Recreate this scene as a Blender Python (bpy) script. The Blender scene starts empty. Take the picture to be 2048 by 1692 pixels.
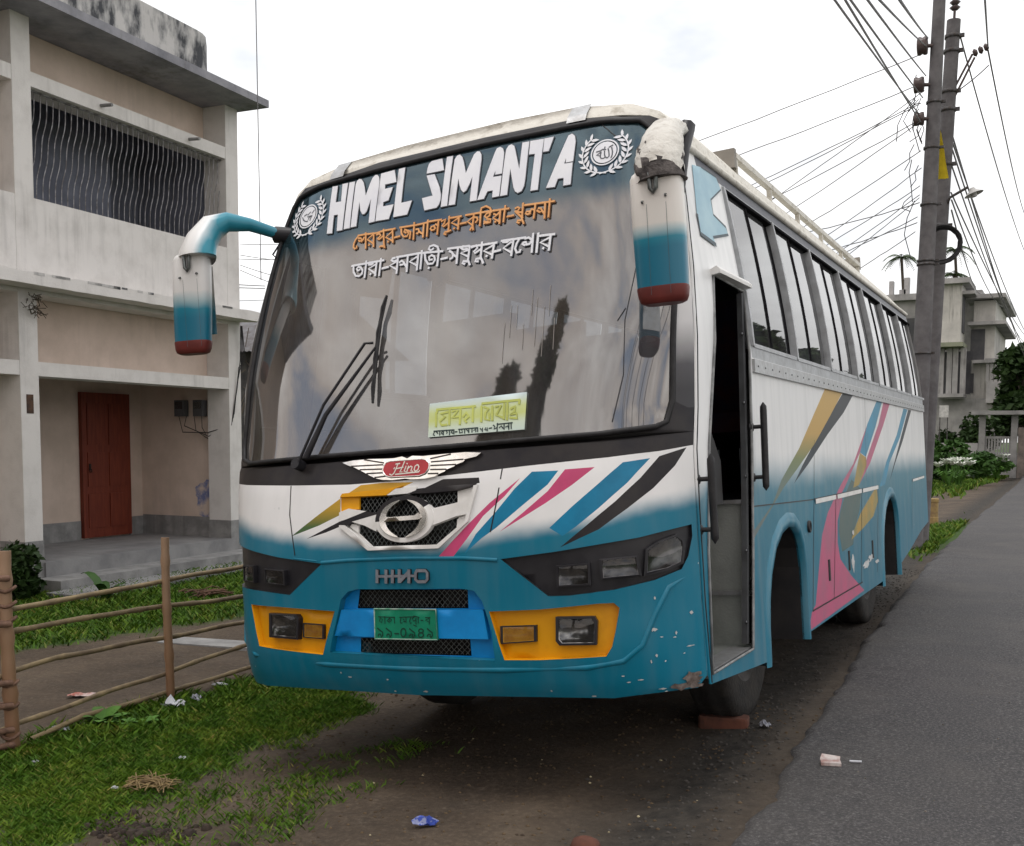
import bpy, bmesh, math, random
import numpy as np
from mathutils import Vector, Matrix
from mathutils.geometry import delaunay_2d_cdt
random.seed(7); RNG = np.random.default_rng(7)
SC = bpy.context.scene; COL = SC.collection

# ---------------------------------------------------------------- camera, sky, sun, exposure
cam = bpy.data.cameras.new('camera'); cam.sensor_width = 36; cam.lens = 2132.32/2048*36
cam.shift_y = (1035-846)/2048; cam.clip_end = 2000; cam.clip_start = .05
co = bpy.data.objects.new('camera', cam); COL.objects.link(co); SC.camera = co
CR, CU, CF = Vector((0.883100, 0.469163, 0.004630)), Vector((-0.038642, 0.062894, 0.997272)), Vector((-0.467591, 0.880869, -0.073671))
co.matrix_world = Matrix(((CR[0], CU[0], -CF[0], 2.48050), (CR[1], CU[1], -CF[1], -4.16899), (CR[2], CU[2], -CF[2], 1.55609), (0, 0, 0, 1)))
SUN_EL, SUN_AZ = math.radians(80), math.radians(200)
W = bpy.data.worlds.new('World'); SC.world = W; W.use_nodes = True
wn, wl = W.node_tree.nodes, W.node_tree.links
bg = wn['Background']; bg.inputs[1].default_value = .10
sky = wn.new('ShaderNodeTexSky'); sky.sky_type = 'NISHITA'; sky.sun_disc = False
sky.sun_elevation = SUN_EL; sky.sun_rotation = SUN_AZ; sky.dust_density = 4; sky.air_density = 1.2
tc = wn.new('ShaderNodeTexCoord'); sep = wn.new('ShaderNodeSeparateXYZ'); wl.new(tc.outputs['Generated'], sep.inputs[0])
mp = wn.new('ShaderNodeMapping'); mp.inputs['Scale'].default_value = (1, 1, 2.2); wl.new(tc.outputs['Generated'], mp.inputs[0])
nz = wn.new('ShaderNodeTexNoise'); nz.inputs['Scale'].default_value = 4.5; nz.inputs['Detail'].default_value = 5; nz.inputs['Roughness'].default_value = .55
wl.new(mp.outputs[0], nz.inputs[0])
cr = wn.new('ShaderNodeValToRGB')                     # the overcast cloud sheet
cr.color_ramp.elements[0].position = .30; cr.color_ramp.elements[0].color = (7.9, 8.2, 8.7, 1)
cr.color_ramp.elements[1].position = .68; cr.color_ramp.elements[1].color = (14.2, 14.2, 14.2, 1)
e_ = cr.color_ramp.elements.new(.47); e_.color = (10.6, 10.5, 10.5, 1)
wl.new(nz.outputs[0], cr.inputs[0])
mixw = wn.new('ShaderNodeMix'); mixw.data_type = 'RGBA'; mixw.inputs[0].default_value = .93
cr2 = wn.new('ShaderNodeValToRGB'); wl.new(nz.outputs[0], cr2.inputs[0]); q_ = cr2.color_ramp.elements     # heavier, broken cloud in the south-west, behind the camera
q_[0].position = .34; q_[0].color = (5.2, 6.0, 7.6, 1); q_[1].position = .66; q_[1].color = (16.5, 15.4, 14.4, 1); e_ = q_.new(.49); e_.color = (11.6, 10.4, 9.6, 1)
mrs = wn.new('ShaderNodeMapRange'); mrs.interpolation_type = 'SMOOTHSTEP'; wl.new(sep.outputs[1], mrs.inputs[0]); mrs.inputs[1].default_value = .05; mrs.inputs[2].default_value = -.35
mx2 = wn.new('ShaderNodeMix'); mx2.data_type = 'RGBA'; wl.new(mrs.outputs[0], mx2.inputs[0]); wl.new(cr.outputs[0], mx2.inputs[6]); wl.new(cr2.outputs[0], mx2.inputs[7])
wl.new(sky.outputs[0], mixw.inputs[6]); wl.new(mx2.outputs[2], mixw.inputs[7]); wl.new(mixw.outputs[2], bg.inputs[0])
sl = bpy.data.lights.new('sun', 'SUN'); sl.energy = .9; sl.angle = math.radians(25); sl.color = (1, .98, .95)
so = bpy.data.objects.new('sun', sl); COL.objects.link(so)
sd = Vector((math.sin(SUN_AZ)*math.cos(SUN_EL), math.cos(SUN_AZ)*math.cos(SUN_EL), math.sin(SUN_EL)))
so.rotation_euler = sd.to_track_quat('Z', 'Y').to_euler(); so.location = (0, 0, 30)
vs_ = SC.view_settings; vs_.view_transform = 'Standard'; vs_.look = 'None'; vs_.gamma = 1; vs_.exposure = .26
SC.cycles.max_bounces = 8; SC.cycles.transparent_max_bounces = 12

def interp(x,K):
    if x<=K[0][0]: return K[0][1]
    for i in range(len(K)-1):
        if x<=K[i+1][0]:
            (a,b),(c,d)=K[i],K[i+1]; h=c-a; t=(x-a)/h; m=(d-b)/h
            m0=m if i==0 else (d-K[i-1][1])/(c-K[i-1][0])
            m1=m if i+2>=len(K) else (K[i+2][1]-b)/(K[i+2][0]-a)
            return b*(1+2*t)*(1-t)**2+m0*h*t*(1-t)**2+d*t*t*(3-2*t)+m1*h*t*t*(t-1)
    return K[-1][1]
def xs(z): return 1.21 if z<1.9 else 1.21-.125*((z-1.9)/.9)**1.5
K0=[(.38,-.28),(.44,-.31),(.5,-.34),(.62,-.365),(.82,-.357),(1.08,-.352),(1.34,-.30),(1.47,-.256),(1.6,-.215),(1.9,-.12),(2.3,.012),(2.6,.112),(2.85,.205),(2.95,.255),(3.02,.33)]
KC=[(.38,.06),(.5,.02),(.8,0),(1.43,0),(1.6,.045),(1.95,.1),(2.35,.21),(2.85,.38),(3.02,.46)]
def fy(X,z):
    u=min(1,abs(X)/xs(z)); a=interp(z,K0)
    return a+(interp(z,KC)-a)*(.25*u*u+.75*u**8)

D={'band':[(-1.25,1.425),(-1,1.405),(-0.67,1.387),(-0.31,1.373),(0,1.376),(0.36,1.392),(0.57,1.402),(0.92,1.415),(1.108,1.428),(1.207,1.445),(1.25,1.46),(1.25,1.62),(1.2,1.62),(1.13,1.535),(0.885,1.511),(-0.57,1.509),(-1,1.507),(-1.08,1.58),(-1.25,1.6)],
'glass':[(-0.99,1.508),(-0.57,1.511),(0.2,1.509),(0.885,1.512),(1.09,1.527),(1.125,1.545),(1.142,1.632),(1.142,2.049),(1.114,2.38),(1.03,2.76),(1.01,2.83),(0.95,2.885),(0.776,2.905),(0.206,2.914),(-0.387,2.912),(-0.776,2.905),(-0.93,2.885),(-0.98,2.84),(-1.03,2.7),(-1.07,2.4),(-1.085,2),(-1.09,1.6),(-1.06,1.53)],
'roofwhite':[(1.25,2.8),(1.04,2.885),(0.983,2.912),(0.65,2.948),(0.19,2.958),(-0.41,2.961),(-0.92,2.938),(-1,2.9),(-1.04,2.84),(-1.25,2.8),(-1.25,3.1),(1.25,3.1)],
'yellow_stripe':[(-0.2432,1.3674),(-0.1211,1.3715),(0.0398,1.3657),(-0.0815,1.3228),(-0.3475,1.2395),(-0.4654,1.1972),(-0.6364,1.1512),(-0.4879,1.2375),(-0.3545,1.3124)],
'black_dart':[(-0.5391,1.138),(-0.3229,1.2195),(-0.196,1.2513),(-0.0911,1.2886),(0.0684,1.3257),(0.1888,1.3704),(0.3636,1.3673),(0.3694,1.345),(0.2749,1.3287),(0.1259,1.316),(-0.0757,1.2567),(-0.3166,1.1959),(-0.4254,1.1637)],
'pink1':[(0.5561,1.3543),(0.4212,1.2592),(0.3086,1.1612),(0.18,1.0422),(0.2516,1.0405),(0.3175,1.1127),(0.3929,1.2058),(0.4886,1.2832)],
'blue1':[(0.6062,1.377),(0.5323,1.3115),(0.4536,1.2237),(0.3603,1.1319),(0.3091,1.0545),(0.3876,1.1139),(0.4559,1.1557),(0.5584,1.2325),(0.6787,1.3204),(0.7222,1.3747)],
'pink2':[(0.7502,1.3777),(0.6798,1.2935),(0.574,1.2116),(0.4714,1.1382),(0.5601,1.1853),(0.6744,1.2471),(0.7843,1.3144),(0.8727,1.3793)],
'blue2':[(0.98,1.3914),(0.8847,1.3085),(0.7868,1.2282),(0.6909,1.1452),(0.7468,1.1111),(0.8013,1.1451),(0.8927,1.2159),(0.9965,1.3079),(1.0758,1.4013)],
'black2':[(1.1058,1.4071),(1.0428,1.3244),(0.9549,1.2384),(0.8412,1.1464),(0.7357,1.0652),(0.8928,1.1307),(0.9967,1.2062),(1.0865,1.2816),(1.1547,1.3656),(1.1902,1.4365)],
'hlR':[(0.4759,1.0261),(0.7178,1.0492),(1.0346,1.0887),(1.195,1.1247),(1.195,1.0765),(1.1813,0.9988),(1.1609,0.9484),(1.0807,0.916),(0.9382,0.8878),(0.7625,0.871),(0.6756,0.8708)],
'hlL':[(-1.2,1.135),(-0.7219,1.0569),(-0.4481,1.0243),(-0.6579,0.882),(-0.8522,0.8981),(-1.2,0.915)],
'yeR':[(0.4078,0.8096),(0.6331,0.8162),(0.8728,0.8345),(0.9353,0.835),(0.9554,0.814),(0.9367,0.7196),(0.9218,0.661),(0.8978,0.6233),(0.7972,0.6189),(0.6229,0.6108),(0.4681,0.6091)],
'yeL':[(-0.954,0.8289),(-0.7431,0.8248),(-0.3909,0.8088),(-0.4706,0.6108),(-0.7026,0.6225),(-0.8975,0.6331)],
'bg':[(-0.4262,0.6233),(-0.4099,0.6817),(-0.3501,0.8616),(-0.306,0.8974),(-0.2511,0.908),(0.2759,0.9075),(0.3434,0.8967),(0.3777,0.8529),(0.4166,0.7271),(0.425,0.606)],
'bgm1':[(-0.265,0.9031),(0.2944,0.8992),(0.2927,0.8199),(-0.2852,0.819)],
'bgm2':[(-0.2723,0.6883),(0.2958,0.6965),(0.2978,0.6158),(-0.2783,0.6167)],
'bgbar':[(-0.3582,0.8149),(0.3755,0.8163),(0.3947,0.694),(-0.4016,0.6977)],
'plate':[(-0.1635,0.8217),(0.155,0.8189),(0.1595,0.6904),(-0.1642,0.6901)],
'grille':[(-0.354,1.3217),(0.0012,1.3187),(0.1976,1.3276),(0.3602,1.3381),(0.3272,1.1843),(0.184,1.0788),(-0.1763,1.0782),(-0.3399,1.1884)],
'gmesh':[(-0.252,1.3202),(-0.0954,1.317),(0.0053,1.3153),(0.1102,1.3202),(0.2623,1.3279),(0.2667,1.2019),(0.2649,1.1591),(0.1804,1.0937),(-0.1644,1.0949),(-0.2449,1.157),(-0.2427,1.1891)],
'G':{'w_ll':[(-0.3393,1.1923),(-0.3108,1.1913),(-0.1644,1.0946),(-0.1763,1.0782),(-0.3396,1.1842)],'w_b':[(-0.1763,1.0782),(-0.1644,1.0946),(0.1804,1.0943),(0.1876,1.0781)],'w_lr':[(0.1804,1.0943),(0.3131,1.1878),(0.3279,1.1842),(0.1876,1.0781)],'w_r':[(0.3138,1.1878),(0.3466,1.3327),(0.3655,1.3362),(0.3279,1.1842)],'w_ur':[(0.2613,1.3172),(0.3466,1.3327),(0.3327,1.2784),(0.2648,1.2663)],'y_ul':[(-0.3537,1.3194),(-0.2516,1.317),(-0.2465,1.2627),(-0.3475,1.2561)],'y_top':[(-0.3404,1.3332),(-0.0899,1.3429),(-0.0094,1.3515),(-0.0508,1.3409),(-0.0951,1.3144),(-0.3515,1.3183)],'w_top':[(-0.0912,1.3142),(-0.0469,1.3407),(0.0634,1.3445),(0.061,1.3289),(0.0204,1.3168)],'k_top':[(0.0642,1.335),(0.1967,1.3391),(0.3565,1.3413),(0.3466,1.3327),(0.2631,1.3171),(0.1107,1.3139),(0.0281,1.3154)],'w_ra':[(0.0878,1.2744),(0.1075,1.2844),(0.1525,1.2472),(0.2666,1.2662),(0.3361,1.2797),(0.317,1.2166),(0.2663,1.2095),(0.153,1.1754),(0.1322,1.1886),(0.133,1.2381),(0.1185,1.2605)],'w_la':[(-0.2746,1.2063),(-0.1237,1.236),(-0.1302,1.2172),(-0.124,1.1819),(-0.1386,1.1602),(-0.1999,1.1861)],'w_la2':[(-0.349,1.2496),(-0.2961,1.2647),(-0.1966,1.2494),(-0.3086,1.2172),(-0.3456,1.2087)],'k_la2':[(-0.3453,1.2055),(-0.3085,1.2166),(-0.1966,1.2494),(-0.1438,1.2393),(-0.1077,1.2799),(-0.0479,1.309),(-0.039,1.2959),(-0.0906,1.2633),(-0.1218,1.2366),(-0.2746,1.2063),(-0.29,1.1907),(-0.3447,1.1973)],'w_lo':[(-0.2823,1.1985),(-0.2427,1.1891),(-0.2429,1.1585),(-0.2937,1.1843)],'w_lo2':[(0.2669,1.1988),(0.3151,1.2197),(0.3131,1.1878),(0.2649,1.1591)]},
'ring':(0.0091,1.2081,0.1216,0.0805),
'bar':[(-0.1038,1.232),(-0.0881,1.2314),(-0.0674,1.2148),(0.0731,1.2188),(0.091,1.2306),(0.1072,1.2081),(0.0965,1.2008),(-0.0934,1.1961),(-0.1056,1.2035)],
'wings':[(-0.3553,1.47),(-0.2976,1.4763),(-0.2073,1.4772),(-0.1184,1.4731),(-0.0709,1.4717),(-0.0288,1.477),(-0.0002,1.4662),(0.0251,1.4767),(0.0789,1.4716),(0.1717,1.4734),(0.2947,1.4746),(0.3679,1.4671),(0.3469,1.4525),(0.2861,1.4434),(0.2937,1.4398),(0.2858,1.4332),(0.2513,1.4235),(0.2451,1.417),(0.207,1.4053),(0.2008,1.3979),(0.1658,1.3875),(0.1558,1.3802),(0.1049,1.3737),(0.0373,1.3743),(0.0003,1.3795),(-0.0708,1.377),(-0.1184,1.3802),(-0.1597,1.3899),(-0.1945,1.4048),(-0.2345,1.4233),(-0.2837,1.4442),(-0.3235,1.4564)],
'wgroove':[[(-0.3014,1.4502),(-0.126,1.4464)],[(-0.2484,1.4316),(-0.1246,1.4272)],[(-0.208,1.412),(-0.1197,1.4108)],[(-0.1601,1.3922),(-0.105,1.3949)],[(0.1279,1.4431),(0.2842,1.4441)],[(0.1285,1.4273),(0.2512,1.4241)],[(0.1293,1.41),(0.2068,1.4066)],[(0.1189,1.3933),(0.1689,1.3914)],[(0.122,1.4577),(0.2196,1.4702)],[(-0.2314,1.4754),(-0.1234,1.4546)]],
'pill':[(-0.0845,1.458),(0.0809,1.4571),(0.1004,1.4521),(0.1167,1.4384),(0.1212,1.4262),(0.1181,1.4106),(0.1058,1.3941),(0.0771,1.3856),(-0.0724,1.3876),(-0.0971,1.3945),(-0.1145,1.4083),(-0.1211,1.4232),(-0.117,1.4407),(-0.1054,1.4535)],
'script':[[(-0.0412,1.4441),(-0.0474,1.4236),(-0.0556,1.4033),(-0.0659,1.3953),(-0.0777,1.4004)],[(-0.0527,1.4432),(-0.0316,1.4444)],[(-0.0076,1.4516),(-0.0167,1.425),(-0.025,1.4057),(-0.0137,1.4073)],[(-0.0453,1.4229),(-0.0113,1.4272)],[(0.0035,1.4308),(-0.0031,1.4083),(0.0055,1.4071)],[(0.0054,1.4421),(0.0083,1.4407)],[(0.0162,1.43),(0.0115,1.4058)],[(0.0113,1.4185),(0.0285,1.4293),(0.036,1.4256),(0.0321,1.4078),(0.0417,1.4072)],[(0.0602,1.4331),(0.0509,1.4273),(0.0483,1.4132),(0.0552,1.4055),(0.0676,1.4105),(0.0712,1.4229),(0.0661,1.4311),(0.0602,1.4331)],[(-0.0469,1.398),(0.0143,1.4003),(0.0746,1.4022),(0.0767,1.4074)],[(-0.0558,1.4273),(-0.0589,1.4227)]],
'hino':[[(-0.1298,0.9902),(-0.1337,0.94)],[(-0.1317,0.965),(0.0699,0.9648)],[(-0.0815,0.9895),(-0.0855,0.9384)],[(-0.0479,0.989),(-0.0517,0.9393)],[(-0.0117,0.9897),(-0.0155,0.9401)],[(-0.0082,0.9446),(0.0359,0.982)],[(0.0385,0.9889),(0.0347,0.9384)]],
'hinoO':[(0.0796,0.9871),(0.1224,0.9863),(0.131,0.9771),(0.1289,0.9487),(0.1176,0.9397),(0.0814,0.9402),(0.07,0.9495),(0.0721,0.9769),(0.0796,0.9871)],
'ptxt':[[(-0.1421,0.7869),(-0.0544,0.7847)],[(-0.1322,0.7835),(-0.1362,0.7672),(-0.1258,0.7615),(-0.1205,0.7766),(-0.1273,0.7777)],[(-0.1078,0.7883),(-0.1074,0.757)],[(-0.0839,0.7838),(-0.0846,0.7619)],[(-0.0855,0.7792),(-0.0957,0.7698),(-0.0846,0.7635)],[(-0.0812,0.7804),(-0.0724,0.7747),(-0.0774,0.7665)],[(-0.0585,0.7863),(-0.056,0.7598)],[(-0.0292,0.7853),(0.0519,0.788)],[(-0.0224,0.783),(-0.0271,0.7681),(-0.0237,0.7589),(-0.017,0.7618)],[(-0.0115,0.7785),(-0.0056,0.7733),(-0.0097,0.7659),(0.002,0.7683)],[(0.004,0.7866),(0.0032,0.7626)],[(0.0272,0.7833),(0.0212,0.7684),(0.0258,0.7589),(0.0305,0.7617)],[(0.0464,0.788),(0.0358,0.7799),(0.043,0.7686),(0.0536,0.7755)],[(0.0549,0.7823),(0.0541,0.7561)],[(0.0412,0.7526),(0.0554,0.7477)],[(0.0438,0.7914),(0.06,0.788),(0.0707,0.7847)],[(0.0659,0.7858),(0.0658,0.7608)],[(0.0797,0.7729),(0.0905,0.7729)],[(0.1016,0.7848),(0.1264,0.7849)],[(0.1221,0.7826),(0.1025,0.7735),(0.1196,0.7656)],[(0.1222,0.7849),(0.1212,0.7566)]],
'pnum':[[(-0.148,0.7369),(-0.1368,0.7289),(-0.1214,0.7198),(-0.121,0.7059),(-0.1299,0.6977)],[(-0.1458,0.7025),(-0.1437,0.7102),(-0.1345,0.7115),(-0.1313,0.7058)],[(-0.1018,0.7374),(-0.0907,0.7295),(-0.0755,0.7205),(-0.0751,0.7066),(-0.0839,0.6984)],[(-0.0995,0.7033),(-0.0975,0.7109),(-0.0884,0.7122),(-0.0852,0.7065)],[(-0.0574,0.7145),(-0.037,0.7148)],[(0.0013,0.7198),(0.0001,0.713),(-0.003,0.7072),(-0.0074,0.7032),(-0.0126,0.7018),(-0.0176,0.7031),(-0.0217,0.7069),(-0.0244,0.7127),(-0.0252,0.7195),(-0.024,0.7264),(-0.0209,0.7322),(-0.0165,0.7361),(-0.0114,0.7375),(-0.0063,0.7362),(-0.0021,0.7324),(0.0005,0.7266),(0.0013,0.7198)],[(0.0202,0.7365),(0.0309,0.7286),(0.0443,0.7203),(0.046,0.7071),(0.0367,0.699)],[(0.0186,0.7045),(0.0244,0.7133),(0.0353,0.712),(0.0333,0.7024)],[(0.0896,0.7281),(0.0887,0.7249),(0.0862,0.7223),(0.0824,0.7205),(0.0781,0.7198),(0.0738,0.7204),(0.0702,0.7221),(0.0678,0.7247),(0.067,0.7278),(0.068,0.731),(0.0705,0.7337),(0.0742,0.7355),(0.0786,0.7361),(0.0829,0.7355),(0.0865,0.7338),(0.0889,0.7312),(0.0896,0.7281)],[(0.0907,0.7104),(0.0895,0.7067),(0.0866,0.7036),(0.0824,0.7015),(0.0774,0.7007),(0.0725,0.7014),(0.0684,0.7034),(0.0657,0.7065),(0.0648,0.7101),(0.0659,0.7138),(0.0688,0.7169),(0.0731,0.719),(0.0781,0.7198),(0.083,0.7191),(0.0871,0.7171),(0.0898,0.714),(0.0907,0.7104)],[(0.1108,0.7373),(0.1212,0.7295),(0.1342,0.7213),(0.1359,0.7082),(0.1268,0.7002)],[(0.1092,0.7056),(0.1149,0.7143),(0.1255,0.713),(0.1235,0.7035)]],
'lamps':[[(0.7268,0.987),(0.8452,0.9915),(0.8453,0.9162),(0.7255,0.9131)],[(0.9006,1.0069),(1.0201,1.0125),(1.0278,0.9423),(0.903,0.9371)],[(1.0638,1.0372),(1.0972,1.0617),(1.1474,1.0812),(1.1633,1.0637),(1.1657,1.0398),(1.1585,0.9791),(1.1181,0.9594),(1.0544,0.9479)],[(-0.9979,1.011),(-0.9045,1.0118),(-0.9078,0.9403),(-1.0021,0.9444)],[(-0.8074,0.999),(-0.6862,0.9915),(-0.6868,0.9317),(-0.8079,0.9384)]],
'fogs':[[(0.7129,0.777),(0.8495,0.7762),(0.8593,0.7594),(0.8535,0.6787),(0.7231,0.6786),(0.7099,0.6941)],[(-0.794,0.7856),(-0.6353,0.7833),(-0.6216,0.7688),(-0.6312,0.6852),(-0.7979,0.6891)]],
'ambers':[[(0.4601,0.7431),(0.6006,0.7463),(0.5991,0.689),(0.46,0.6795)],[(-0.5901,0.7459),(-0.4786,0.7422),(-0.4809,0.6855),(-0.5915,0.6886)]],
'latin':[[(-0.6803,2.8832),(-0.645,2.8801),(-0.6372,2.788),(-0.601,2.7865),(-0.6142,2.8826),(-0.5782,2.8815),(-0.561,2.6268),(-0.5962,2.6283),(-0.6064,2.7172),(-0.6338,2.7187),(-0.6257,2.6223),(-0.6599,2.626)],[(-0.5685,2.8806),(-0.5332,2.8798),(-0.5153,2.6286),(-0.5523,2.6297)],[(-0.5089,2.6312),(-0.5215,2.829),(-0.5242,2.8612),(-0.5193,2.8799),(-0.5071,2.8873),(-0.492,2.882),(-0.4762,2.8628),(-0.4627,2.8324),(-0.4457,2.784),(-0.4315,2.8454),(-0.4221,2.8749),(-0.4091,2.8871),(-0.3942,2.8846),(-0.3826,2.8723),(-0.375,2.8492),(-0.3719,2.8174),(-0.3641,2.6347),(-0.3993,2.6337),(-0.4077,2.7629),(-0.4163,2.7262),(-0.4242,2.6972),(-0.4356,2.686),(-0.4472,2.6882),(-0.4623,2.7083),(-0.4797,2.7619),(-0.4748,2.6306)],[(-0.3724,2.887),(-0.2923,2.8893),(-0.2675,2.8208),(-0.3352,2.8214),(-0.3318,2.7975),(-0.2846,2.7974),(-0.2984,2.7316),(-0.3282,2.728),(-0.3262,2.7048),(-0.2633,2.7039),(-0.2789,2.632),(-0.3577,2.6354)],[(-0.2661,2.889),(-0.2294,2.8889),(-0.2182,2.7027),(-0.157,2.7028),(-0.1732,2.6346),(-0.2527,2.6364)],[(-0.0935,2.8277),(-0.0939,2.8542),(-0.0894,2.8777),(-0.0761,2.8891),(-0.017,2.8898),(0.0032,2.8256)],[(-0.0916,2.8172),(-0.0472,2.8152),(-0.0065,2.7399),(0.0058,2.702),(0.0078,2.6742),(0.0025,2.6518),(-0.0084,2.6383),(-0.0754,2.6372),(-0.0988,2.7027),(-0.0401,2.7051)],[(0.0086,2.8923),(0.0422,2.8907),(0.0495,2.6371),(0.0154,2.6369)],[(0.0579,2.6375),(0.0554,2.8346),(0.0556,2.8708),(0.0656,2.8868),(0.0802,2.8889),(0.0955,2.8743),(0.1092,2.8433),(0.1292,2.7835),(0.1477,2.8391),(0.159,2.8726),(0.1736,2.8855),(0.1888,2.8814),(0.2,2.8638),(0.2039,2.8391),(0.2069,2.6345),(0.1711,2.6347),(0.1688,2.7617),(0.1569,2.7231),(0.1443,2.6945),(0.1307,2.6875),(0.1158,2.704),(0.1037,2.7298),(0.0917,2.7675),(0.0919,2.6357)],[(0.211,2.6348),(0.2724,2.8601),(0.2798,2.8784),(0.2954,2.8821),(0.3112,2.8715),(0.3205,2.8498),(0.3226,2.8219),(0.3246,2.7431),(0.29,2.7439),(0.2884,2.7647),(0.2791,2.7344),(0.3236,2.7325),(0.3234,2.6327),(0.2882,2.6325),(0.2878,2.6675),(0.2595,2.6684),(0.2449,2.6338)],[(0.3295,2.6315),(0.3291,2.8323),(0.3306,2.8634),(0.3403,2.8791),(0.3559,2.8816),(0.3695,2.8708),(0.3792,2.8452),(0.4123,2.7454),(0.4101,2.8785),(0.4449,2.8773),(0.448,2.6927),(0.4461,2.6591),(0.437,2.6364),(0.4183,2.6298),(0.4034,2.6409),(0.3931,2.6618),(0.365,2.7607),(0.364,2.6314)],[(0.4503,2.8777),(0.5178,2.8748),(0.5169,2.627),(0.4812,2.6281),(0.4823,2.8079),(0.4529,2.8102)],[(0.5204,2.8754),(0.5664,2.8745),(0.5495,2.8074),(0.5226,2.8091)],[(0.5574,2.6276),(0.6299,2.8426),(0.6382,2.8659),(0.6542,2.8715),(0.6687,2.8577),(0.6758,2.8294),(0.6748,2.733),(0.6406,2.7333),(0.6399,2.7568),(0.6326,2.7289),(0.6731,2.7277),(0.6739,2.623),(0.6398,2.6234),(0.6382,2.6606),(0.61,2.6615),(0.5989,2.6246)]],
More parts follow.
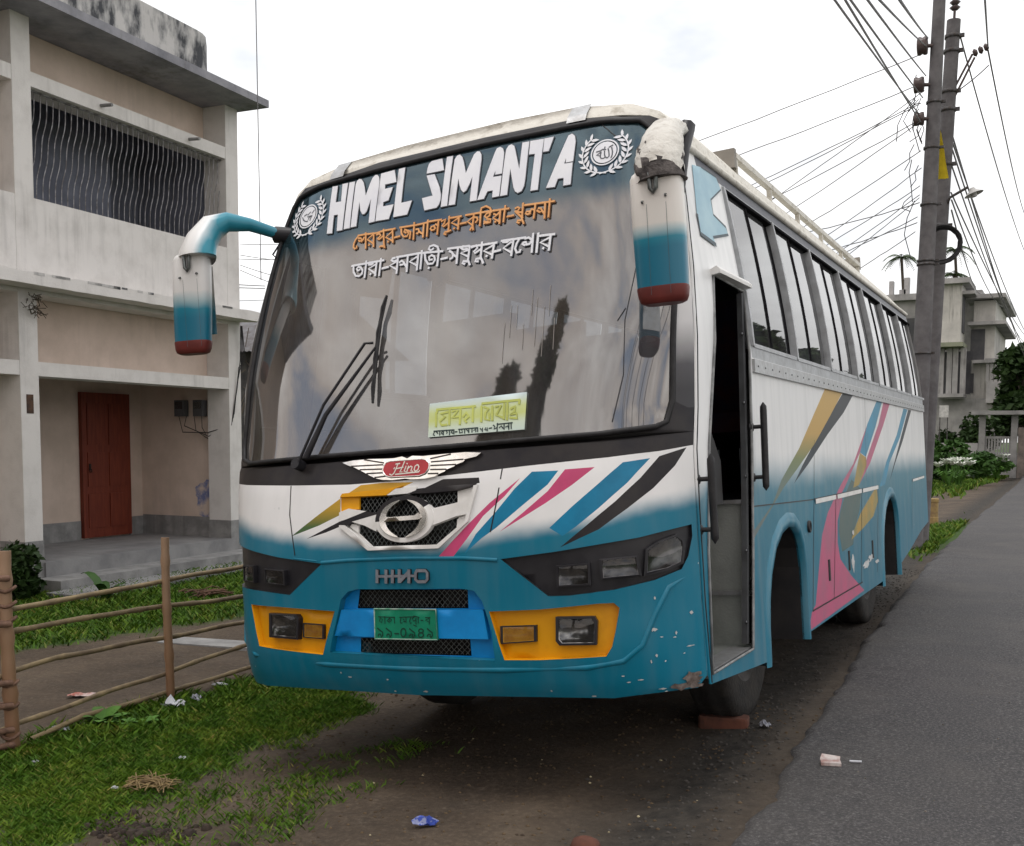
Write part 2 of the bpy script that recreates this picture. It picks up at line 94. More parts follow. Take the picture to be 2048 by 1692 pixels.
'orange':[[(-0.4538,2.5786),(-0.404,2.5775),(-0.3408,2.5719),(-0.2984,2.5766),(-0.2325,2.5747)],[(-0.453,2.5742),(-0.4658,2.5592),(-0.4728,2.5402),(-0.4721,2.5229),(-0.4627,2.5121),(-0.4514,2.5165),(-0.453,2.5253)],[(-0.4496,2.5649),(-0.4337,2.5621),(-0.4251,2.552),(-0.4361,2.5467),(-0.4457,2.5527)],[(-0.4271,2.5437),(-0.4168,2.5534),(-0.4134,2.5628)],[(-0.4077,2.5848),(-0.3949,2.5039)],[(-0.3604,2.5691),(-0.3911,2.5474),(-0.3506,2.5204)],[(-0.3584,2.573),(-0.348,2.5044)],[(-0.3789,2.5188),(-0.3745,2.5169)],[(-0.3392,2.5625),(-0.3231,2.5653),(-0.3131,2.555),(-0.3231,2.5454),(-0.3324,2.5414),(-0.3183,2.5361),(-0.2973,2.5494)],[(-0.3011,2.5827),(-0.2874,2.5081),(-0.2802,2.4872)],[(-0.2853,2.4951),(-0.3025,2.4995),(-0.3103,2.4966)],[(-0.2484,2.5619),(-0.2808,2.5394),(-0.2401,2.5154)],[(-0.2472,2.5745),(-0.2348,2.5061)],[(-0.2655,2.5151),(-0.2613,2.5132)],[(-0.2286,2.5289),(-0.1998,2.5309)],[(-0.205,2.5748),(-0.123,2.5718)],[(-0.1957,2.5666),(-0.1902,2.5418),(-0.1746,2.5237),(-0.1554,2.5231),(-0.1493,2.536),(-0.1599,2.5532),(-0.1754,2.5602),(-0.1769,2.5492),(-0.1645,2.5415)],[(-0.1548,2.5509),(-0.1392,2.5426),(-0.139,2.5091)],[(-0.1243,2.5847),(-0.1173,2.5012)],[(-0.1196,2.5707),(-0.0446,2.5725)],[(-0.1086,2.5497),(-0.0957,2.5474),(-0.0892,2.5352),(-0.0986,2.5243),(-0.1024,2.5292)],[(-0.0924,2.5357),(-0.0683,2.5204)],[(-0.0682,2.5676),(-0.0643,2.5031)],[(-0.0477,2.5834),(-0.0426,2.5035)],[(-0.0403,2.5751),(0.0279,2.5725)],[(0.0012,2.5331),(-0.0103,2.5489),(-0.0237,2.5458),(-0.0271,2.5367),(-0.0181,2.5277),(-0.0046,2.53)],[(-0.0067,2.5455),(-0.0004,2.5554),(0.0149,2.5444)],[(0.0131,2.5682),(0.0144,2.5033)],[(0.0306,2.5637),(0.0511,2.5696),(0.0462,2.5499),(0.0368,2.5405),(0.0452,2.5349),(0.0719,2.5508)],[(0.0694,2.5801),(0.0747,2.5065)],[(0.0748,2.506),(0.0565,2.5069),(0.0516,2.4982),(0.0627,2.4944)],[(0.0747,2.5065),(0.0863,2.51)],[(0.0751,2.5716),(0.1354,2.5695)],[(0.1199,2.5627),(0.0861,2.5461),(0.1248,2.525)],[(0.1238,2.5675),(0.1254,2.5086)],[(0.1021,2.5159),(0.1061,2.5147)],[(0.1343,2.5329),(0.1653,2.5336)],[(0.1592,2.5701),(0.243,2.5686),(0.3812,2.5624)],[(0.2022,2.5684),(0.2025,2.5114),(0.2078,2.4916)],[(0.2011,2.5536),(0.1724,2.5362),(0.2016,2.5142)],[(0.2058,2.5514),(0.2207,2.5487),(0.2258,2.5356),(0.2172,2.525)],[(0.2028,2.5086),(0.1946,2.4993),(0.1924,2.4929)],[(0.2376,2.5728),(0.2406,2.5047)],[(0.2367,2.573),(0.2389,2.5902),(0.2615,2.5951),(0.2833,2.5829),(0.2936,2.564)],[(0.2944,2.5625),(0.269,2.5576),(0.2617,2.5468),(0.2715,2.537),(0.2864,2.5451),(0.288,2.5556)],[(0.2617,2.5226),(0.2745,2.5117),(0.2932,2.5116),(0.2935,2.5263),(0.2751,2.5309)],[(0.2615,2.5118),(0.2823,2.5189)],[(0.3074,2.5494),(0.3226,2.5413),(0.3356,2.5524)],[(0.3359,2.5496),(0.3069,2.5293),(0.3371,2.5093)],[(0.3385,2.564),(0.3418,2.4978)],[(0.317,2.5107),(0.3212,2.5089)],[(0.3624,2.5784),(0.3611,2.5024)],[(0.378,2.5234),(0.4092,2.5246)],[(0.4155,2.5567),(0.4277,2.5599),(0.4367,2.5542),(0.4284,2.5411),(0.4157,2.542)],[(0.4219,2.5369),(0.4559,2.5044)],[(0.4516,2.5316),(0.4219,2.5369)],[(0.4517,2.5742),(0.4536,2.4995),(0.4648,2.4765)],[(0.4487,2.4938),(0.4331,2.4965),(0.4313,2.4876),(0.4415,2.4832)],[(0.4607,2.5632),(0.6053,2.5564)],[(0.4917,2.5166),(0.4863,2.5294),(0.4738,2.5303),(0.4692,2.5219),(0.4808,2.5159),(0.4915,2.5193)],[(0.4909,2.5247),(0.4976,2.5393),(0.5107,2.5317)],[(0.5137,2.5603),(0.5119,2.4934)],[(0.5248,2.5266),(0.5395,2.5161),(0.5499,2.5195),(0.5446,2.5323),(0.5307,2.5361)],[(0.5497,2.5222),(0.5628,2.5041)],[(0.5608,2.5597),(0.5647,2.4842)],[(0.5826,2.5703),(0.5833,2.4862)]],
'white':[[(-0.4653,2.4263),(-0.2744,2.4242)],[(-0.454,2.4202),(-0.4496,2.3941),(-0.4323,2.3717),(-0.4113,2.367),(-0.3959,2.3758),(-0.3948,2.3938),(-0.4082,2.41),(-0.4242,2.4149),(-0.4331,2.407),(-0.4227,2.3955),(-0.4125,2.3995)],[(-0.3788,2.4362),(-0.3774,2.3547)],[(-0.3623,2.4167),(-0.3452,2.4139),(-0.3359,2.418)],[(-0.3215,2.4101),(-0.3589,2.3951),(-0.3198,2.3681)],[(-0.3158,2.4203),(-0.3142,2.3533)],[(-0.3461,2.3672),(-0.3415,2.3653)],[(-0.2924,2.4347),(-0.2909,2.3511)],[(-0.278,2.3837),(-0.2426,2.3858)],[(-0.2097,2.4253),(-0.2256,2.4238),(-0.2295,2.4175),(-0.2169,2.4085),(-0.198,2.411)],[(-0.1927,2.4074),(-0.2336,2.3904),(-0.1948,2.3672)],[(-0.1927,2.4225),(-0.1901,2.3465)],[(-0.2003,2.4266),(-0.0613,2.4252)],[(-0.1802,2.3985),(-0.1683,2.4042),(-0.1548,2.3944),(-0.159,2.3841),(-0.1751,2.3853)],[(-0.1544,2.3916),(-0.1374,2.3697)],[(-0.137,2.4245),(-0.133,2.3458)],[(-0.0811,2.4112),(-0.1223,2.3919),(-0.0808,2.3684)],[(-0.0781,2.4231),(-0.0757,2.345)],[(-0.0595,2.435),(-0.0568,2.3475)],[(-0.0502,2.4234),(0.0565,2.4141)],[(-0.0418,2.4185),(-0.0347,2.3888),(-0.0159,2.3636),(0.0086,2.3624),(0.0194,2.3774),(0.0134,2.3959),(-0.0031,2.4048),(-0.0158,2.3966),(-0.0108,2.3822),(0.0029,2.3827)],[(-0.0119,2.3445),(-0.0076,2.3425)],[(0.0352,2.4194),(0.035,2.3466)],[(0.0354,2.4181),(0.0259,2.44),(0.0029,2.452),(-0.0182,2.4492),(-0.0227,2.4372),(-0.0093,2.4287),(0.0036,2.4355)],[(0.0523,2.3762),(0.0851,2.3782)],[(0.0827,2.4211),(0.1958,2.4159)],[(0.0932,2.4086),(0.1061,2.4011),(0.1166,2.3887),(0.1126,2.3733),(0.1012,2.3692)],[(0.1136,2.3892),(0.1363,2.3735)],[(0.1374,2.4175),(0.1386,2.3425)],[(0.1812,2.4156),(0.1602,2.4191),(0.1535,2.4135),(0.168,2.4031),(0.1885,2.4038)],[(0.1951,2.3973),(0.1552,2.3878),(0.1952,2.3667)],[(0.199,2.414),(0.1981,2.3477),(0.2101,2.3247)],[(0.1928,2.3432),(0.1748,2.3474),(0.1694,2.339),(0.1824,2.3324)],[(0.2081,2.4107),(0.3389,2.4083)],[(0.21,2.4069),(0.2341,2.4123),(0.2414,2.3991),(0.2242,2.3846),(0.231,2.3761),(0.2583,2.3897)],[(0.2624,2.4222),(0.2626,2.3521),(0.2796,2.3218)],[(0.2589,2.3468),(0.2393,2.3473),(0.2365,2.3364),(0.2518,2.334)],[(0.3175,2.3973),(0.2753,2.3791),(0.3184,2.3558)],[(0.3257,2.4078),(0.3211,2.3389)],[(0.2911,2.3533),(0.2956,2.3516)],[(0.3307,2.3675),(0.3614,2.3699)],[(0.3611,2.412),(0.4808,2.4085)],[(0.3702,2.4057),(0.3916,2.4022),(0.4021,2.4084)],[(0.4114,2.399),(0.3748,2.3762),(0.4141,2.3516)],[(0.4222,2.4077),(0.4181,2.3348)],[(0.4496,2.4045),(0.439,2.3866),(0.4344,2.3639),(0.4448,2.3436),(0.4597,2.3456),(0.4615,2.3544)],[(0.4684,2.3819),(0.4802,2.3727),(0.4895,2.3759),(0.4843,2.3871),(0.4734,2.3862)],[(0.4896,2.3745),(0.5045,2.3747),(0.5103,2.3854)],[(0.4799,2.4034),(0.496,2.4059),(0.5121,2.3942)],[(0.5169,2.4207),(0.518,2.3346)],[(0.5423,2.4178),(0.5412,2.331)],[(0.5476,2.4047),(0.6212,2.4009)],[(0.5967,2.3882),(0.556,2.3729),(0.5941,2.3509)],[(0.6027,2.4014),(0.5999,2.3313)],[(0.5707,2.3448),(0.5743,2.3432)]],
'allah':[[(0.8448,2.7694),(0.8502,2.7489),(0.8506,2.7325),(0.8468,2.7184)],[(0.8297,2.7653),(0.8351,2.748),(0.8375,2.7281),(0.8303,2.7208),(0.8217,2.7258),(0.8167,2.738),(0.8157,2.7562)],[(0.82,2.7277),(0.8146,2.7213),(0.8031,2.7233),(0.7985,2.7314),(0.8001,2.754)],[(0.8001,2.754),(0.7809,2.741),(0.7981,2.736)],[(0.7789,2.7574),(0.7942,2.7599),(0.8064,2.766)],[(0.8335,2.7721),(0.849,2.7795)],[(0.8087,2.7656),(0.8114,2.7619),(0.8148,2.7646),(0.8195,2.7629)],[(0.8149,2.7761),(0.8145,2.7679)]],
'muham':[[(-0.8574,2.7439),(-0.8387,2.7297),(-0.8173,2.7229),(-0.8108,2.7394),(-0.8256,2.7527),(-0.8084,2.7509),(-0.7883,2.7505),(-0.7981,2.7327),(-0.7988,2.7249)],[(-0.8507,2.7605),(-0.8323,2.7663)],[(-0.825,2.7606),(-0.8062,2.7724)],[(-0.7928,2.7635),(-0.7809,2.7788)],[(-0.809,2.7431),(-0.794,2.7478)],[(-0.8639,2.7555),(-0.8492,2.736)]],
'sign':[(0.0808,1.7044),(0.5548,1.7122),(0.5571,1.5539),(0.0911,1.5552)],
'signtxt':[[(0.1218,1.674),(0.3141,1.6725)],[(0.12,1.6616),(0.1264,1.6011)],[(0.1233,1.6613),(0.1252,1.6723)],[(0.18,1.6592),(0.142,1.6541),(0.1694,1.6407),(0.1428,1.6206),(0.1546,1.603),(0.1802,1.6038)],[(0.1887,1.6668),(0.193,1.6027)],[(0.2023,1.6601),(0.2305,1.6632),(0.2055,1.6321),(0.24,1.6348)],[(0.243,1.6649),(0.2454,1.6013)],[(0.2591,1.6332),(0.2731,1.6485),(0.2875,1.6308),(0.2673,1.616),(0.2777,1.607)],[(0.3037,1.6679),(0.3087,1.6072)],[(0.3472,1.6806),(0.5248,1.6811)],[(0.3453,1.6698),(0.3506,1.6038)],[(0.3579,1.6659),(0.3804,1.6558),(0.3667,1.6406),(0.3664,1.6134),(0.3885,1.6061),(0.3854,1.6363)],[(0.3977,1.6652),(0.4038,1.6049)],[(0.4133,1.6611),(0.4398,1.6669),(0.4198,1.6253),(0.4542,1.6116)],[(0.4544,1.6711),(0.4577,1.6059)],[(0.4692,1.6725),(0.473,1.602)],[(0.4865,1.6466),(0.5064,1.6557),(0.5055,1.6342),(0.4858,1.6224),(0.5151,1.6254),(0.5201,1.6035),(0.4871,1.6089)],[(0.5248,1.6811),(0.5233,1.665)]],
'signtx2':[[(0.1187,1.5795),(0.2213,1.5779)],[(0.1221,1.5778),(0.1173,1.5644),(0.1242,1.5611)],[(0.1319,1.5771),(0.1395,1.5682)],[(0.1485,1.5786),(0.1507,1.5605)],[(0.1641,1.5774),(0.1572,1.5683),(0.1673,1.5633)],[(0.1673,1.5777),(0.1693,1.5604)],[(0.1817,1.5774),(0.1875,1.5687),(0.1847,1.5648)],[(0.1976,1.577),(0.1998,1.5581)],[(0.2151,1.5768),(0.2065,1.5686),(0.2166,1.5637)],[(0.2198,1.5772),(0.2217,1.5606)],[(0.2271,1.5684),(0.2365,1.5685)],[(0.2433,1.5781),(0.3365,1.5777)],[(0.2466,1.5765),(0.2498,1.5626),(0.2638,1.5629),(0.2594,1.5742)],[(0.2732,1.5772),(0.2751,1.5593)],[(0.281,1.5766),(0.2916,1.5649),(0.2935,1.5756),(0.2952,1.5605)],[(0.3089,1.5771),(0.3106,1.5607)],[(0.3191,1.5682),(0.3278,1.573),(0.3291,1.5606)],[(0.3367,1.5763),(0.3383,1.5613)],[(0.3492,1.574),(0.3562,1.5653),(0.3597,1.5759),(0.3614,1.5595)],[(0.3765,1.5746),(0.3711,1.5682),(0.3807,1.5634),(0.3825,1.5755),(0.3854,1.5617)],[(0.3921,1.5712),(0.4041,1.5719)],[(0.4105,1.5827),(0.4186,1.5767),(0.4152,1.5662),(0.4283,1.5705)],[(0.4294,1.5893),(0.4313,1.5555)],[(0.4328,1.585),(0.4996,1.5864)],[(0.4403,1.5696),(0.4486,1.577),(0.4586,1.5655)],[(0.4613,1.5841),(0.4635,1.5611)],[(0.4701,1.57),(0.4785,1.5747),(0.4855,1.5634)],[(0.4836,1.5837),(0.4859,1.5594)],[(0.4936,1.5869),(0.4969,1.5612)]],
'sticker':[(0.0427,2.5014),(0.3209,2.5065),(0.3141,2.3841),(0.0476,2.3792)],
'sticker2':[(-0.4631,2.4927),(-0.2247,2.3735),(-0.2322,2.2323),(-0.459,2.2849)],
'wiper':{'pivot':[(-0.6093,1.4738)],'r1':[(-0.5915,1.4785),(-0.471,1.7296),(-0.2751,1.9963),(-0.2356,1.9982)],'r2':[(-0.5489,1.4973),(-0.4538,1.6848),(-0.2228,1.9774)],'blade':[(-0.2171,2.234),(-0.2361,2.1151),(-0.2371,1.993),(-0.2318,1.8718),(-0.2202,1.7301)]},
'S':{'yellow':[(2.687,1.8299),(3.2603,1.8352),(2.752,1.64),(2.2606,1.4603),(1.7594,1.3114),(1.4529,1.2244),(1.0521,1.0831),(0.8165,0.9965),(0.8242,1.0353),(1.2086,1.1485),(1.4188,1.2671),(1.8575,1.4338),(2.238,1.6172)],'black':[(3.2741,1.8289),(3.616,1.8248),(3.192,1.6718),(2.6319,1.5171),(2.057,1.3402),(1.6916,1.2398),(1.9069,1.3338),(2.2849,1.4779),(2.7043,1.6294)],'blueA':[(4.5605,1.8073),(4.8087,1.8089),(4.429,1.5948),(3.9453,1.3699),(3.7162,1.4031),(4.0761,1.6105)],'pinkB':[(4.8816,1.8082),(5.2006,1.8057),(4.8254,1.6256),(4.1198,1.3246),(3.655,1.1833),(4.0069,1.3695),(4.5738,1.6205)],'pinkA':[(4.0761,1.6105),(3.7805,1.4242),(3.1133,1.1792),(3.0041,1.1438),(2.9932,1.0905),(2.8121,0.969),(2.7766,0.8306),(2.8365,0.7196),(3.173,0.5777),(3.614,0.427),(1.8522,0.4013),(1.9582,0.4957),(2.061,0.5244),(2.2126,0.7442),(2.3292,0.9096),(2.5179,1.0318),(2.7959,1.1341),(3.0243,1.2097),(3.4416,1.3249)],'goldB':[(3.7156,1.401),(3.956,1.3644),(3.959,1.3102),(3.6236,1.1737),(3.3967,1.1602),(3.5592,1.2897)],'olive':[(3.3461,1.2196),(3.7055,1.1385),(3.595,1),(3.3893,0.884),(3.2931,0.7778),(2.9073,0.7608),(2.8348,0.8969),(2.9,1.0113),(3.0945,1.1227)],'goldC':[(4.3544,1.1447),(4.3772,1.024),(4.141,0.9242),(3.6634,0.8595),(3.2366,0.8134),(3.3527,0.8738),(3.623,0.9726),(3.9415,1.0498)],'blueC':[(5.9838,1.791),(6.2357,1.7898),(5.6722,1.5263),(5.0294,1.314),(4.7489,1.1399),(4.4972,1.136),(4.8815,1.3277),(5.509,1.5503)],'blackC':[(6.2843,1.7914),(6.4798,1.7893),(5.8407,1.5016),(5.3474,1.3102),(4.9799,1.1572),(5.262,1.2988),(5.7337,1.5268)]},
'patch':[(0.5204,2.7145),(0.6595,2.7362),(0.895,2.743),(0.9309,2.689),(0.695,2.5895),(0.6773,2.5147),(0.8549,2.4888),(0.8707,2.4552),(0.5919,2.3933),(0.6082,2.3614),(0.3987,2.3746),(0.4071,2.4613)],
'seams':[[(2.1564,1.1318),(1.9824,0.4976)],[(2.7959,1.1341),(2.5786,0.503)],[(3.7062,1.1411),(3.5252,0.4955)],[(4.4138,1.1457),(4.1943,0.4978)],[(1.9832,0.5007),(3.5599,0.4916)],[(2.1571,1.135),(4.4306,1.1452)],[(0.848,1.1546),(2.1323,1.1328)],[(2.239,1.481),(2.1571,1.135)],[(6.3015,1.1443),(6.1453,0.7028)],[(6.3015,1.1443),(7.1655,1.1589)],[(4.0125,1.8214),(3.8963,1.1979)]],
'archF':[(1,0.36),(1.005,0.4),(1.01,0.55),(1.035,0.68),(1.09,0.8),(1.2,0.92),(1.34,0.99),(1.48,1.015),(1.62,1.005),(1.72,0.96),(1.79,0.88),(1.825,0.77),(1.83,0.6),(1.83,0.4),(1.832,0.36)],
'archR':[(4.48,0.36),(4.485,0.42),(4.49,0.57),(4.515,0.7),(4.57,0.82),(4.68,0.94),(4.82,1.01),(4.96,1.035),(5.1,1.025),(5.2,0.98),(5.27,0.9),(5.305,0.79),(5.31,0.62),(5.31,0.42),(5.312,0.36)],
'doorhole':[(0.075,0.495),(0.7,0.495),(0.78,0.9),(0.86,1.4),(0.91,1.9),(0.935,2.19),(0.47,2.205),(0.36,1.9),(0.2,1.45),(0.11,1)],
'handle1':[(1.27,0.031,1.386),(1.27,0.033,1.222),(1.27,0.031,1.058),(1.27,0.032,1.013)],
'handle2':[(1.27,0.895,1.628),(1.27,0.887,1.457),(1.27,0.871,1.246),(1.27,0.868,1.204)],
'mL':[(-1.053,0.24,2.708),(-1.15,0.14,2.753),(-1.22,0.05,2.763),(-1.278,0,2.735),(-1.303,-0.06,2.653),(-1.298,-0.1,2.577)],
'mR':[(1.134,0.3,2.802),(1.163,0.1,2.752),(1.187,-0.08,2.677),(1.209,-0.2,2.584),(1.218,-0.25,2.494)],
'rack':[(1.03,1.291,2.984),(1.03,1.4,2.995),(1.03,4.844,2.95)],
'lawn':[(-1.174,-1.528),(-2.466,-0.575),(-2.529,-0.344),(-2.457,0.604),(-2.374,1.237),(-1.933,1.319),(-1.398,1.353),(-1.231,0.96),(-1.247,0.463),(-1.351,0.091),(-1.291,-0.267),(-1.284,-0.571),(-1.254,-0.838),(-1.198,-1.105),(-1.052,-1.488)],
'sparse':[(-1.052,-1.488),(-1.254,-0.838),(-1.291,-0.267),(-1.247,0.463),(-1.137,0.981),(-0.393,0.558),(-0.185,-0.138),(-0.188,-0.593),(-0.005,-1.145)],
'yardgrass':[(-4.7,1.074),(-4.601,1.534),(-4.563,2.154),(-4.734,2.765),(-4.701,3.702),(-7.51,6.794),(-7.501,5.524),(-7.135,2.871)],
'verge':[(0.771,10.34),(0.172,15.434),(0.27,16.376),(0.828,17.721),(1.03,14.178),(0.979,11.358),(0.916,10.112)],
'verge2':[(-1.167,26.601),(-7.854,82.227),(-1.06,80.687),(-0.554,54.832),(-0.917,41.378),(-1.324,34.503)],
'litter':{'paper':(-2.32,0.511),'foil':(-2.316,0.682),'card':(-2.468,1.054),'red':(-3.066,0.457),'silver':(-2.511,-0.164),'scrap1':(-1.52,-0.224),'scrap2':(-2.121,-0.631),'scrap3':(-1.463,-0.709),'blue':(0.243,-0.679),'wrap':(1.104,1.216),'straw':(-1.32,-0.614),'brick':(0.931,1.198),'mud':(-0.948,-1.061),'weed':(-2.43,0.061),'bush':(-7.126,3.276),'plant':(-6.207,3.401),'straw2':(-5.444,4.034),'stone':(0.927,-0.68),'pale_slab':(-3.53,2.183)},
'packbox':(1.567,0.538),
'posts':[[(-2.455,-0.518),1100],[(-2.49,0.628),1070]],
'rails':[[(-2.47,-0.546,0.641),(-2.472,-0.438,0.644),(-2.483,-0.146,0.653),(-2.494,0.18,0.654),(-2.509,0.666,0.669),(-2.51,1.307,0.683)],[(-2.47,-0.55,0.524),(-2.47,-0.494,0.53),(-2.486,-0.058,0.525),(-2.5,0.351,0.52),(-2.509,0.645,0.504),(-2.51,1.312,0.475)],[(-2.47,-0.558,0.299),(-2.472,-0.455,0.315),(-2.481,-0.195,0.333),(-2.496,0.213,0.326),(-2.508,0.608,0.31),(-2.51,1.318,0.298)],[(-2.47,-0.568,0.008),(-2.471,-0.47,0.025),(-2.489,-0.005,0.056),(-2.508,0.602,0.084),(-2.51,0.715,0.095),(-2.51,1.333,0.139)],[(-2.47,-0.572,-0.103),(-2.472,-0.45,-0.081),(-2.488,-0.022,-0.039),(-2.509,0.631,-0.038),(-2.51,1.358,-0.024)]],
'posttop':[0.959,0.937],
'fan':[((0.35,11.42,6.731),(-10.246,17,6.559)),((0.236,11.42,6.302),(-7.972,17,6.365)),((0.326,11.42,6.065),(-6.574,17,5.578)),((0.307,11.42,6.068),(-6.251,17,5.726)),((0.295,11.42,5.832),(-5.973,17,5.355)),((0.322,11.42,5.802),(-5.157,17,4.763)),((0.367,11.42,6.204),(-6.005,17,4.589)),((0.359,11.42,5.427),(-4.751,17,4.66)),((0.378,11.42,5.199),(-4.108,17,4.47)),((0.373,11.42,4.961),(-3.654,17,4.461)),((0.378,11.42,4.801),(-3.059,17,4.233)),((0.366,11.42,4.762),(-4.3,17,5.477)),((0.359,11.42,4.562),(-3.233,17,4.63)),((0.355,11.42,4.496),(-3.483,17,5)),((0.346,11.42,4.363),(-2.652,17,4.162)),((0.376,11.42,4.847),(-3.374,17,4.237))],
'over':[((0.393,11.42,5.951),(1.042,2.5,4.337)),((0.422,11.42,5.835),(1.104,2.5,4.337)),((0.438,11.42,6.155),(1.153,2.5,4.292)),((0.467,11.42,6.439),(1.274,2.5,4.238)),((0.455,11.42,6.832),(1.381,2.5,4.175)),((0.477,11.42,6.932),(1.493,2.5,4.143))],
'away':[((0.738,12.3,5.814),(0.625,48,4.392)),((0.737,12.3,5.642),(0.516,48,4.975)),((0.731,12.3,5.436),(0.173,48,5.833)),((0.737,12.3,5.055),(0.587,48,5.747)),((0.747,12.3,4.95),(-0.756,48,7.479)),((0.751,12.3,4.81),(-1.639,48,8.098)),((0.733,12.3,7.384),(0.441,48,8.866)),((1.151,12.3,6.943),(0.181,48,10.909)),((0.734,12.3,5.745),(0.581,48,5.672))],
'up':[((1.15,12.3,6.977),(1.684,5,5.161)),((1.174,12.25,6.723),(0.744,12.3,6.43))],
'lwires':[((-9.865,4.6,3.785),(-12.389,13,4.654)),((-10.011,4.7,3.705),(-12.39,13,4.604)),((-9.603,4.4,3.355),(-10.01,9.5,3.505)),((-9.606,4.4,3.283),(-12.393,13,4.371)),((-13.947,14,5.786),(-11.718,15,5.961)),((-13.951,14,5.549),(-11.723,15,5.426)),((-13.982,14,5.465),(-11.721,15,5.64)),((-13.955,14,5.333),(-11.728,15,4.78)),((-6.418,6,7.229),(-6.562,6.2,3.504)),((-13.957,14,5.225),(-11.73,15,4.457))],
'polepts':{'reel1':(0.413,11.4,6.832),'reel2':(0.384,11.4,6.327),'reel3':(0.398,11.4,5.879),'lamp0':(0.737,12.2,4.966),'lamp1':(0.966,12.2,5.086),'lampc':(1.025,12.2,5.039),'coil':(0.69,12.1,4.296),'cloth0':(0.584,11.7,5.919),'cloth1':(0.642,11.7,5.512),'cloth2':(0.693,11.7,5.119),'ins0':(0.779,12.3,6.956),'ins1':(0.954,12.3,6.921),'ins2':(1.112,12.3,6.977),'ins3':(0.796,12.3,6.831),'top2':(0.699,12.3,7.424),'pin':(0.706,12.3,7.612)},
'bg2':{'roofL':(-7.053,-3.721,7.58,8.793),'A':(-3.729,-3.027,6.216,8.943),'Aside':(-2.936,-2.461,6.187,8.67),'slabA':(-3.926,-2.382,8.83,8.974),'B':(-2.32,-1.351,1.113,8.346),'roofB':(-2.718,-0.906,8.4,8.602),'slabB2':(-2.52,-0.838,7.127,7.285),'win1':(-2.421,-1.785,5.498,6.975),'slab3':(-2.237,-0.903,5.301,5.451),'open':(-3.653,-2.369,3.837,5.927),'slab4':(-3.739,-2.522,3.643,3.819),'low':(-3.772,-1.187,0.363,3.608),'balc':(-1.574,-0.973,3.375,4.981),'balctop':(-1.685,-0.903,5.333,5.451),'winA':(-2.885,-2.568,6.664,7.892),'winL':(-2.636,-2.221,3.893,4.846),'tank':(-2.8,-2.546,8.857,9.221),'stub1':(-6.136,-5.877,8.937,9.777),'stub2':(-6.9,-6.679,8.983,9.634),'stub3':(-6.373,-6.047,8.952,9.153)},
'gate':(-1.102,0.106,0.664,2.576),
'gateslat':(-0.863,-0.092,0.874,1.884),
'misc':{'palm1':(-8.535,72,13.772),'palm2':(-5.219,72,14.009),'palm3':(-5.228,72,12.396),'treeR':(-0.307,56,4.269),'trunkR':(0.106,48,0.502),'bush1':(-1.531,37,1.138),'bush2':(-1.193,42,1.294),'bush3':(-1.843,46,2.241),'lily1':(-1.243,33,0.611),'lily2':(-1.02,34,0.625),'lily3':(-0.407,42,0.611),'board':(-2.284,41,2.723),'rust':(-2.553,41,1.939)},
'bollard':(0.119,17.121)}

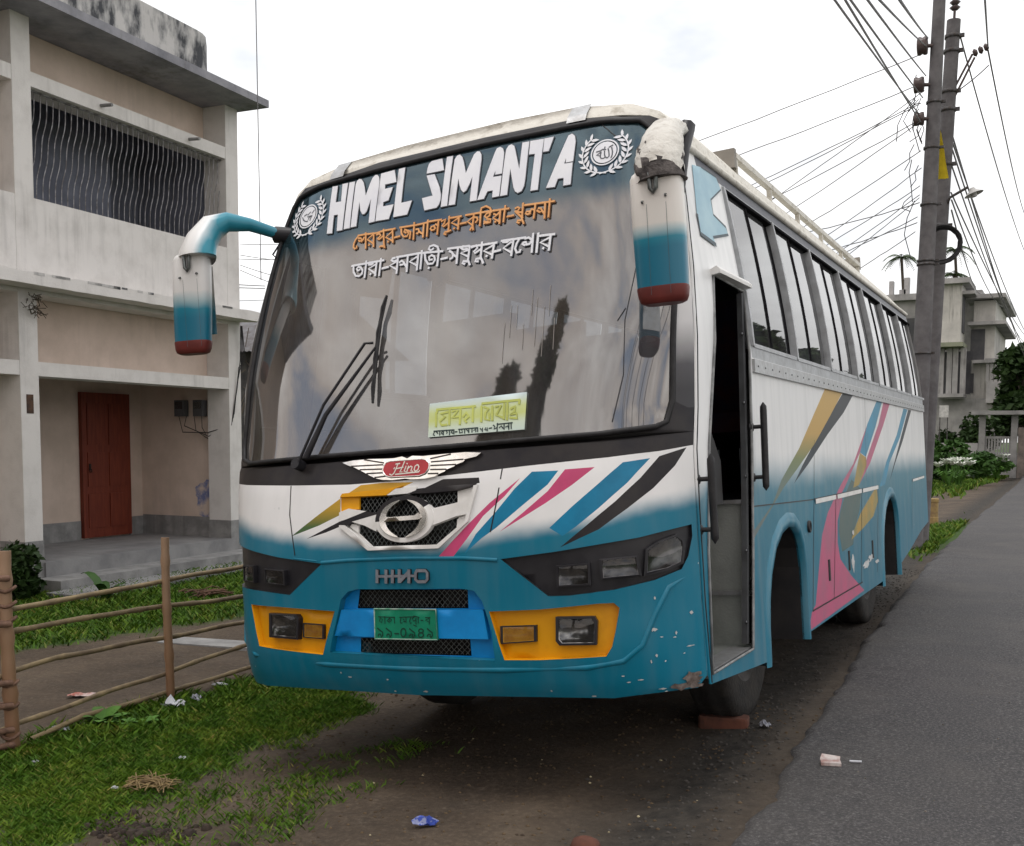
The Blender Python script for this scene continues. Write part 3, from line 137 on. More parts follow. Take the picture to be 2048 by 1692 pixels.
# ---------------------------------------------------------------- helpers
def tag(o, label=None, cat=None, group=None, kind=None):
    if label: o['label'] = label
    if cat: o['category'] = cat
    if group: o['group'] = group
    if kind: o['kind'] = kind
    return o
def empty(name, loc=(0, 0, 0), rz=0):
    o = bpy.data.objects.new(name, None); COL.objects.link(o); o.location = loc; o.rotation_euler = (0, 0, rz); o.empty_display_size = .2
    return o
MATS = {}
def nd(nt, t, **k):
    n = nt.nodes.new(t)
    for a, b in k.items(): setattr(n, a, b)
    return n
def mat(name, c, rough=.6, c2=None, scale=6, metal=0, bump=0, bscale=40, coat=0, spec=.3, lo=.38, hi=.62, detail=5, stretch=None, mid=None, streak=0):
    """a procedural principled material: two colours mixed by noise, with an optional bump"""
    if name in MATS: return MATS[name]
    m = bpy.data.materials.new(name); m.use_nodes = True; nt = m.node_tree; L = nt.links
    b = nt.nodes['Principled BSDF']; b.inputs['Roughness'].default_value = rough; b.inputs['Metallic'].default_value = metal
    b.inputs['Coat Weight'].default_value = coat; b.inputs['Specular IOR Level'].default_value = spec
    if c2 is None: c2 = tuple(v*.82 for v in c)
    t = nd(nt, 'ShaderNodeTexCoord'); src = t.outputs['Object']
    if stretch:
        q = nd(nt, 'ShaderNodeMapping'); q.inputs['Scale'].default_value = stretch; L.new(src, q.inputs[0]); src = q.outputs[0]
    n = nd(nt, 'ShaderNodeTexNoise'); n.inputs['Scale'].default_value = scale; n.inputs['Detail'].default_value = detail; n.inputs['Roughness'].default_value = .62
    L.new(src, n.inputs[0])
    r = nd(nt, 'ShaderNodeValToRGB'); e = r.color_ramp.elements
    e[0].position = lo; e[0].color = (*c2, 1); e[1].position = hi; e[1].color = (*c, 1)
    if mid: x = e.new((lo+hi)/2); x.color = (*mid, 1)
    L.new(n.outputs[0], r.inputs[0]); col = r.outputs[0]
    if streak:                                          # rain streaks: noise drawn out downwards
        q = nd(nt, 'ShaderNodeMapping'); q.inputs['Scale'].default_value = (5, 5, .35); L.new(t.outputs['Object'], q.inputs[0])
        n3 = nd(nt, 'ShaderNodeTexNoise'); n3.inputs['Scale'].default_value = 1.6; n3.inputs['Detail'].default_value = 7; n3.inputs['Roughness'].default_value = .65; L.new(q.outputs[0], n3.inputs[0])
        n4 = nd(nt, 'ShaderNodeTexNoise'); n4.inputs['Scale'].default_value = .9; n4.inputs['Detail'].default_value = 3; L.new(t.outputs['Object'], n4.inputs[0])
        k = nd(nt, 'ShaderNodeMath', operation='MULTIPLY'); L.new(n3.outputs[0], k.inputs[0]); L.new(n4.outputs[0], k.inputs[1])
        mr = nd(nt, 'ShaderNodeMapRange', interpolation_type='SMOOTHSTEP'); L.new(k.outputs[0], mr.inputs[0]); mr.inputs[1].default_value = .26; mr.inputs[2].default_value = .42; mr.inputs[4].default_value = streak
        mx = nd(nt, 'ShaderNodeMix', data_type='RGBA'); L.new(mr.outputs[0], mx.inputs[0]); L.new(col, mx.inputs[6]); mx.inputs[7].default_value = (.13, .125, .12, 1); col = mx.outputs[2]
    L.new(col, b.inputs['Base Color'])
    if bump:
        n2 = nd(nt, 'ShaderNodeTexNoise'); n2.inputs['Scale'].default_value = bscale; n2.inputs['Detail'].default_value = 4; L.new(src, n2.inputs[0])
        bp = nd(nt, 'ShaderNodeBump'); bp.inputs['Strength'].default_value = bump; bp.inputs['Distance'].default_value = .02
        L.new(n2.outputs[0], bp.inputs['Height']); L.new(bp.outputs[0], b.inputs['Normal'])
    MATS[name] = m; return m
def M(n): return MATS[n]
class MB:
    def __init__(s): s.v, s.f, s.m, s.sm = [], [], [], []
    def add(s, vs, fs, mi=0, smooth=False):
        o = len(s.v); s.v += [tuple(map(float, v)) for v in vs]
        for f in fs: s.f.append(tuple(o+i for i in f)); s.m.append(mi); s.sm.append(smooth)
    def box(s, x0, x1, y0, y1, z0, z1, mi=0, tf=None):
        vs = [(x, y, z) for x in (x0, x1) for y in (y0, y1) for z in (z0, z1)]
        if tf: vs = [tf(*v) for v in vs]
        s.add(vs, [(0, 1, 3, 2), (4, 6, 7, 5), (0, 4, 5, 1), (2, 3, 7, 6), (0, 2, 6, 4), (1, 5, 7, 3)], mi)
    def tube(s, pts, r, n=8, mi=0, cap=True, ry=None):
        P = [Vector(p) for p in pts]; R = r if isinstance(r, (list, tuple)) else [r]*len(P)
        rings, up = [], None
        for i, p in enumerate(P):
            t = (P[min(i+1, len(P)-1)]-P[max(i-1, 0)]).normalized()
            if up is None:
                up = Vector((0, 0, 1)) if abs(t.z) < .9 else Vector((0, 1, 0))
            a = t.cross(up)
            if a.length < 1e-6: a = t.orthogonal()
            a.normalize(); b = a.cross(t).normalized(); up = b
            k = (ry if ry else 1)
            rings.append([p+a*R[i]*math.cos(2*math.pi*j/n)+b*R[i]*k*math.sin(2*math.pi*j/n) for j in range(n)])
        vs = [v for q in rings for v in q]
        fs = [(i*n+j, i*n+(j+1) % n, (i+1)*n+(j+1) % n, (i+1)*n+j) for i in range(len(P)-1) for j in range(n)]
        s.add(vs, fs, mi, True)
        if cap: s.add(rings[0], [tuple(range(n))[::-1]], mi); s.add(rings[-1], [tuple(range(n))], mi)
    def lathe(s, prof, c, axis='X', n=32, mi=0, smooth=True):
        vs = []
        for r, h in prof:
            for j in range(n):
                a = 2*math.pi*j/n; u, w = r*math.cos(a), r*math.sin(a)
                vs.append((c[0]+h, c[1]+u, c[2]+w) if axis == 'X' else (c[0]+u, c[1]+w, c[2]+h))
        s.add(vs, [(i*n+j, i*n+(j+1) % n, (i+1)*n+(j+1) % n, (i+1)*n+j) for i in range(len(prof)-1) for j in range(n)], mi, smooth)
    def loft(s, rings, mi=0, smooth=True, cap=True, closed=True):
        n = len(rings[0]); vs = [v for q in rings for v in q]
        rng = range(n) if closed else range(n-1)
        s.add(vs, [(i*n+j, i*n+(j+1) % n, (i+1)*n+(j+1) % n, (i+1)*n+j) for i in range(len(rings)-1) for j in rng], mi, smooth)
        if cap: s.add(rings[0], [tuple(range(n))[::-1]], mi); s.add(rings[-1], [tuple(range(n))], mi)
    def build(s, name, mats, parent=None, flip=False, normals=None, fix=False):
        me = bpy.data.meshes.new(name); me.from_pydata(s.v, [], [f[::-1] for f in s.f] if flip else s.f)
        for m in (mats if isinstance(mats, (list, tuple)) else [mats]): me.materials.append(m)
        me.polygons.foreach_set('material_index', s.m); me.polygons.foreach_set('use_smooth', s.sm)
        if fix:
            bm = bmesh.new(); bm.from_mesh(me); bmesh.ops.recalc_face_normals(bm, faces=bm.faces); bm.to_mesh(me); bm.free()
        me.update()
        if normals: me.normals_split_custom_set_from_vertices(normals)
        o = bpy.data.objects.new(name, me); COL.objects.link(o)
        if parent: o.parent = parent
        return o
def copy_tree(o, parent=None):
    c = o.copy(); COL.objects.link(c)
    if parent: c.parent = parent
    for ch in list(o.children): copy_tree(ch, c)
    return c
def inside(p, poly):
    x, y = p; r = False; j = len(poly)-1
    for i in range(len(poly)):
        xi, yi = poly[i]; xj, yj = poly[j]
        if (yi > y) != (yj > y) and x < (xj-xi)*(y-yi)/(yj-yi)+xi: r = not r
        j = i
    return r
def cdt(polys, step, dom, lines=()):
    pts, ed = [], []
    for P in polys:
        o = len(pts); pts += [Vector(p) for p in P]; ed += [(o+i, o+(i+1) % len(P)) for i in range(len(P))]
    for P in lines:
        o = len(pts); pts += [Vector(p) for p in P]; ed += [(o+i, o+i+1) for i in range(len(P)-1)]
    x0, x1 = min(p[0] for p in dom), max(p[0] for p in dom); y0, y1 = min(p[1] for p in dom), max(p[1] for p in dom)
    nx, ny = int((x1-x0)/step), int((y1-y0)/step)
    for i in range(nx+1):
        for j in range(ny+1):
            q = (x0+(i+.5)*step+.0007*((j*7) % 5), y0+(j+.5)*step+.0007*((i*5) % 7))
            if inside(q, dom): pts.append(Vector(q))
    v, e, f, _, _, _ = delaunay_2d_cdt(pts, ed, [], 0, 1e-5)
    out = []
    for t in f:
        c = (sum(v[i].x for i in t)/len(t), sum(v[i].y for i in t)/len(t))
        if inside(c, dom): out.append((tuple(t), c))
    return [(p.x, p.y) for p in v], out
def resample(poly, step):
    out = []
    for i in range(len(poly)):
        a, b = poly[i], poly[(i+1) % len(poly)]; n = max(1, int(math.hypot(b[0]-a[0], b[1]-a[1])/step))
        out += [(a[0]+(b[0]-a[0])*k/n, a[1]+(b[1]-a[1])*k/n) for k in range(n)]
    return out
def area(p): return sum(p[i][0]*p[(i+1) % len(p)][1]-p[(i+1) % len(p)][0]*p[i][1] for i in range(len(p)))
def plate(mb, poly, mp, o0, o1, step=.06, mi=0, wall=None):
    """a flat shape laid on a curved surface: cap at height o1, side walls down to o0"""
    if area(poly) < 0: poly = poly[::-1]
    poly = resample(poly, step)
    v, t = cdt([poly], step, poly)
    mb.add([mp(a, b, o1) for a, b in v], [q for q, _ in t], mi, True)
    if o0 != o1:
        n = len(poly); mb.add([mp(a, b, o0) for a, b in poly]+[mp(a, b, o1) for a, b in poly],
                              [(i, (i+1) % n, n+(i+1) % n, n+i) if o1 > o0 else (n+i, n+(i+1) % n, (i+1) % n, i) for i in range(n)], mi if wall is None else wall)
def ribbon(mb, line, w, mp, off, mi=0):
    P = [Vector(p) for p in line]; n = len(P); a, b = [], []
    for i, p in enumerate(P):
        t = (P[min(i+1, n-1)]-P[max(i-1, 0)])
        if t.length < 1e-9: t = Vector((1, 0))
        t.normalize(); q = Vector((-t.y, t.x))*w/2
        e = t*(w*.3 if i == n-1 else -w*.3 if i == 0 else 0)
        a.append(p+q+e); b.append(p-q+e)
    mb.add([mp(v.x, v.y, off) for v in a+b], [(n+i, n+i+1, i+1, i) for i in range(n-1)], mi)
def fn(X, z):
    e = 2e-3; X = max(-xs(z)+e, min(xs(z)-e, X))
    a = Vector((2*e, fy(X+e, z)-fy(X-e, z), 0)); b = Vector((0, fy(X, z+e)-fy(X, z-e), 2*e)); return a.cross(b).normalized()
def fpt(X, z, off=0):
    n = fn(X, z); return Vector((X, fy(X, z), z))+n*off
def spt(Y, z, off=0):
    d = (xs(z+.002)-xs(z-.002))/.004; n = Vector((1, 0, -d)).normalized(); return Vector((xs(z), Y, z))+n*off
def lpt(Y, z, off=0):
    p = spt(Y, z, off); return Vector((-p.x, p.y, p.z))
# ---------------------------------------------------------------- bus materials
def paint_mat():
    m = bpy.data.materials.new('coach_paint'); m.use_nodes = True; nt = m.node_tree; L = nt.links; b = nt.nodes['Principled BSDF']
    t = nd(nt, 'ShaderNodeTexCoord'); s = nd(nt, 'ShaderNodeSeparateXYZ'); L.new(t.outputs['Object'], s.inputs[0])
    n = nd(nt, 'ShaderNodeTexNoise'); n.inputs['Scale'].default_value = 3.0; n.inputs['Detail'].default_value = 4; L.new(t.outputs['Object'], n.inputs[0])
    def mth(op, a, b_=0, cl=False):
        q = nd(nt, 'ShaderNodeMath', operation=op, use_clamp=cl)
        for i, v in enumerate((a, b_)):
            if isinstance(v, (int, float)): q.inputs[i].default_value = v
            else: L.new(v, q.inputs[i])
        return q.outputs[0]
    def rng(v, a, b_):
        q = nd(nt, 'ShaderNodeMapRange', interpolation_type='SMOOTHSTEP'); L.new(v, q.inputs[0]); q.inputs[1].default_value = a; q.inputs[2].default_value = b_; return q.outputs[0]
    front = mth('ADD', mth('MULTIPLY', mth('MULTIPLY', s.outputs[0], s.outputs[0]), .097), 1.10)
    isside = rng(s.outputs[1], .0, .3)
    z0 = mth('ADD', mth('MULTIPLY', isside, mth('SUBTRACT', 1.33, front)), front)
    h = mth('ADD', mth('SUBTRACT', s.outputs[2], z0), mth('MULTIPLY', mth('SUBTRACT', n.outputs[0], .5), .10))
    f_front = rng(h, -.045, .05); f_side = rng(h, -.13, .10)
    f = mth('ADD', mth('MULTIPLY', isside, mth('SUBTRACT', f_side, f_front)), f_front)
    def mix(fac, a, b_):
        q = nd(nt, 'ShaderNodeMix', data_type='RGBA')
        L.new(fac, q.inputs[0]) if not isinstance(fac, (int, float)) else setattr(q.inputs[0], 'default_value', fac)
        for i, v in ((6, a), (7, b_)):
            if isinstance(v, tuple): q.inputs[i].default_value = (*v, 1)
            else: L.new(v, q.inputs[i])
        return q.outputs[2]
    n3 = nd(nt, 'ShaderNodeTexNoise'); n3.inputs['Scale'].default_value = 1.4; n3.inputs['Detail'].default_value = 6; L.new(t.outputs['Object'], n3.inputs[0])
    teal = mix(n3.outputs[0], (.004, .142, .225), (.005, .185, .290))
    white = mix(n3.outputs[0], (.77, .775, .775), (.84, .845, .85))
    c = mix(f, teal, white)
    # road dust and side reflection painted as a grey film, heavier on the sides, streaked
    mp_ = nd(nt, 'ShaderNodeMapping'); mp_.inputs['Scale'].default_value = (9, 9, 1.1); L.new(t.outputs['Object'], mp_.inputs[0])
    n4 = nd(nt, 'ShaderNodeTexNoise'); n4.inputs['Scale'].default_value = 1.5; n4.inputs['Detail'].default_value = 6; L.new(mp_.outputs[0], n4.inputs[0])
    d = mth('MULTIPLY', rng(n4.outputs[0], .35, .75), mth('ADD', mth('MULTIPLY', isside, .14), .07))
    d2 = mth('ADD', d, mth('MULTIPLY', isside, .05))
    c = mix(d2, c, (.30, .33, .33))
    # chips and scratches
    n5 = nd(nt, 'ShaderNodeTexNoise'); n5.inputs['Scale'].default_value = 16; n5.inputs['Detail'].default_value = 3; L.new(t.outputs['Object'], n5.inputs[0])
    c = mix(mth('MULTIPLY', rng(n5.outputs[0], .76, .775), .7), c, (.55, .58, .58))
    n6 = nd(nt, 'ShaderNodeTexNoise'); n6.inputs['Scale'].default_value = 11; n6.inputs['Detail'].default_value = 3; n6.noise_dimensions = '4D'; n6.inputs['W'].default_value = 3; L.new(t.outputs['Object'], n6.inputs[0])
    c = mix(mth('MULTIPLY', rng(n6.outputs[0], .76, .78), .6), c, (.12, .10, .09))
    L.new(c, b.inputs['Base Color']); b.inputs['Roughness'].default_value = .30; b.inputs['Specular IOR Level'].default_value = .28
    nb = nd(nt, 'ShaderNodeTexNoise'); nb.inputs['Scale'].default_value = 5; nb.inputs['Detail'].default_value = 3; L.new(t.outputs['Object'], nb.inputs[0])
    bp = nd(nt, 'ShaderNodeBump'); bp.inputs['Strength'].default_value = .12; bp.inputs['Distance'].default_value = .02; L.new(nb.outputs[0], bp.inputs['Height']); L.new(bp.outputs[0], b.inputs['Normal'])
    MATS['paint'] = m; return m
paint_mat()
def ramp_mat(name, axis, stops, rough=.35, src='Object', noise=.0):
    m = bpy.data.materials.new(name); m.use_nodes = True; nt = m.node_tree; L = nt.links; b = nt.nodes['Principled BSDF']; b.inputs['Roughness'].default_value = rough
    t = nd(nt, 'ShaderNodeTexCoord'); s = nd(nt, 'ShaderNodeSeparateXYZ'); L.new(t.outputs[src], s.inputs[0])
    a, z = stops[0][0], stops[-1][0]
    n = nd(nt, 'ShaderNodeTexNoise'); n.inputs['Scale'].default_value = 9; L.new(t.outputs[src], n.inputs[0])
    q = nd(nt, 'ShaderNodeMath', operation='MULTIPLY_ADD'); L.new(n.outputs[0], q.inputs[0]); q.inputs[1].default_value = noise; L.new(s.outputs[axis], q.inputs[2])
    mr = nd(nt, 'ShaderNodeMapRange'); L.new(q.outputs[0], mr.inputs[0]); mr.inputs[1].default_value = a; mr.inputs[2].default_value = z
    r = nd(nt, 'ShaderNodeValToRGB'); L.new(mr.outputs[0], r.inputs[0]); e = r.color_ramp.elements
    while len(e) < len(stops): e.new(.5)
    for i, (p, c) in enumerate(stops): e[i].position = (p-a)/(z-a); e[i].color = (*c, 1)
    L.new(r.outputs[0], b.inputs['Base Color']); MATS[name] = m; return m
WHITE, TEAL, BLACK = (.76, .755, .74), (.008, .15, .24), (.016, .016, .02)
mat('white_paint', WHITE, .38, (.64, .635, .61), 9, lo=.3, hi=.55)
mat('black_paint', (.012, .011, .015), .40, (.026, .023, .023), 7, bump=.06, bscale=12)
mat('pink_paint', (.60, .075, .20), .38, (.50, .07, .17), 7)
mat('blue_paint', (.012, .21, .38), .36, (.01, .17, .31), 7)
mat('sky_blue_paint', (.004, .25, .62), .4, (.004, .20, .52), 6)
ramp_mat('stripe_front', 2, [(1.10, (.01, .03, .02)), (1.19, (.05, .12, .03)), (1.27, (.45, .28, .02)), (1.40, (.62, .33, .012))], .36)
ramp_mat('stripe_side', 2, [(1.0, (.12, .15, .15)), (1.25, (.11, .16, .13)), (1.37, (.15, .19, .06)), (1.52, (.48, .29, .05)), (1.85, (.52, .32, .06))], .42)
ramp_mat('dart_side', 2, [(1.25, (.03, .045, .06)), (1.5, (.035, .042, .048)), (1.85, (.06, .065, .072))], .6)
mat('pink_side', (.50, .10, .20), .4, (.40, .12, .20), 5)
mat('blue_side', (.04, .26, .42), .4, (.05, .22, .34), 6)
mat('gold_side', (.42, .27, .06), .42, (.28, .24, .09), 6)
mat('olive_side', (.07, .13, .13), .42, (.10, .14, .13), 4)
mat('yellow_paint', (.72, .33, .004), .38, (.62, .27, .006), 5, lo=.3, hi=.5)
mat('roof_white', (.68, .66, .60), .6, (.42, .39, .33), 14, lo=.30, hi=.48, bump=.3, bscale=30)
ramp_mat('pillar_paint', 2, [(1.70, (.02, .02, .025)), (1.80, (.06, .06, .07)), (1.98, (.62, .62, .63)), (2.3, (.72, .72, .71))], .35, noise=.04)
mat('rubber', (.018, .018, .02), .55, (.03, .03, .032), 20)
mat('dark_plastic', (.016, .016, .02), .36, (.026, .026, .03), 9)
mat('lamp_chrome', (.30, .30, .30), .16, (.16, .16, .16), 40, metal=1)
mat('chrome', (.80, .79, .77), .14, (.66, .64, .60), 18, metal=1)
mat('dull_chrome', (.13, .13, .135), .18, (.07, .07, .075), 30, metal=1)
mat('aluminium', (.46, .47, .48), .42, (.36, .36, .36), 22, metal=.75, bump=.1)
mat('silver_paint', (.40, .42, .44), .4, (.26, .27, .28), 12, lo=.3)
mat('wire_metal', (.20, .22, .22), .4, (.12, .13, .13), 30, metal=.7)
mat('plate_green', (.004, .22, .12), .42, (.004, .18, .10), 9)
mat('plate_dark', (.005, .045, .03), .5)
mat('red_enamel', (.45, .035, .045), .25, (.36, .03, .04), 9)
mat('cream_white', (.80, .76, .68), .35)
mat('vinyl_white', (.80, .82, .86), .45, (.74, .76, .82), 5)
mat('vinyl_orange', (.80, .42, .17), .5, (.70, .33, .12), 9)
mat('vinyl_shadow', (.16, .07, .03), .6)
mat('dark_interior', (.018, .018, .02), .8, (.03, .028, .028), 5)
mat('checker_plate', (.36, .38, .36), .45, (.24, .26, .24), 3, metal=.3, bump=.16, bscale=90)
mat('cabin_grey', (.10, .10, .105), .8, (.07, .07, .07), 5)
mat('tyre_rubber', (.018, .0175, .017), .9, (.032, .029, .026), 9, bump=.3)
mat('rim_steel', (.065, .062, .06), .7, (.03, .028, .026), 9, metal=.5)
mat('seat_fabric', (.06, .02, .025), .9, (.03, .02, .04), 8)
mat('strip_red', (.22, .03, .03), .9, (.12, .02, .02), 8)
mat('rust', (.10, .055, .035), .85, (.05, .035, .03), 18, bump=.5)
mat('amber_lens', (.85, .47, .02), .15, (.70, .34, .01), 30)
mat('mirror_red', (.16, .03, .025), .45, (.12, .025, .022), 9)
mat('peel_blue', (.42, .60, .68), .6, (.34, .52, .62), 5)
mat('peel_dark', (.10, .13, .15), .6)
def glass_mat(name, tint, dust, d0, d1, scale, rough=.015, boost=1.0, stretch=(1, 1, 1), ior=1.5, strip=None):
    m = bpy.data.materials.new(name); m.use_nodes = True; nt = m.node_tree; L = nt.links; nt.nodes.remove(nt.nodes['Principled BSDF'])
    out = nt.nodes['Material Output']; t = nd(nt, 'ShaderNodeTexCoord')
    tr = nd(nt, 'ShaderNodeBsdfTransparent'); tr.inputs[0].default_value = (*tint, 1)
    gl = nd(nt, 'ShaderNodeBsdfGlossy'); gl.inputs['Roughness'].default_value = rough; gl.inputs[0].default_value = (1, 1, 1, 1)
    fr = nd(nt, 'ShaderNodeFresnel'); fr.inputs[0].default_value = ior
    k = nd(nt, 'ShaderNodeMath', operation='MULTIPLY', use_clamp=True); L.new(fr.outputs[0], k.inputs[0]); k.inputs[1].default_value = boost
    m1 = nd(nt, 'ShaderNodeMixShader'); L.new(k.outputs[0], m1.inputs[0]); L.new(tr.outputs[0], m1.inputs[1]); L.new(gl.outputs[0], m1.inputs[2])
    mp_ = nd(nt, 'ShaderNodeMapping'); mp_.inputs['Scale'].default_value = stretch; L.new(t.outputs['Object'], mp_.inputs[0])
    n = nd(nt, 'ShaderNodeTexNoise'); n.inputs['Scale'].default_value = scale; n.inputs['Detail'].default_value = 6; n.inputs['Roughness'].default_value = .6; L.new(mp_.outputs[0], n.inputs[0])
    mr = nd(nt, 'ShaderNodeMapRange'); L.new(n.outputs[0], mr.inputs[0]); mr.inputs[1].default_value = .3; mr.inputs[2].default_value = .72; mr.inputs[3].default_value = d0; mr.inputs[4].default_value = d1
    n2 = nd(nt, 'ShaderNodeTexNoise'); n2.inputs['Scale'].default_value = scale*.8; n2.inputs['Detail'].default_value = 4; n2.noise_dimensions = '4D'; n2.inputs['W'].default_value = 5; L.new(mp_.outputs[0], n2.inputs[0])
    r = nd(nt, 'ShaderNodeValToRGB'); L.new(n2.outputs[0], r.inputs[0]); e = r.color_ramp.elements
    e[0].position = .38; e[0].color = (*dust[0], 1); e[1].position = .62; e[1].color = (*dust[1], 1)
    df = nd(nt, 'ShaderNodeBsdfDiffuse'); L.new(r.outputs[0], df.inputs[0])
    if strip:                                           # the tinted sun strip along the top of the glass
        sx = nd(nt, 'ShaderNodeSeparateXYZ'); L.new(t.outputs['Object'], sx.inputs[0]); sr = nd(nt, 'ShaderNodeMapRange', interpolation_type='SMOOTHSTEP'); L.new(sx.outputs[2], sr.inputs[0]); sr.inputs[1].default_value = strip-.10; sr.inputs[2].default_value = strip+.02
        mx = nd(nt, 'ShaderNodeMix', data_type='RGBA'); L.new(sr.outputs[0], mx.inputs[0]); L.new(r.outputs[0], mx.inputs[6]); mx.inputs[7].default_value = (.10, .19, .23, 1); L.new(mx.outputs[2], df.inputs[0])
        gm_ = nd(nt, 'ShaderNodeMix', data_type='RGBA'); L.new(sr.outputs[0], gm_.inputs[0]); gm_.inputs[6].default_value = (1, 1, 1, 1); gm_.inputs[7].default_value = (.40, .55, .66, 1); L.new(gm_.outputs[2], gl.inputs[0])
    m2 = nd(nt, 'ShaderNodeMixShader'); L.new(mr.outputs[0], m2.inputs[0]); L.new(m1.outputs[0], m2.inputs[1]); L.new(df.outputs[0], m2.inputs[2])
    L.new(m2.outputs[0], out.inputs[0]); MATS[name] = m; return m
glass_mat('windshield_glass', (.20, .22, .23), ((.22, .28, .36), (.50, .43, .37)), .06, .22, 1.5, .03, 1.0, (2.4, 1.5, .55), 2.6, 2.60)  # dust tints mottled warm and cool to carry the cloud reflections too
glass_mat('pane_glass', (.30, .33, .37), ((.45, .48, .52), (.5, .5, .5)), .03, .10, 3, .015, 1.0, (1, 1, 1), 2.0)
glass_mat('lamp_glass', (.85, .87, .88), ((.4, .4, .4), (.5, .5, .48)), .01, .05, 9, .03, 1.0)

# ---------------------------------------------------------------- the bus
BM = Matrix(((0.996995, -0.000000, -0.077469), (0.000462, 0.999982, 0.005940), (0.077467, -0.005958, 0.996977))).to_4x4()
bus = empty('coach_bus'); bus.matrix_world = BM
tag(bus, 'parked white and teal coach with pink, yellow and black stripes and its front door open', 'bus')
ROOF = [(1.085, 2.80), (1.07, 2.87), (1.016, 2.936), (.9, 2.985), (.63, 3.025), (.3, 3.035), (0, 3.035), (-.3, 3.035), (-.63, 3.025), (-.9, 2.985), (-1.016, 2.936), (-1.07, 2.87), (-1.085, 2.80)]
fdom = [(-1.18, .40), (-.9, .43), (0, .436), (.9, .445), (1.18, .455), (1.209, .5)] + [(xs(z)-.001, z) for z in (.8, 1.1, 1.4, 1.6, 1.9, 2.1, 2.3, 2.5, 2.7)] + ROOF[:] + [(-xs(z)+.001, z) for z in (2.7, 2.5, 2.3, 2.1, 1.9, 1.6, 1.4, 1.1, .8)] + [(-1.209, .5)]
pillar = [(1.142, 1.632), (1.142, 2.049), (1.114, 2.38), (1.09, 2.5), (1.3, 2.5), (1.3, 1.60), (1.19, 1.60)]
regs = [('stripe_front', D['yellow_stripe']), ('black_paint', D['black_dart']), ('pink_paint', D['pink1']), ('blue_paint', D['blue1']), ('pink_paint', D['pink2']), ('blue_paint', D['blue2']), ('black_paint', D['black2']),
        ('black_paint', D['band'])]
surround = [(-1.3, 1.5), (1.3, 1.5), (1.3, 2.8), (1.04, 2.885), (.983, 2.912), (.65, 2.948), (.19, 2.958), (-.41, 2.961), (-.92, 2.938), (-1.0, 2.90), (-1.04, 2.84), (-1.3, 2.8)]
holes = ['glass', 'hlL', 'hlR', 'yeL', 'yeR', 'bg', 'grille']
fv, ft = cdt([fdom]+[resample(p, .06) for _, p in regs]+[surround, pillar]+[resample(D[h], .05) for h in holes], .05, fdom)
mnames = ['paint', 'stripe_front', 'black_paint', 'pink_paint', 'blue_paint', 'roof_white', 'pillar_paint']
mb, gm = MB(), MB()
keep, kg, kn = [], [], []
for t, c in ft:
    k = 'paint'
    for n_, p in regs:
        if inside(c, p): k = n_
    if k != 'black_paint' and inside(c, surround): k = 'black_paint'
    if inside(c, pillar): k = 'pillar_paint'
    if c[1] > 2.8 and not inside(c, surround): k = 'roof_white'
    h = next((q for q in holes if inside(c, D[q])), None)
    if h == 'glass': kg.append(t)
    elif h is None: keep.append(t); kn.append(mnames.index(k))
def sub(tris, off, mi=None):
    ids = sorted({i for t in tris for i in t}); ix = {a: b for b, a in enumerate(ids)}
    m = MB(); m.v = [tuple(fpt(*fv[i], off)) for i in ids]; nr = [tuple(fn(*fv[i])) for i in ids]
    m.f = [tuple(ix[i] for i in t) for t in tris]; m.m = mi or [0]*len(tris); m.sm = [True]*len(tris); return m, nr
m, nr = sub(keep, 0, kn); m.build('front_panel', [M(q) for q in mnames], bus, normals=nr)
m, nr = sub(kg, -.004); windshield = m.build('windshield', M('windshield_glass'), bus, normals=nr)
sb = MB(); ol = resample(D['glass'], .05); sb.tube([fpt(*p, .003) for p in ol+ol[:1]], .012, 6, cap=False); sb.build('windshield_seal', M('rubber'), bus)
# crack and scratches in the glass
cb = MB()
for ln in ([(.78, 2.9), (.86, 2.82), (.93, 2.75)], [(1.0, 2.45), (.99, 2.2), (.96, 1.98), (.965, 1.75), (.93, 1.56)], [(.93, 1.98), (.96, 2.03)]):
    ribbon(cb, ln, .0035, fpt, -.001)
for i in range(9):
    x = .42+.03*i+random.uniform(-.01, .01); z = random.uniform(2.0, 2.2); ribbon(cb, [(x, z), (x+.004, z-random.uniform(.1, .22))], .0022, fpt, -.001, 1)
cb.build('glass_crack', [M('dark_plastic'), mat('scratch', (.35, .33, .31), .6)], windshield)
# bumper ridges
rb = MB()
lip = [(-1.19, .92), (-1.17, .75), (-1.12, .63), (-.95, .585), (-.45, .565), (0, .56), (.45, .565), (.82, .578), (.96, .60), (1.03, .66), (1.075, .78), (1.12, .88), (1.17, .915)]
rb.tube([fpt(x, z, -.004) for x, z in lip], [.004]+[.013]*11+[.004], 8)
up = [(-.45, 1.028), (-.3, 1.036), (0, 1.040), (.3, 1.034), (.46, 1.022)]
rb.tube([fpt(x, z, -.003) for x, z in up], .010, 8)
rb.tube([fpt(-.62+.02*i, 1.05-.002*i, -.004) for i in range(8)], .006, 6)
rb.build('bumper_ridge', M('paint'), bus)
# seams of the front lid
for ln in ([(-.66, 1.383), (-.652, 1.25), (-.625, 1.14), (-.61, 1.065)], [(.47, 1.395), (.455, 1.27), (.43, 1.14)]):
    sm = MB(); ribbon(sm, ln, .006, fpt, .0015); sm.build('panel_seam', M('black_paint'), bus)
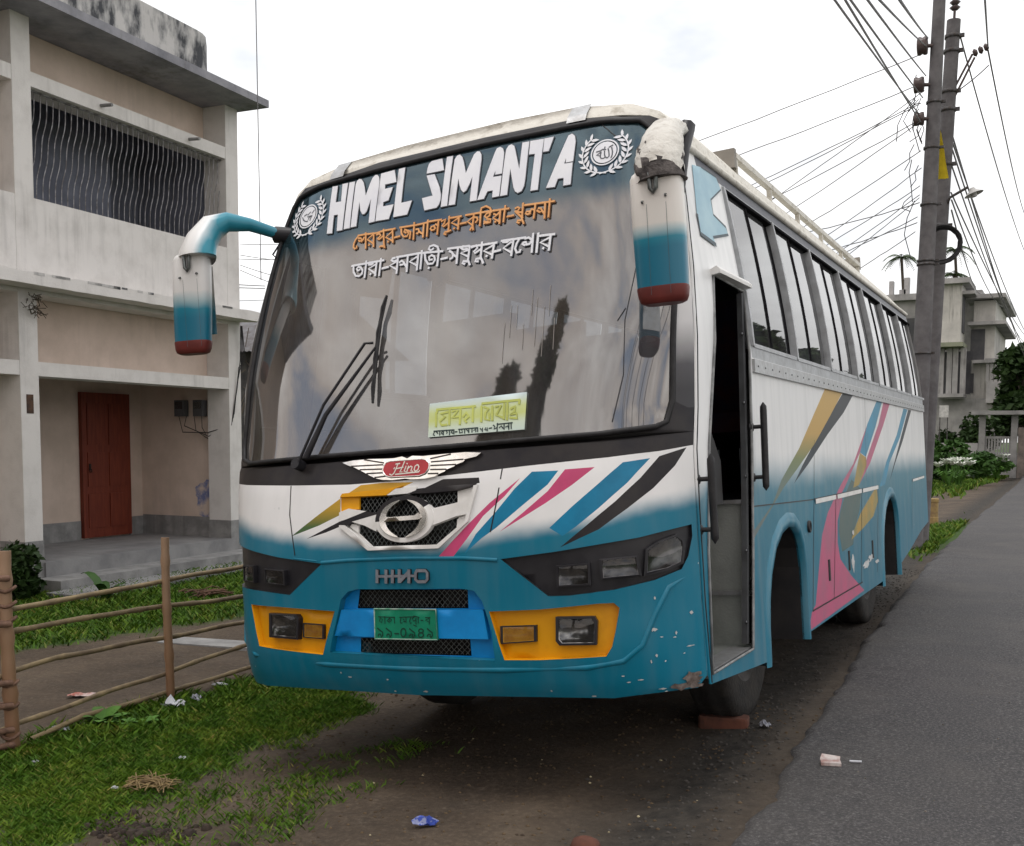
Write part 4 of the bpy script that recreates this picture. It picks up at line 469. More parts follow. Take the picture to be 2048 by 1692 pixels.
# lamp panels
def recess(name, poly, depth, m, parent=bus):
    q = MB(); plate(q, poly, fpt, .001, -depth, .06); return q.build(name, m, parent)
hpR = recess('headlight_panel', D['hlR'], .014, M('dark_plastic')); hpL = recess('headlight_panel', D['hlL'], .014, M('dark_plastic'))
fpR = recess('fog_lamp_panel', D['yeR'], .03, M('yellow_paint')); fpL = recess('fog_lamp_panel', D['yeL'], .03, M('yellow_paint'))
def centroid(p): return (sum(a for a, _ in p)/len(p), sum(b for _, b in p)/len(p))
def lamp(poly, parent, name, base, rim, glass, bowl):
    c = centroid(poly); big = [(c[0]+(a-c[0])*1.16, c[1]+(b-c[1])*1.18) for a, b in poly]
    q = MB(); n = len(poly)
    if area(poly) < 0: poly = poly[::-1]; big = big[::-1]
    ring = [(big, base), (big, base+rim), (poly, base+rim), (poly, base+rim*.3)]
    vs = [fpt(a, b, o) for pl, o in ring for a, b in pl]
    q.add(vs, [(i*n+j, i*n+(j+1) % n, (i+1)*n+(j+1) % n, (i+1)*n+j) for i in range(3) for j in range(n)], 0)
    o = q.build(name, M('dark_plastic'), parent)
    r = MB(); lv = []
    for s_, d in ((1, .85), (.78, .5), (.45, .22), (.12, .16)):
        lv += [fpt(c[0]+(a-c[0])*s_, c[1]+(b-c[1])*s_, base+rim*d-.001) for a, b in poly]
    r.add(lv, [(i*n+j, i*n+(j+1) % n, (i+1)*n+(j+1) % n, (i+1)*n+j) for i in range(3) for j in range(n)]+[tuple(range(3*n, 4*n))], 0, True)
    r.build('reflector', M(bowl), o)
    l = MB(); l.add([fpt(a, b, base+rim*.75) for a, b in poly]+[fpt(*c, base+rim*.98)], [(j, (j+1) % n, n) for j in range(n)], 0, True); l.build('lens', M(glass), o)
    return o
for i, p in enumerate(D['lamps']): lamp(p, bus, 'headlight', -.0138, .022, 'lamp_glass', 'dull_chrome')
for p in D['fogs']: lamp(p, bus, 'fog_lamp', -.0298, .030, 'lamp_glass', 'lamp_chrome')
for p in D['ambers']: lamp(p, bus, 'indicator_lamp', -.0298, .016, 'lamp_glass', 'amber_lens')
# lower grille: light blue tray with two wire openings, a bar and the number plate
q = MB(); P = D['bg'] if area(D['bg']) > 0 else D['bg'][::-1]; P = resample(P, .05)
v, t = cdt([P, D['bgm1'], D['bgm2']], .05, P)
q.add([fpt(a, b, -.035) for a, b in v], [f for f, c in t if not (inside(c, D['bgm1']) or inside(c, D['bgm2']))], 0, True)
n = len(P); q.add([fpt(a, b, .001) for a, b in P]+[fpt(a, b, -.035) for a, b in P], [(n+i, n+(i+1) % n, (i+1) % n, i) for i in range(n)], 1)
lg = q.build('lower_grille', [M('sky_blue_paint'), M('paint')], bus)
q = MB(); plate(q, D['bgbar'], fpt, -.034, -.008, .06); q.build('grille_bar', M('sky_blue_paint'), lg)
def wire(mb, poly, off, gap, w, slope):
    x0, x1 = min(p[0] for p in poly), max(p[0] for p in poly); z0, z1 = min(p[1] for p in poly), max(p[1] for p in poly)
    for s_ in (slope, -slope):
        k = x0-(z1-z0)/slope
        while k < x1+(z1-z0)/slope:
            run = []; N = int((z1-z0)/.006)+1
            for i in range(N+1):
                z = z0+(z1-z0)*i/N; x = k+(z-z0)/s_+(.0016 if (i//2) % 2 else 0)
                if inside((x, z), poly): run.append((x, z))
                else:
                    if len(run) > 1: ribbon(mb, run[::2]+run[-1:], w, fpt, off+(.001 if s_ > 0 else 0))
                    run = []
            if len(run) > 1: ribbon(mb, run[::2]+run[-1:], w, fpt, off+(.001 if s_ > 0 else 0))
            k += gap
for nme in ('bgm1', 'bgm2'):
    q = MB(); wire(q, D[nme], -.038, .026, .0022, 1.0); q.build('wire_mesh', M('wire_metal'), lg)
q = MB(); plate(q, D['plate'], fpt, -.006, .004, .06); pc = centroid(D['plate'])
np_ = q.build('number_plate', M('plate_green'), bus)
q = MB(); P = D['plate']; q.tube([fpt(*p, .005) for p in P+P[:1]], .0035, 6, cap=False); q.build('plate_rim', mat('plate_edge', (.05, .30, .18), .4, (.45, .5, .48), 30, lo=.3, hi=.7), np_)
q = MB()
for ln in D['ptxt']: ribbon(q, ln, .0042, fpt, .0055+random.random()*.0006)
for ln in D['pnum']: ribbon(q, ln, .0060, fpt, .0055+random.random()*.0006)
q.build('plate_lettering', M('plate_dark'), np_)
# upper grille with its round badge
q = MB(); P = resample(D['grille'] if area(D['grille']) > 0 else D['grille'][::-1], .05); v, t = cdt([P, D['gmesh']], .05, P)
q.add([fpt(a, b, -.018) for a, b in v], [f for f, c in t if not inside(c, D['gmesh'])], 0, True)
n = len(P); q.add([fpt(a, b, .001) for a, b in P]+[fpt(a, b, -.018) for a, b in P], [(n+i, n+(i+1) % n, (i+1) % n, i) for i in range(n)], 0)
ug = q.build('upper_grille', M('white_paint'), bus)
q = MB(); wire(q, D['gmesh'], -.02, .024, .0022, 1.2); q.build('wire_mesh', M('wire_metal'), ug)
q = MB()
for k_, p in D['G'].items():
    o1 = .012 if k_ in ('w_ll', 'w_b', 'w_lr', 'w_r') else .006 if k_ not in ('w_ur', 'y_ul', 'w_lo', 'w_lo2') else -.008
    plate(q, p, fpt, -.0178, o1+random.random()*.001, .06, {'w': 0, 'y': 1, 'k': 2}[k_[0]])
q.build('grille_frame', [M('white_paint'), M('yellow_paint'), M('black_paint')], ug)
cx_, cz_, ra, rz_ = D['ring']
def arc(mb, a0, a1, r0, r1, o0, o1, mi=0, taper=False, n=28):
    vs = []
    for i in range(n+1):
        a = math.radians(a0+(a1-a0)*i/n); k = math.sin(math.pi*i/n)**.6 if taper else 1
        ri, ro = r1-(r1-r0)*k, r1
        for r, o in ((ri, o0), (ri, o1), (ro, o1), (ro, o0)):
            vs.append(fpt(cx_+ra*r*math.cos(a), cz_+rz_*1.0*r*math.sin(a)*(1), o))
    mb.add(vs, [(i*4+j, i*4+j+1, (i+1)*4+j+1, (i+1)*4+j) for i in range(n) for j in range(3)], mi)
q = MB(); arc(q, -175, 35, 1.0, 1.24, -.015, .010, 0); arc(q, 35, 185, 1.0, 1.24, -.015, .010, 1)
q.build('badge_ring', [M('white_paint'), M('black_paint')], ug, fix=True)
q = MB(); arc(q, -82, 82, .74, 1.0, -.01, .020, 0, True); arc(q, 98, 262, .74, 1.0, -.01, .020, 0, True); plate(q, D['bar'], fpt, .0, .024, .04)
q.build('badge', M('chrome'), ug, fix=True)
# winged emblem
q = MB(); plate(q, D['wings'], fpt, .001, .014, .05); em = q.build('winged_emblem', M('chrome'), bus)
q = MB()
for ln in D['wgroove']: ribbon(q, ln, .006, fpt, .0155)
q.build('wing_groove', mat('groove', (.06, .05, .045), .5), em)
q = MB(); plate(q, D['pill'], fpt, .0142, .018, .05); pl = q.build('emblem_shield', M('red_enamel'), em)
q = MB(); P = D['pill']; q.tube([fpt(*p, .016) for p in P+P[:1]], .0035, 6, cap=False); q.build('shield_rim', M('chrome'), em)
q = MB()
for ln in D['script']: ribbon(q, ln, .0055, fpt, .0192+random.random()*.0008)
q.build('emblem_script', M('cream_white'), em)
q = MB()
for i, ln in enumerate(D['hino']):
    c = [fpt(*p, .006) for p in ln]
    ribbon(q, ln, .015 if i != 1 else .011, fpt, .012+.0004*i); ribbon(q, ln, .018 if i != 1 else .014, fpt, .004+.0003*i, 1)
q2 = D['hinoO']
ribbon(q, q2, .013, fpt, .0158); ribbon(q, q2, .016, fpt, .0075, 1)
q.build('maker_lettering', [mat('badge_grey', (.30, .32, .36), .4, (.22, .24, .28), 30, metal=.4), M('dark_plastic')], bus)
# glass lettering
q = MB()
for p in D['latin']: plate(q, p, fpt, .0012, .0028, .05)
q.build('name_lettering', M('vinyl_white'), windshield)
q = MB()
for i, ln in enumerate(D['latin']):
    c = ln+ln[:1]
    for a, b in zip(c, c[1:]): ribbon(q, [a, b], .008, fpt, .0002+random.random()*.0004)
q.build('lettering_outline', mat('outline_grey', (.09, .10, .12), .6), windshield)
q = MB()
for i, ln in enumerate(D['orange']): ribbon(q, ln, .0088, fpt, .0026+.00003*i)
for i, ln in enumerate(D['orange']): ribbon(q, [(a+.0025, b-.0025) for a, b in ln], .0125, fpt, .0008+.00002*i, 1)
q.build('route_lettering', [M('vinyl_orange'), M('vinyl_shadow')], windshield)
q = MB()
for i, ln in enumerate(D['white']): ribbon(q, ln, .0105, fpt, .0026+.00003*i)
for i, ln in enumerate(D['white']): ribbon(q, [(a+.0022, b-.0022) for a, b in ln], .013, fpt, .0008+.00002*i, 1)
q.build('via_lettering', [M('vinyl_white'), mat('outline_grey', (.1, .1, .1))], windshield)
def medallion(cx, cz, R, strokes, squash):
    q = MB(); E = lambda a, r: (cx+r*R*squash*math.cos(a), cz+r*R*math.sin(a))
    for r0, r1 in ((.90, 1.0), (.0, .82)):
        vs = []; N = 40
        for i in range(N):
            a = 2*math.pi*i/N; vs += [fpt(*E(a, r0), .0012), fpt(*E(a, r1), .0012)]
        q.add(vs, [(2*i, 2*i+1, (2*i+3) % (2*N), (2*i+2) % (2*N)) for i in range(N)])
    for sd_ in (-1, 1):
        st = [E(math.pi/2+sd_*math.radians(g), 1.52+.10*math.sin(math.radians(g))) for g in range(42, 178, 6)]
        st[-1] = E(math.pi/2+sd_*math.radians(188), 1.62); ribbon(q, st, R*.09, fpt, .0012 if sd_ > 0 else .0015)
        for k, g in enumerate(range(40, 176, 17)):
            b = E(math.pi/2+sd_*math.radians(g+6), 1.55)
            for s2, L_ in ((-1, .62), (1, .56)):
                # each leaf a pointed lens sweeping towards the tip of the branch
                a = math.pi/2+sd_*math.radians(g)-sd_*math.pi/2; dr = a+s2*sd_*math.radians(42)
                dx, dz = math.cos(dr)*squash, math.sin(dr); nx, nz_ = -math.sin(dr)*squash, math.cos(dr)
                P = [(b[0]+(dx*u+nx*w)*R*L_, b[1]+(dz*u+nz_*w)*R*L_) for u, w in ((0, 0), (.3, .17), (.65, .17), (1, 0), (.65, -.15), (.3, -.16))]
                q.add([fpt(x, z, .0013+.00003*k) for x, z in P], [tuple(range(6))])
    for ln in strokes: ribbon(q, ln, R*.085, fpt, .0022+random.random()*.0005, 1)
    q.build('medallion_sticker', [M('vinyl_white'), mat('ink_grey', (.10, .11, .13), .6)], windshield)
medallion(.816, 2.751, .062, D['allah'], 1.0)
medallion(-.823, 2.753, .064, D['muham'], 1.05)
q = MB(); plate(q, D['sticker'], fpt, -.012, -.010); q.build('glass_sticker', mat('pale_green', (.45, .56, .55), .6), windshield)
q = MB(); plate(q, D['sticker2'], fpt, -.012, -.010); q.build('glass_sticker', mat('pale_grey', (.34, .35, .34), .7), windshield)
q = MB()
for a in range(7):
    an = a*math.pi*2/7; c = (.05+.055*math.cos(an), 2.33+.055*math.sin(an))
    plate(q, [(c[0]+.024*math.cos(k*.7854), c[1]+.024*math.sin(k*.7854)) for k in range(8)], fpt, -.012, -.0105+.0002*a)
plate(q, [(.05+.045*math.cos(k*.7854), 2.33+.045*math.sin(k*.7854)) for k in range(8)], fpt, -.012, -.0085); q.build('flower_sticker', mat('faded_gold', (.36, .28, .16), .7), windshield)
# roof band clips
q = MB()
for x in (-.665, .665):
    q = MB(); q.add([fpt(x+a, z, o) for z, o in ((3.018, .008), (2.955, .010), (2.925, .008)) for a in (-.045, .045)], [(0, 1, 3, 2)[::-1], (2, 3, 5, 4)[::-1]]); q.build('roof_clip', M('aluminium'), bus)
# wiper
wp = D['wiper']; q = MB()
pv = fpt(*wp['pivot'][0], .03); q.tube([fpt(*wp['pivot'][0], -.01), fpt(*wp['pivot'][0], .05)], .026, 10)
q.tube([fpt(*p, o) for p, o in zip(wp['r1'], (.045, .06, .06, .05))], .007, 6); q.tube([fpt(*p, o) for p, o in zip(wp['r2'], (.045, .055, .045))], [.016, .011, .006], 6)
wi = q.build('wiper_arm', M('dark_plastic'), bus)
q = MB(); q.tube([fpt(*p, .016) for p in wp['blade']], [.005, .010, .011, .010, .005], 6); bl = wp['blade']
for i in range(len(bl)-1): q.tube([fpt(*bl[i], .02), fpt((bl[i][0]+bl[i+1][0])/2, (bl[i][1]+bl[i+1][1])/2, .032), fpt(*bl[i+1], .02)], .005, 5)
q.build('wiper_blade', M('rubber'), wi)
# ---------------------------------------------------------------- bus sides
Y0, BAY = .991, .927
def win_poly(k):
    a, b = Y0+k*BAY+.010, Y0+(k+1)*BAY-.010
    return [(a, 1.925), (b, 1.925), (b, 2.715), (a, 2.715)]
fr_edge = [(interp(z, KC)+.0005, z) for z in (2.8, 2.6, 2.4, 2.2, 2.0, 1.8, 1.6, 1.43, 1.2, 1.0, .8, .6, .5)]
sdom = [(.055, .455), (.95, .388), (1.0, .385), (1.85, .392), (4.45, .403), (5.32, .44), (5.96, .516), (6.8, .64), (7.35, .69), (7.35, 2.80)] + fr_edge
S = D['S']
def side_shell(mp, name, door, flip):
    regs = [('dart_side', S['black']), ('stripe_side', S['yellow']), ('olive_side', S['olive']), ('pink_side', S['pinkA']), ('blue_side', S['blueA']), ('pink_side', S['pinkB']), ('gold_side', S['goldB']), ('gold_side', S['goldC']), ('blue_side', S['blueC']), ('dart_side', S['blackC'])]
    sil = [(.972, 1.872), (7.4, 1.872), (7.4, 2.725), (.972, 2.725)]; cant = [(.60, 2.725), (7.4, 2.725), (7.4, 2.9), (.60, 2.9)]
    hs = [win_poly(k) for k in range(7)]+[D['archF'], D['archR']]+([D['doorhole']] if door else [])
    v, t = cdt([sdom]+[resample(p, .12) for _, p in regs]+[sil, cant]+[resample(h, .12) for h in hs], .14, sdom)
    nm = ['paint', 'dart_side', 'stripe_side', 'olive_side', 'pink_side', 'blue_side', 'gold_side', 'silver_paint', 'gutter_shade']
    q = MB(); q.v = [tuple(mp(*p)) for p in v]
    for f, c in t:
        if any(inside(c, h) for h in hs): continue
        k = 'paint'
        for n_, p in regs:
            if inside(c, p): k = n_
        if inside(c, sil): k = 'silver_paint'
        if inside(c, cant): k = 'gutter_shade'
        q.f.append(f); q.m.append(nm.index(k)); q.sm.append(True)
    return q.build(name, [M(n) for n in nm], bus, flip=flip)
mat('gutter_shade', (.055, .06, .085), .45, (.09, .095, .11), 6)  # cantrail band painted dark for the shadow under the roof gutter
side_shell(spt, 'side_panel', True, False); side_shell(lpt, 'side_panel', False, True)
for mp, sg in ((spt, 1), (lpt, -1)):
    for k in range(7):
        a, b = Y0+k*BAY, Y0+(k+1)*BAY; q = MB()
        def bar(y0, y1, z0, z1, o0, o1, mi=0):
            zz = [z0+(z1-z0)*i/6 for i in range(7)]
            q.loft([[mp(y0, z, o0), mp(y0, z, o1), mp(y1, z, o1), mp(y1, z, o0)] for z in zz], mi, False)
        bar(a-.012, a+.014, 1.93, 2.715, -.03, .010); bar(a+.014, a+.032, 1.93, 2.715, -.03, .002, 1)
        bar(a+.40, a+.425, 1.93, 2.715, -.03, -.006, 1); bar(a+.79+.02*((k*3) % 4), a+.905, 1.93, 2.715, -.055, -.03, 1)
        bar(a+.02, a+.908, 1.925, 1.945, -.04, .004, 0); bar(a+.02, a+.908, 2.698, 2.715, -.04, .004, 1)
        w = q.build('window', [M('silver_paint'), mat('gap_black', (.012, .012, .014), .9, (.02, .02, .022), 6, spec=0)], bus, fix=True)
        for y0, y1, o in ((a+.04, a+.405, -.012), (a+.41, a+.80+.02*((k*3) % 4), -.02)):
            p = MB(); zz = [1.935+(2.71-1.935)*i/6 for i in range(7)]
            p.loft([[mp(y0, z, o), mp(y1, z, o)] for z in zz], 0, True, False, False); p.build('pane', M('pane_glass'), w)
    # sill strips with rivets, gutter
    q = MB()
    q.loft([[mp(.96, z, 0), mp(.96, z, .014), mp(7.33, z, .014), mp(7.33, z, 0)] for z in (1.80, 1.865)], 0, False)
    for i in range(46):
        p = mp(1.02+i*.138, 1.832, .014); q.lathe([(.006, 0), (.0045, .003*sg), (0, .004*sg)], p, 'X', 6, 1)
    q.build('sill_strip', [M('aluminium'), M('wire_metal')], bus, fix=False)
    q = MB(); q.tube([mp(interp(2.79, KC)+.02, 2.795, .004), mp(2, 2.795, .006), mp(7.34, 2.795, .006)], .018, 8); q.build('roof_gutter', M('roof_white'), bus)
    # wheel arches
    for A in ('archF', 'archR'):
        P = D[A]; c = ((P[0][0]+P[-1][0])/2, .45); q = MB()
        def sc(p, k): return (c[0]+(p[0]-c[0])*k, c[1]+(p[1]-c[1])*k if p[1] > c[1] else p[1])
        rings = [[mp(*sc(p, 1.0), -.03), mp(*sc(p, 1.0), .016), mp(*sc(p, 1.05), .022), mp(*sc(p, 1.12), .012), mp(*sc(p, 1.16), .0)] for p in resample(P, .06)[:-6] if True]
        rings = [[mp(*sc(p, k), o) for k, o in ((1, -.03), (1, .010), (1.05, .014), (1.10, .009), (1.14, -.001))] for p in P]
        q.loft(rings, 0, True, False, False); q.build('wheel_arch', M('paint'), bus, fix=True)
        q = MB(); n = len(P)
        q.add([mp(*p, -.02) for p in P]+[(sg*.62, p[0], p[1]) for p in P], [(i, i+1, n+i+1, n+i) for i in range(n-1)]+[tuple(range(n, 2*n))], 0); q.build('wheel_housing', M('dark_interior'), bus)
# panel seams, locker doors and their handles on the door side
q = MB()
for i, ln in enumerate(D['seams']): q = MB(); ribbon(q, ln, .009 if i < 5 else .006, spt, .0015+.0002*i); q.build('panel_seam', M('black_paint'), bus)
seam = D['seams']; q = MB()
tops = [seam[0][0], seam[1][0], seam[2][0], seam[3][0]]
for a, b in zip(tops, tops[1:]): ribbon(q, [(a[0]+.03, a[1]-.012), (b[0]-.03, b[1]-.012)], .028, spt, .006)
ribbon(q, [(seam[9][0][0]+.03, seam[9][0][1]-.01), (seam[9][1][0]-.03, seam[9][1][1]-.01)], .022, spt, .006)
q.build('locker_lip', M('white_paint'), bus)
for a in tops[:3]:
    q = MB(); y = a[0]+.32; q.loft([[spt(y+u, z, o) for u, o in ((-.02, 0), (-.014, .007), (.014, .007), (.02, 0))] for z in (.62, .75)], 0, False); q.build('locker_handle', M('rubber'), bus, fix=True)
q = MB(); q.lathe([(.035, 0), (.035, .012), (.026, .014), (.022, .004), (0, .004)], spt(1.98, .985), 'X', 16); q.build('filler_cap', M('rubber'), bus)
# scuffs on the skirt and a rusty bottom corner
q = MB()
def blot(cx, cz, rx, rz, mp, o, mi, seed):
    r = random.Random(seed); P = [(cx+rx*math.cos(a)*r.uniform(.45, 1.1), cz+rz*math.sin(a)*r.uniform(.45, 1.1)) for a in [i*math.pi/9 for i in range(18)]]; plate(q, P, mp, o, o, .05, mi)
for i, (y, z, a, b) in enumerate([(3.25, .66, .06, .07), (3.75, .60, .16, .04), (3.95, .63, .12, .03), (3.3, .86, .05, .02), (4.2, .58, .1, .02)]): blot(y, z, a, b, spt, .0022, 0, i)
for i in range(11):
    blot(random.uniform(1.02, 1.19), random.uniform(.58, .85), random.choice((.003, .004, .006, .013)), random.choice((.003, .004, .008)), fpt, .0018, 0, 50+i)
for i in range(14): blot(random.uniform(-1.1, 1.15), random.uniform(.45, .56), random.uniform(.004, .014), random.uniform(.003, .006), fpt, .0018, 0, 150+i)
blot(1.15, .475, .05, .022, fpt, .003, 1, 90); blot(1.17, .505, .028, .03, fpt, .004, 1, 91)
ps_ = q.build('paint_scuff', [mat('primer_white', (.55, .57, .57), .7), mat('bare_filler', (.20, .17, .155), .9, (.09, .07, .06), 30)], bus); ps_['kind'] = 'stuff'
# peeling corner beside the right mirror
q = MB(); plate(q, D['patch'], spt, .002, .004, .06); ol = D['patch']; ribbon(q, ol[4:9], .012, spt, .0045, 1); ribbon(q, ol[9:12], .02, spt, .0047, 1); ribbon(q, ol[1:5], .008, spt, .0049, 1)
q.build('peeling_paint', [M('peel_blue'), M('peel_dark')], bus)
# front body corner post with its sealing strip
q = MB(); q.tube([spt(interp(z, KC)+.012, z, .002) for z in (.46, .8, 1.2, 1.43, 1.6, 1.9, 2.2, 2.5, 2.79)], .006, 6); q.build('corner_strip', M('paint'), bus); q = MB(); q.tube([lpt(interp(z, KC)+.012, z, .002) for z in (.46, .8, 1.2, 1.43, 1.6, 1.9, 2.2, 2.5, 2.79)], .009, 6)
q.build('corner_strip', M('paint'), bus)
q = MB(); q.tube([spt(interp(z, KC)+.035, z, .001) for z in (.46, .8, 1.2, 1.43, 1.6, 1.9, 2.2, 2.5, 2.72)], .005, 5); q.build('corner_seal', M('rubber'), bus)
# roof, rear
q = MB(); front = [fpt(x, z, 0) for x, z in ROOF]
rings = [front]+[[(x, y, z+(.012 if y < 1 else 0)-max(0, y-5)*.012) for x, z in ROOF] for y in (.55, .8, 1.5, 3.5, 5.5, 6.8)]+[[(x*.985, 7.30, z-.03) for x, z in ROOF], [(x*.97, 7.36, z-.09) for x, z in ROOF]]
q.loft(rings, 0, True, False, False); q.build('roof', M('roof_white'), bus)
q = MB(); prof = [(xs(z), z) for z in (.69, 1.2, 1.9, 2.2, 2.5, 2.78)]+[(x*.97, z-.09) for x, z in ROOF]+[(-xs(z), z) for z in (2.78, 2.5, 2.2, 1.9, 1.2, .69)]
n = len(prof); q.add([(x, 7.352, z) for x, z in prof]+[(x*.96, 7.40, z*.985+.03) for x, z in prof], [(i, (i+1) % n, n+(i+1) % n, n+i) for i in range(n)]+[tuple(range(n, 2*n))]); q.build('rear_panel', M('paint'), bus, fix=True)
q = MB(); q.box(-.95, .95, 7.392, 7.42, 1.85, 2.55); q.build('rear_window', M('pane_glass'), bus)
for sx in (-1, 1):
    q = MB(); q.box(sx*1.0-.07, sx*1.0+.07, 7.39, 7.43, .95, 1.3); q.build('tail_lamp', M('red_enamel'), bus)
# roof rack rail
RK = (D['rack'][0][2], D['rack'][2][2])
for sx in (1, -1):
    q = MB(); yy = [1.50+.715*i for i in range(6)]
    q.add([(sx*1.03+a, y, z+b) for y, z in ((1.48, RK[0]), (5.08, RK[1])) for a, b in ((-.018, 0), (.018, 0), (.018, .030), (-.018, .030))], [(0, 1, 2, 3), (4, 5, 6, 7), (0, 1, 5, 4), (1, 2, 6, 5), (2, 3, 7, 6), (3, 0, 4, 7)])
    for y in yy: q.box(sx*1.03-.013, sx*1.03+.013, y-.014, y+.014, 2.88, RK[0]+(RK[1]-RK[0])*(y-1.48)/3.6)
    q.build('roof_rail', M('roof_white'), bus)
for y0, y1 in ((1.44, 1.48), (5.08, 5.12)): q = MB(); q.box(.92, 1.046, y0, y1, 2.93, 3.03); q.build('rail_end', mat('rail_end', (.3, .28, .25), .7), bus)
# door opening: trim, canopy, steps, folded leaf
P = D['doorhole']; q = MB()
q.tube([spt(*p, .004) for p in P[9:10]+P[:1]+P[1:6]+P[6:10]], .007, 6, cap=False); q.build('door_frame', mat('worn_frame', (.30, .31, .31), .5, (.15, .155, .16), 12), bus)
q = MB(); q.loft([[spt(y, z, o) for z, o in ((2.20, 0), (2.225, .0), (2.235, .03), (2.215, .045), (2.20, .042))] for y in (.45, .7, .97)], 0, False); q.build('door_canopy', M('white_paint'), bus, fix=True)
q = MB()
def jamb(z): return interp(z, [(.4, .68), (.495, .70), (.9, .78), (1.4, .86), (1.9, .91), (2.19, .935)])
q.loft([[(x, jamb(z)-d, z) for x, d in ((1.195, .004), (1.165, .004), (1.165, .02), (1.19, .02))] for z in (.52, .9, 1.4, 1.9, 2.18)], 0, False); dl = q.build('door_leaf', mat('door_grey', (.075, .08, .085), .5, (.05, .052, .055), 8), bus, fix=True)
q = MB()
for z in (.62, .95, 1.3, 1.65, 1.98): q.lathe([(.010, 0), (.007, .004), (0, .005)], (1.19, jamb(z)-.03, z), 'X', 6)
q.build('leaf_bolt', M('dull_chrome'), dl)
q = MB()
q.box(.45, 1.195, .09, .86, .47, .495); q.box(.45, 1.16, .80, .83, .495, .74); q.box(.45, 1.16, .83, 1.10, .72, .74); q.box(.45, 1.16, 1.08, 1.10, .74, .95); q.box(.45, 1.16, .832, .846, .745, 1.175); q.box(.45, 1.16, .846, 1.4, 1.155, 1.175)
q.box(.44, .45, .09, 1.4, .47, 1.17)
st = q.build('door_steps', M('checker_plate'), bus)
q = MB(); q.box(.46, 1.175, .775, .80, .738, .758); q.build('step_nosing', M('aluminium'), st); q = MB(); q.box(.46, 1.17, .81, .832, 1.172, 1.19); q.build('step_nosing', M('aluminium'), st); q = MB(); q.box(1.1, 1.2, .09, .70, .4955, .503); q.build('step_nosing', M('aluminium'), st)
for hd, y1 in (('handle1', .02), ('handle2', .90)):
    P = [Vector(p) for p in D[hd]]; q = MB(); a, b = P[0], P[2]
    q.tube([a+Vector((0, 0, .02)), a, a+(b-a)*.06, a+(b-a)*.94, b, b-Vector((0, 0, .02))], [.002, .016, .017, .017, .016, .002], 8)
    for f in (.25, .88):
        c = a+(b-a)*f; q.tube([c, Vector((1.205, c.y-.005, c.z))], .011, 6); q.lathe([(.024, 0), (.02, .012), (0, .012)], (1.207, c.y-.005, c.z), 'X', 10)
    q.build('grab_handle', M('rubber'), bus)
# inside
q = MB(); q.box(-1.17, 1.17, 1.4, 7.3, 1.13, 1.17); q.box(-1.17, .44, .2, 1.4, 1.13, 1.17); q.build('cabin_floor', M('cabin_grey'), bus)
q = MB(); q.add([(x*.97, y, z-.05) for y in (.62, 7.28) for x, z in ROOF], [(i, i+1, 13+i+1, 13+i) for i in range(12)]); q.build('ceiling', mat('ceiling_liner', (.10, .10, .10), .8), bus)
q = MB()
for sx in (-1, 1):
    q.box(sx*1.165-.005, sx*1.165+.005, 1.0, 7.3, 1.17, 1.90)
q.box(-1.16, -1.15, .12, 1.0, .5, 1.7); q.build('cabin_lining', M('cabin_grey'), bus)
q = MB()
dm = [(-1.12, .22), (-.6, .0), (0, -.06), (.6, .0), (1.12, .24)]
q.loft([[(x, y-.12 if abs(x) < 1 else y-.06, 1.50), (x, y+.28, 1.53), (x, y+.42, 1.38), (x, y+.42, 1.18), (x, y, 1.18)] for x, y in dm], 0, True); q.build('dashboard', mat('dash_black', (.03, .03, .032), .6, (.022, .02, .02), 6), bus, fix=True)
q = MB(); N = 24; q.tube([(-.55+.21*math.cos(2*math.pi*i/N), .62+.10*math.sin(2*math.pi*i/N), 1.62+.17*math.sin(2*math.pi*i/N)) for i in range(N+1)], .016, 6); q.tube([(-.55, .62, 1.62), (-.55, .48, 1.3)], .03, 8); q.tube([(-.75, .62, 1.62), (-.35, .62, 1.62)], .012, 6); q.build('steering_wheel', M('rubber'), bus)
def seat_mesh():
    q = MB(); q.loft([[(x, y, z) for x, y, z in ((-.42, 0+a, 1.55), (.42, 0+a, 1.55), (.42, 0+a, 1.66), (-.42, 0+a, 1.66))] for a in (0, .42)], 0, False)
    q.loft([[(-.42, .40+.18*t, 1.6+.78*t), (.42, .40+.18*t, 1.6+.78*t), (.42, .50+.16*t, 1.6+.78*t), (-.42, .50+.16*t, 1.6+.78*t)] for t in (0, .5, .9, 1)], 0, False)
    q.box(-.38, -.34, .05, .4, 1.17, 1.55); q.box(.34, .38, .05, .4, 1.17, 1.55); return q
proto = seat_mesh().build('passenger_seat', M('seat_fabric'), bus, fix=True); proto.location = (-.70, 1.75, 0)
for r in range(7):
    for x in (-.70, .70):
        if r == 0 and x < 0: continue
        c = proto.copy(); COL.objects.link(c); c.parent = bus; c.location = (x, 1.75+.74*r, 0)
ds = seat_mesh().build('driver_seat', M('seat_fabric'), bus, fix=True); ds.location = (-.56, .78, -.05); ds.scale = (.62, 1, 1)
q = MB(); N = 26
q.loft([[(-1.10+.012*math.sin(i*1.9)+.0, .16+.03*i*.35+.02*math.cos(i*1.9)+(z-1.6)*.27, z) for i in range(N)] for z in (1.52, 1.9, 2.3, 2.6)], 0, True, False, False); q.build('red_strip', M('strip_red'), bus)  # red-brown pleated strip just inside the left edge of the windscreen
q = MB(); q.box(-1.05, 1.05, .35, .42, .55, 1.2); q.box(-.45, -.25, .2, 7.0, .62, .80); q.box(.25, .45, .9, 7.0, .62, .80); q.box(-.6, .6, 1.9, 4.2, .42, 1.1); q.box(-1.0, 1.0, 5.6, 7.2, .7, 1.1); q.box(-1.0, 1.0, 2.1, 4.3, .5, 1.1)  # frame and engine boxes, also put in to block light beneath the bus
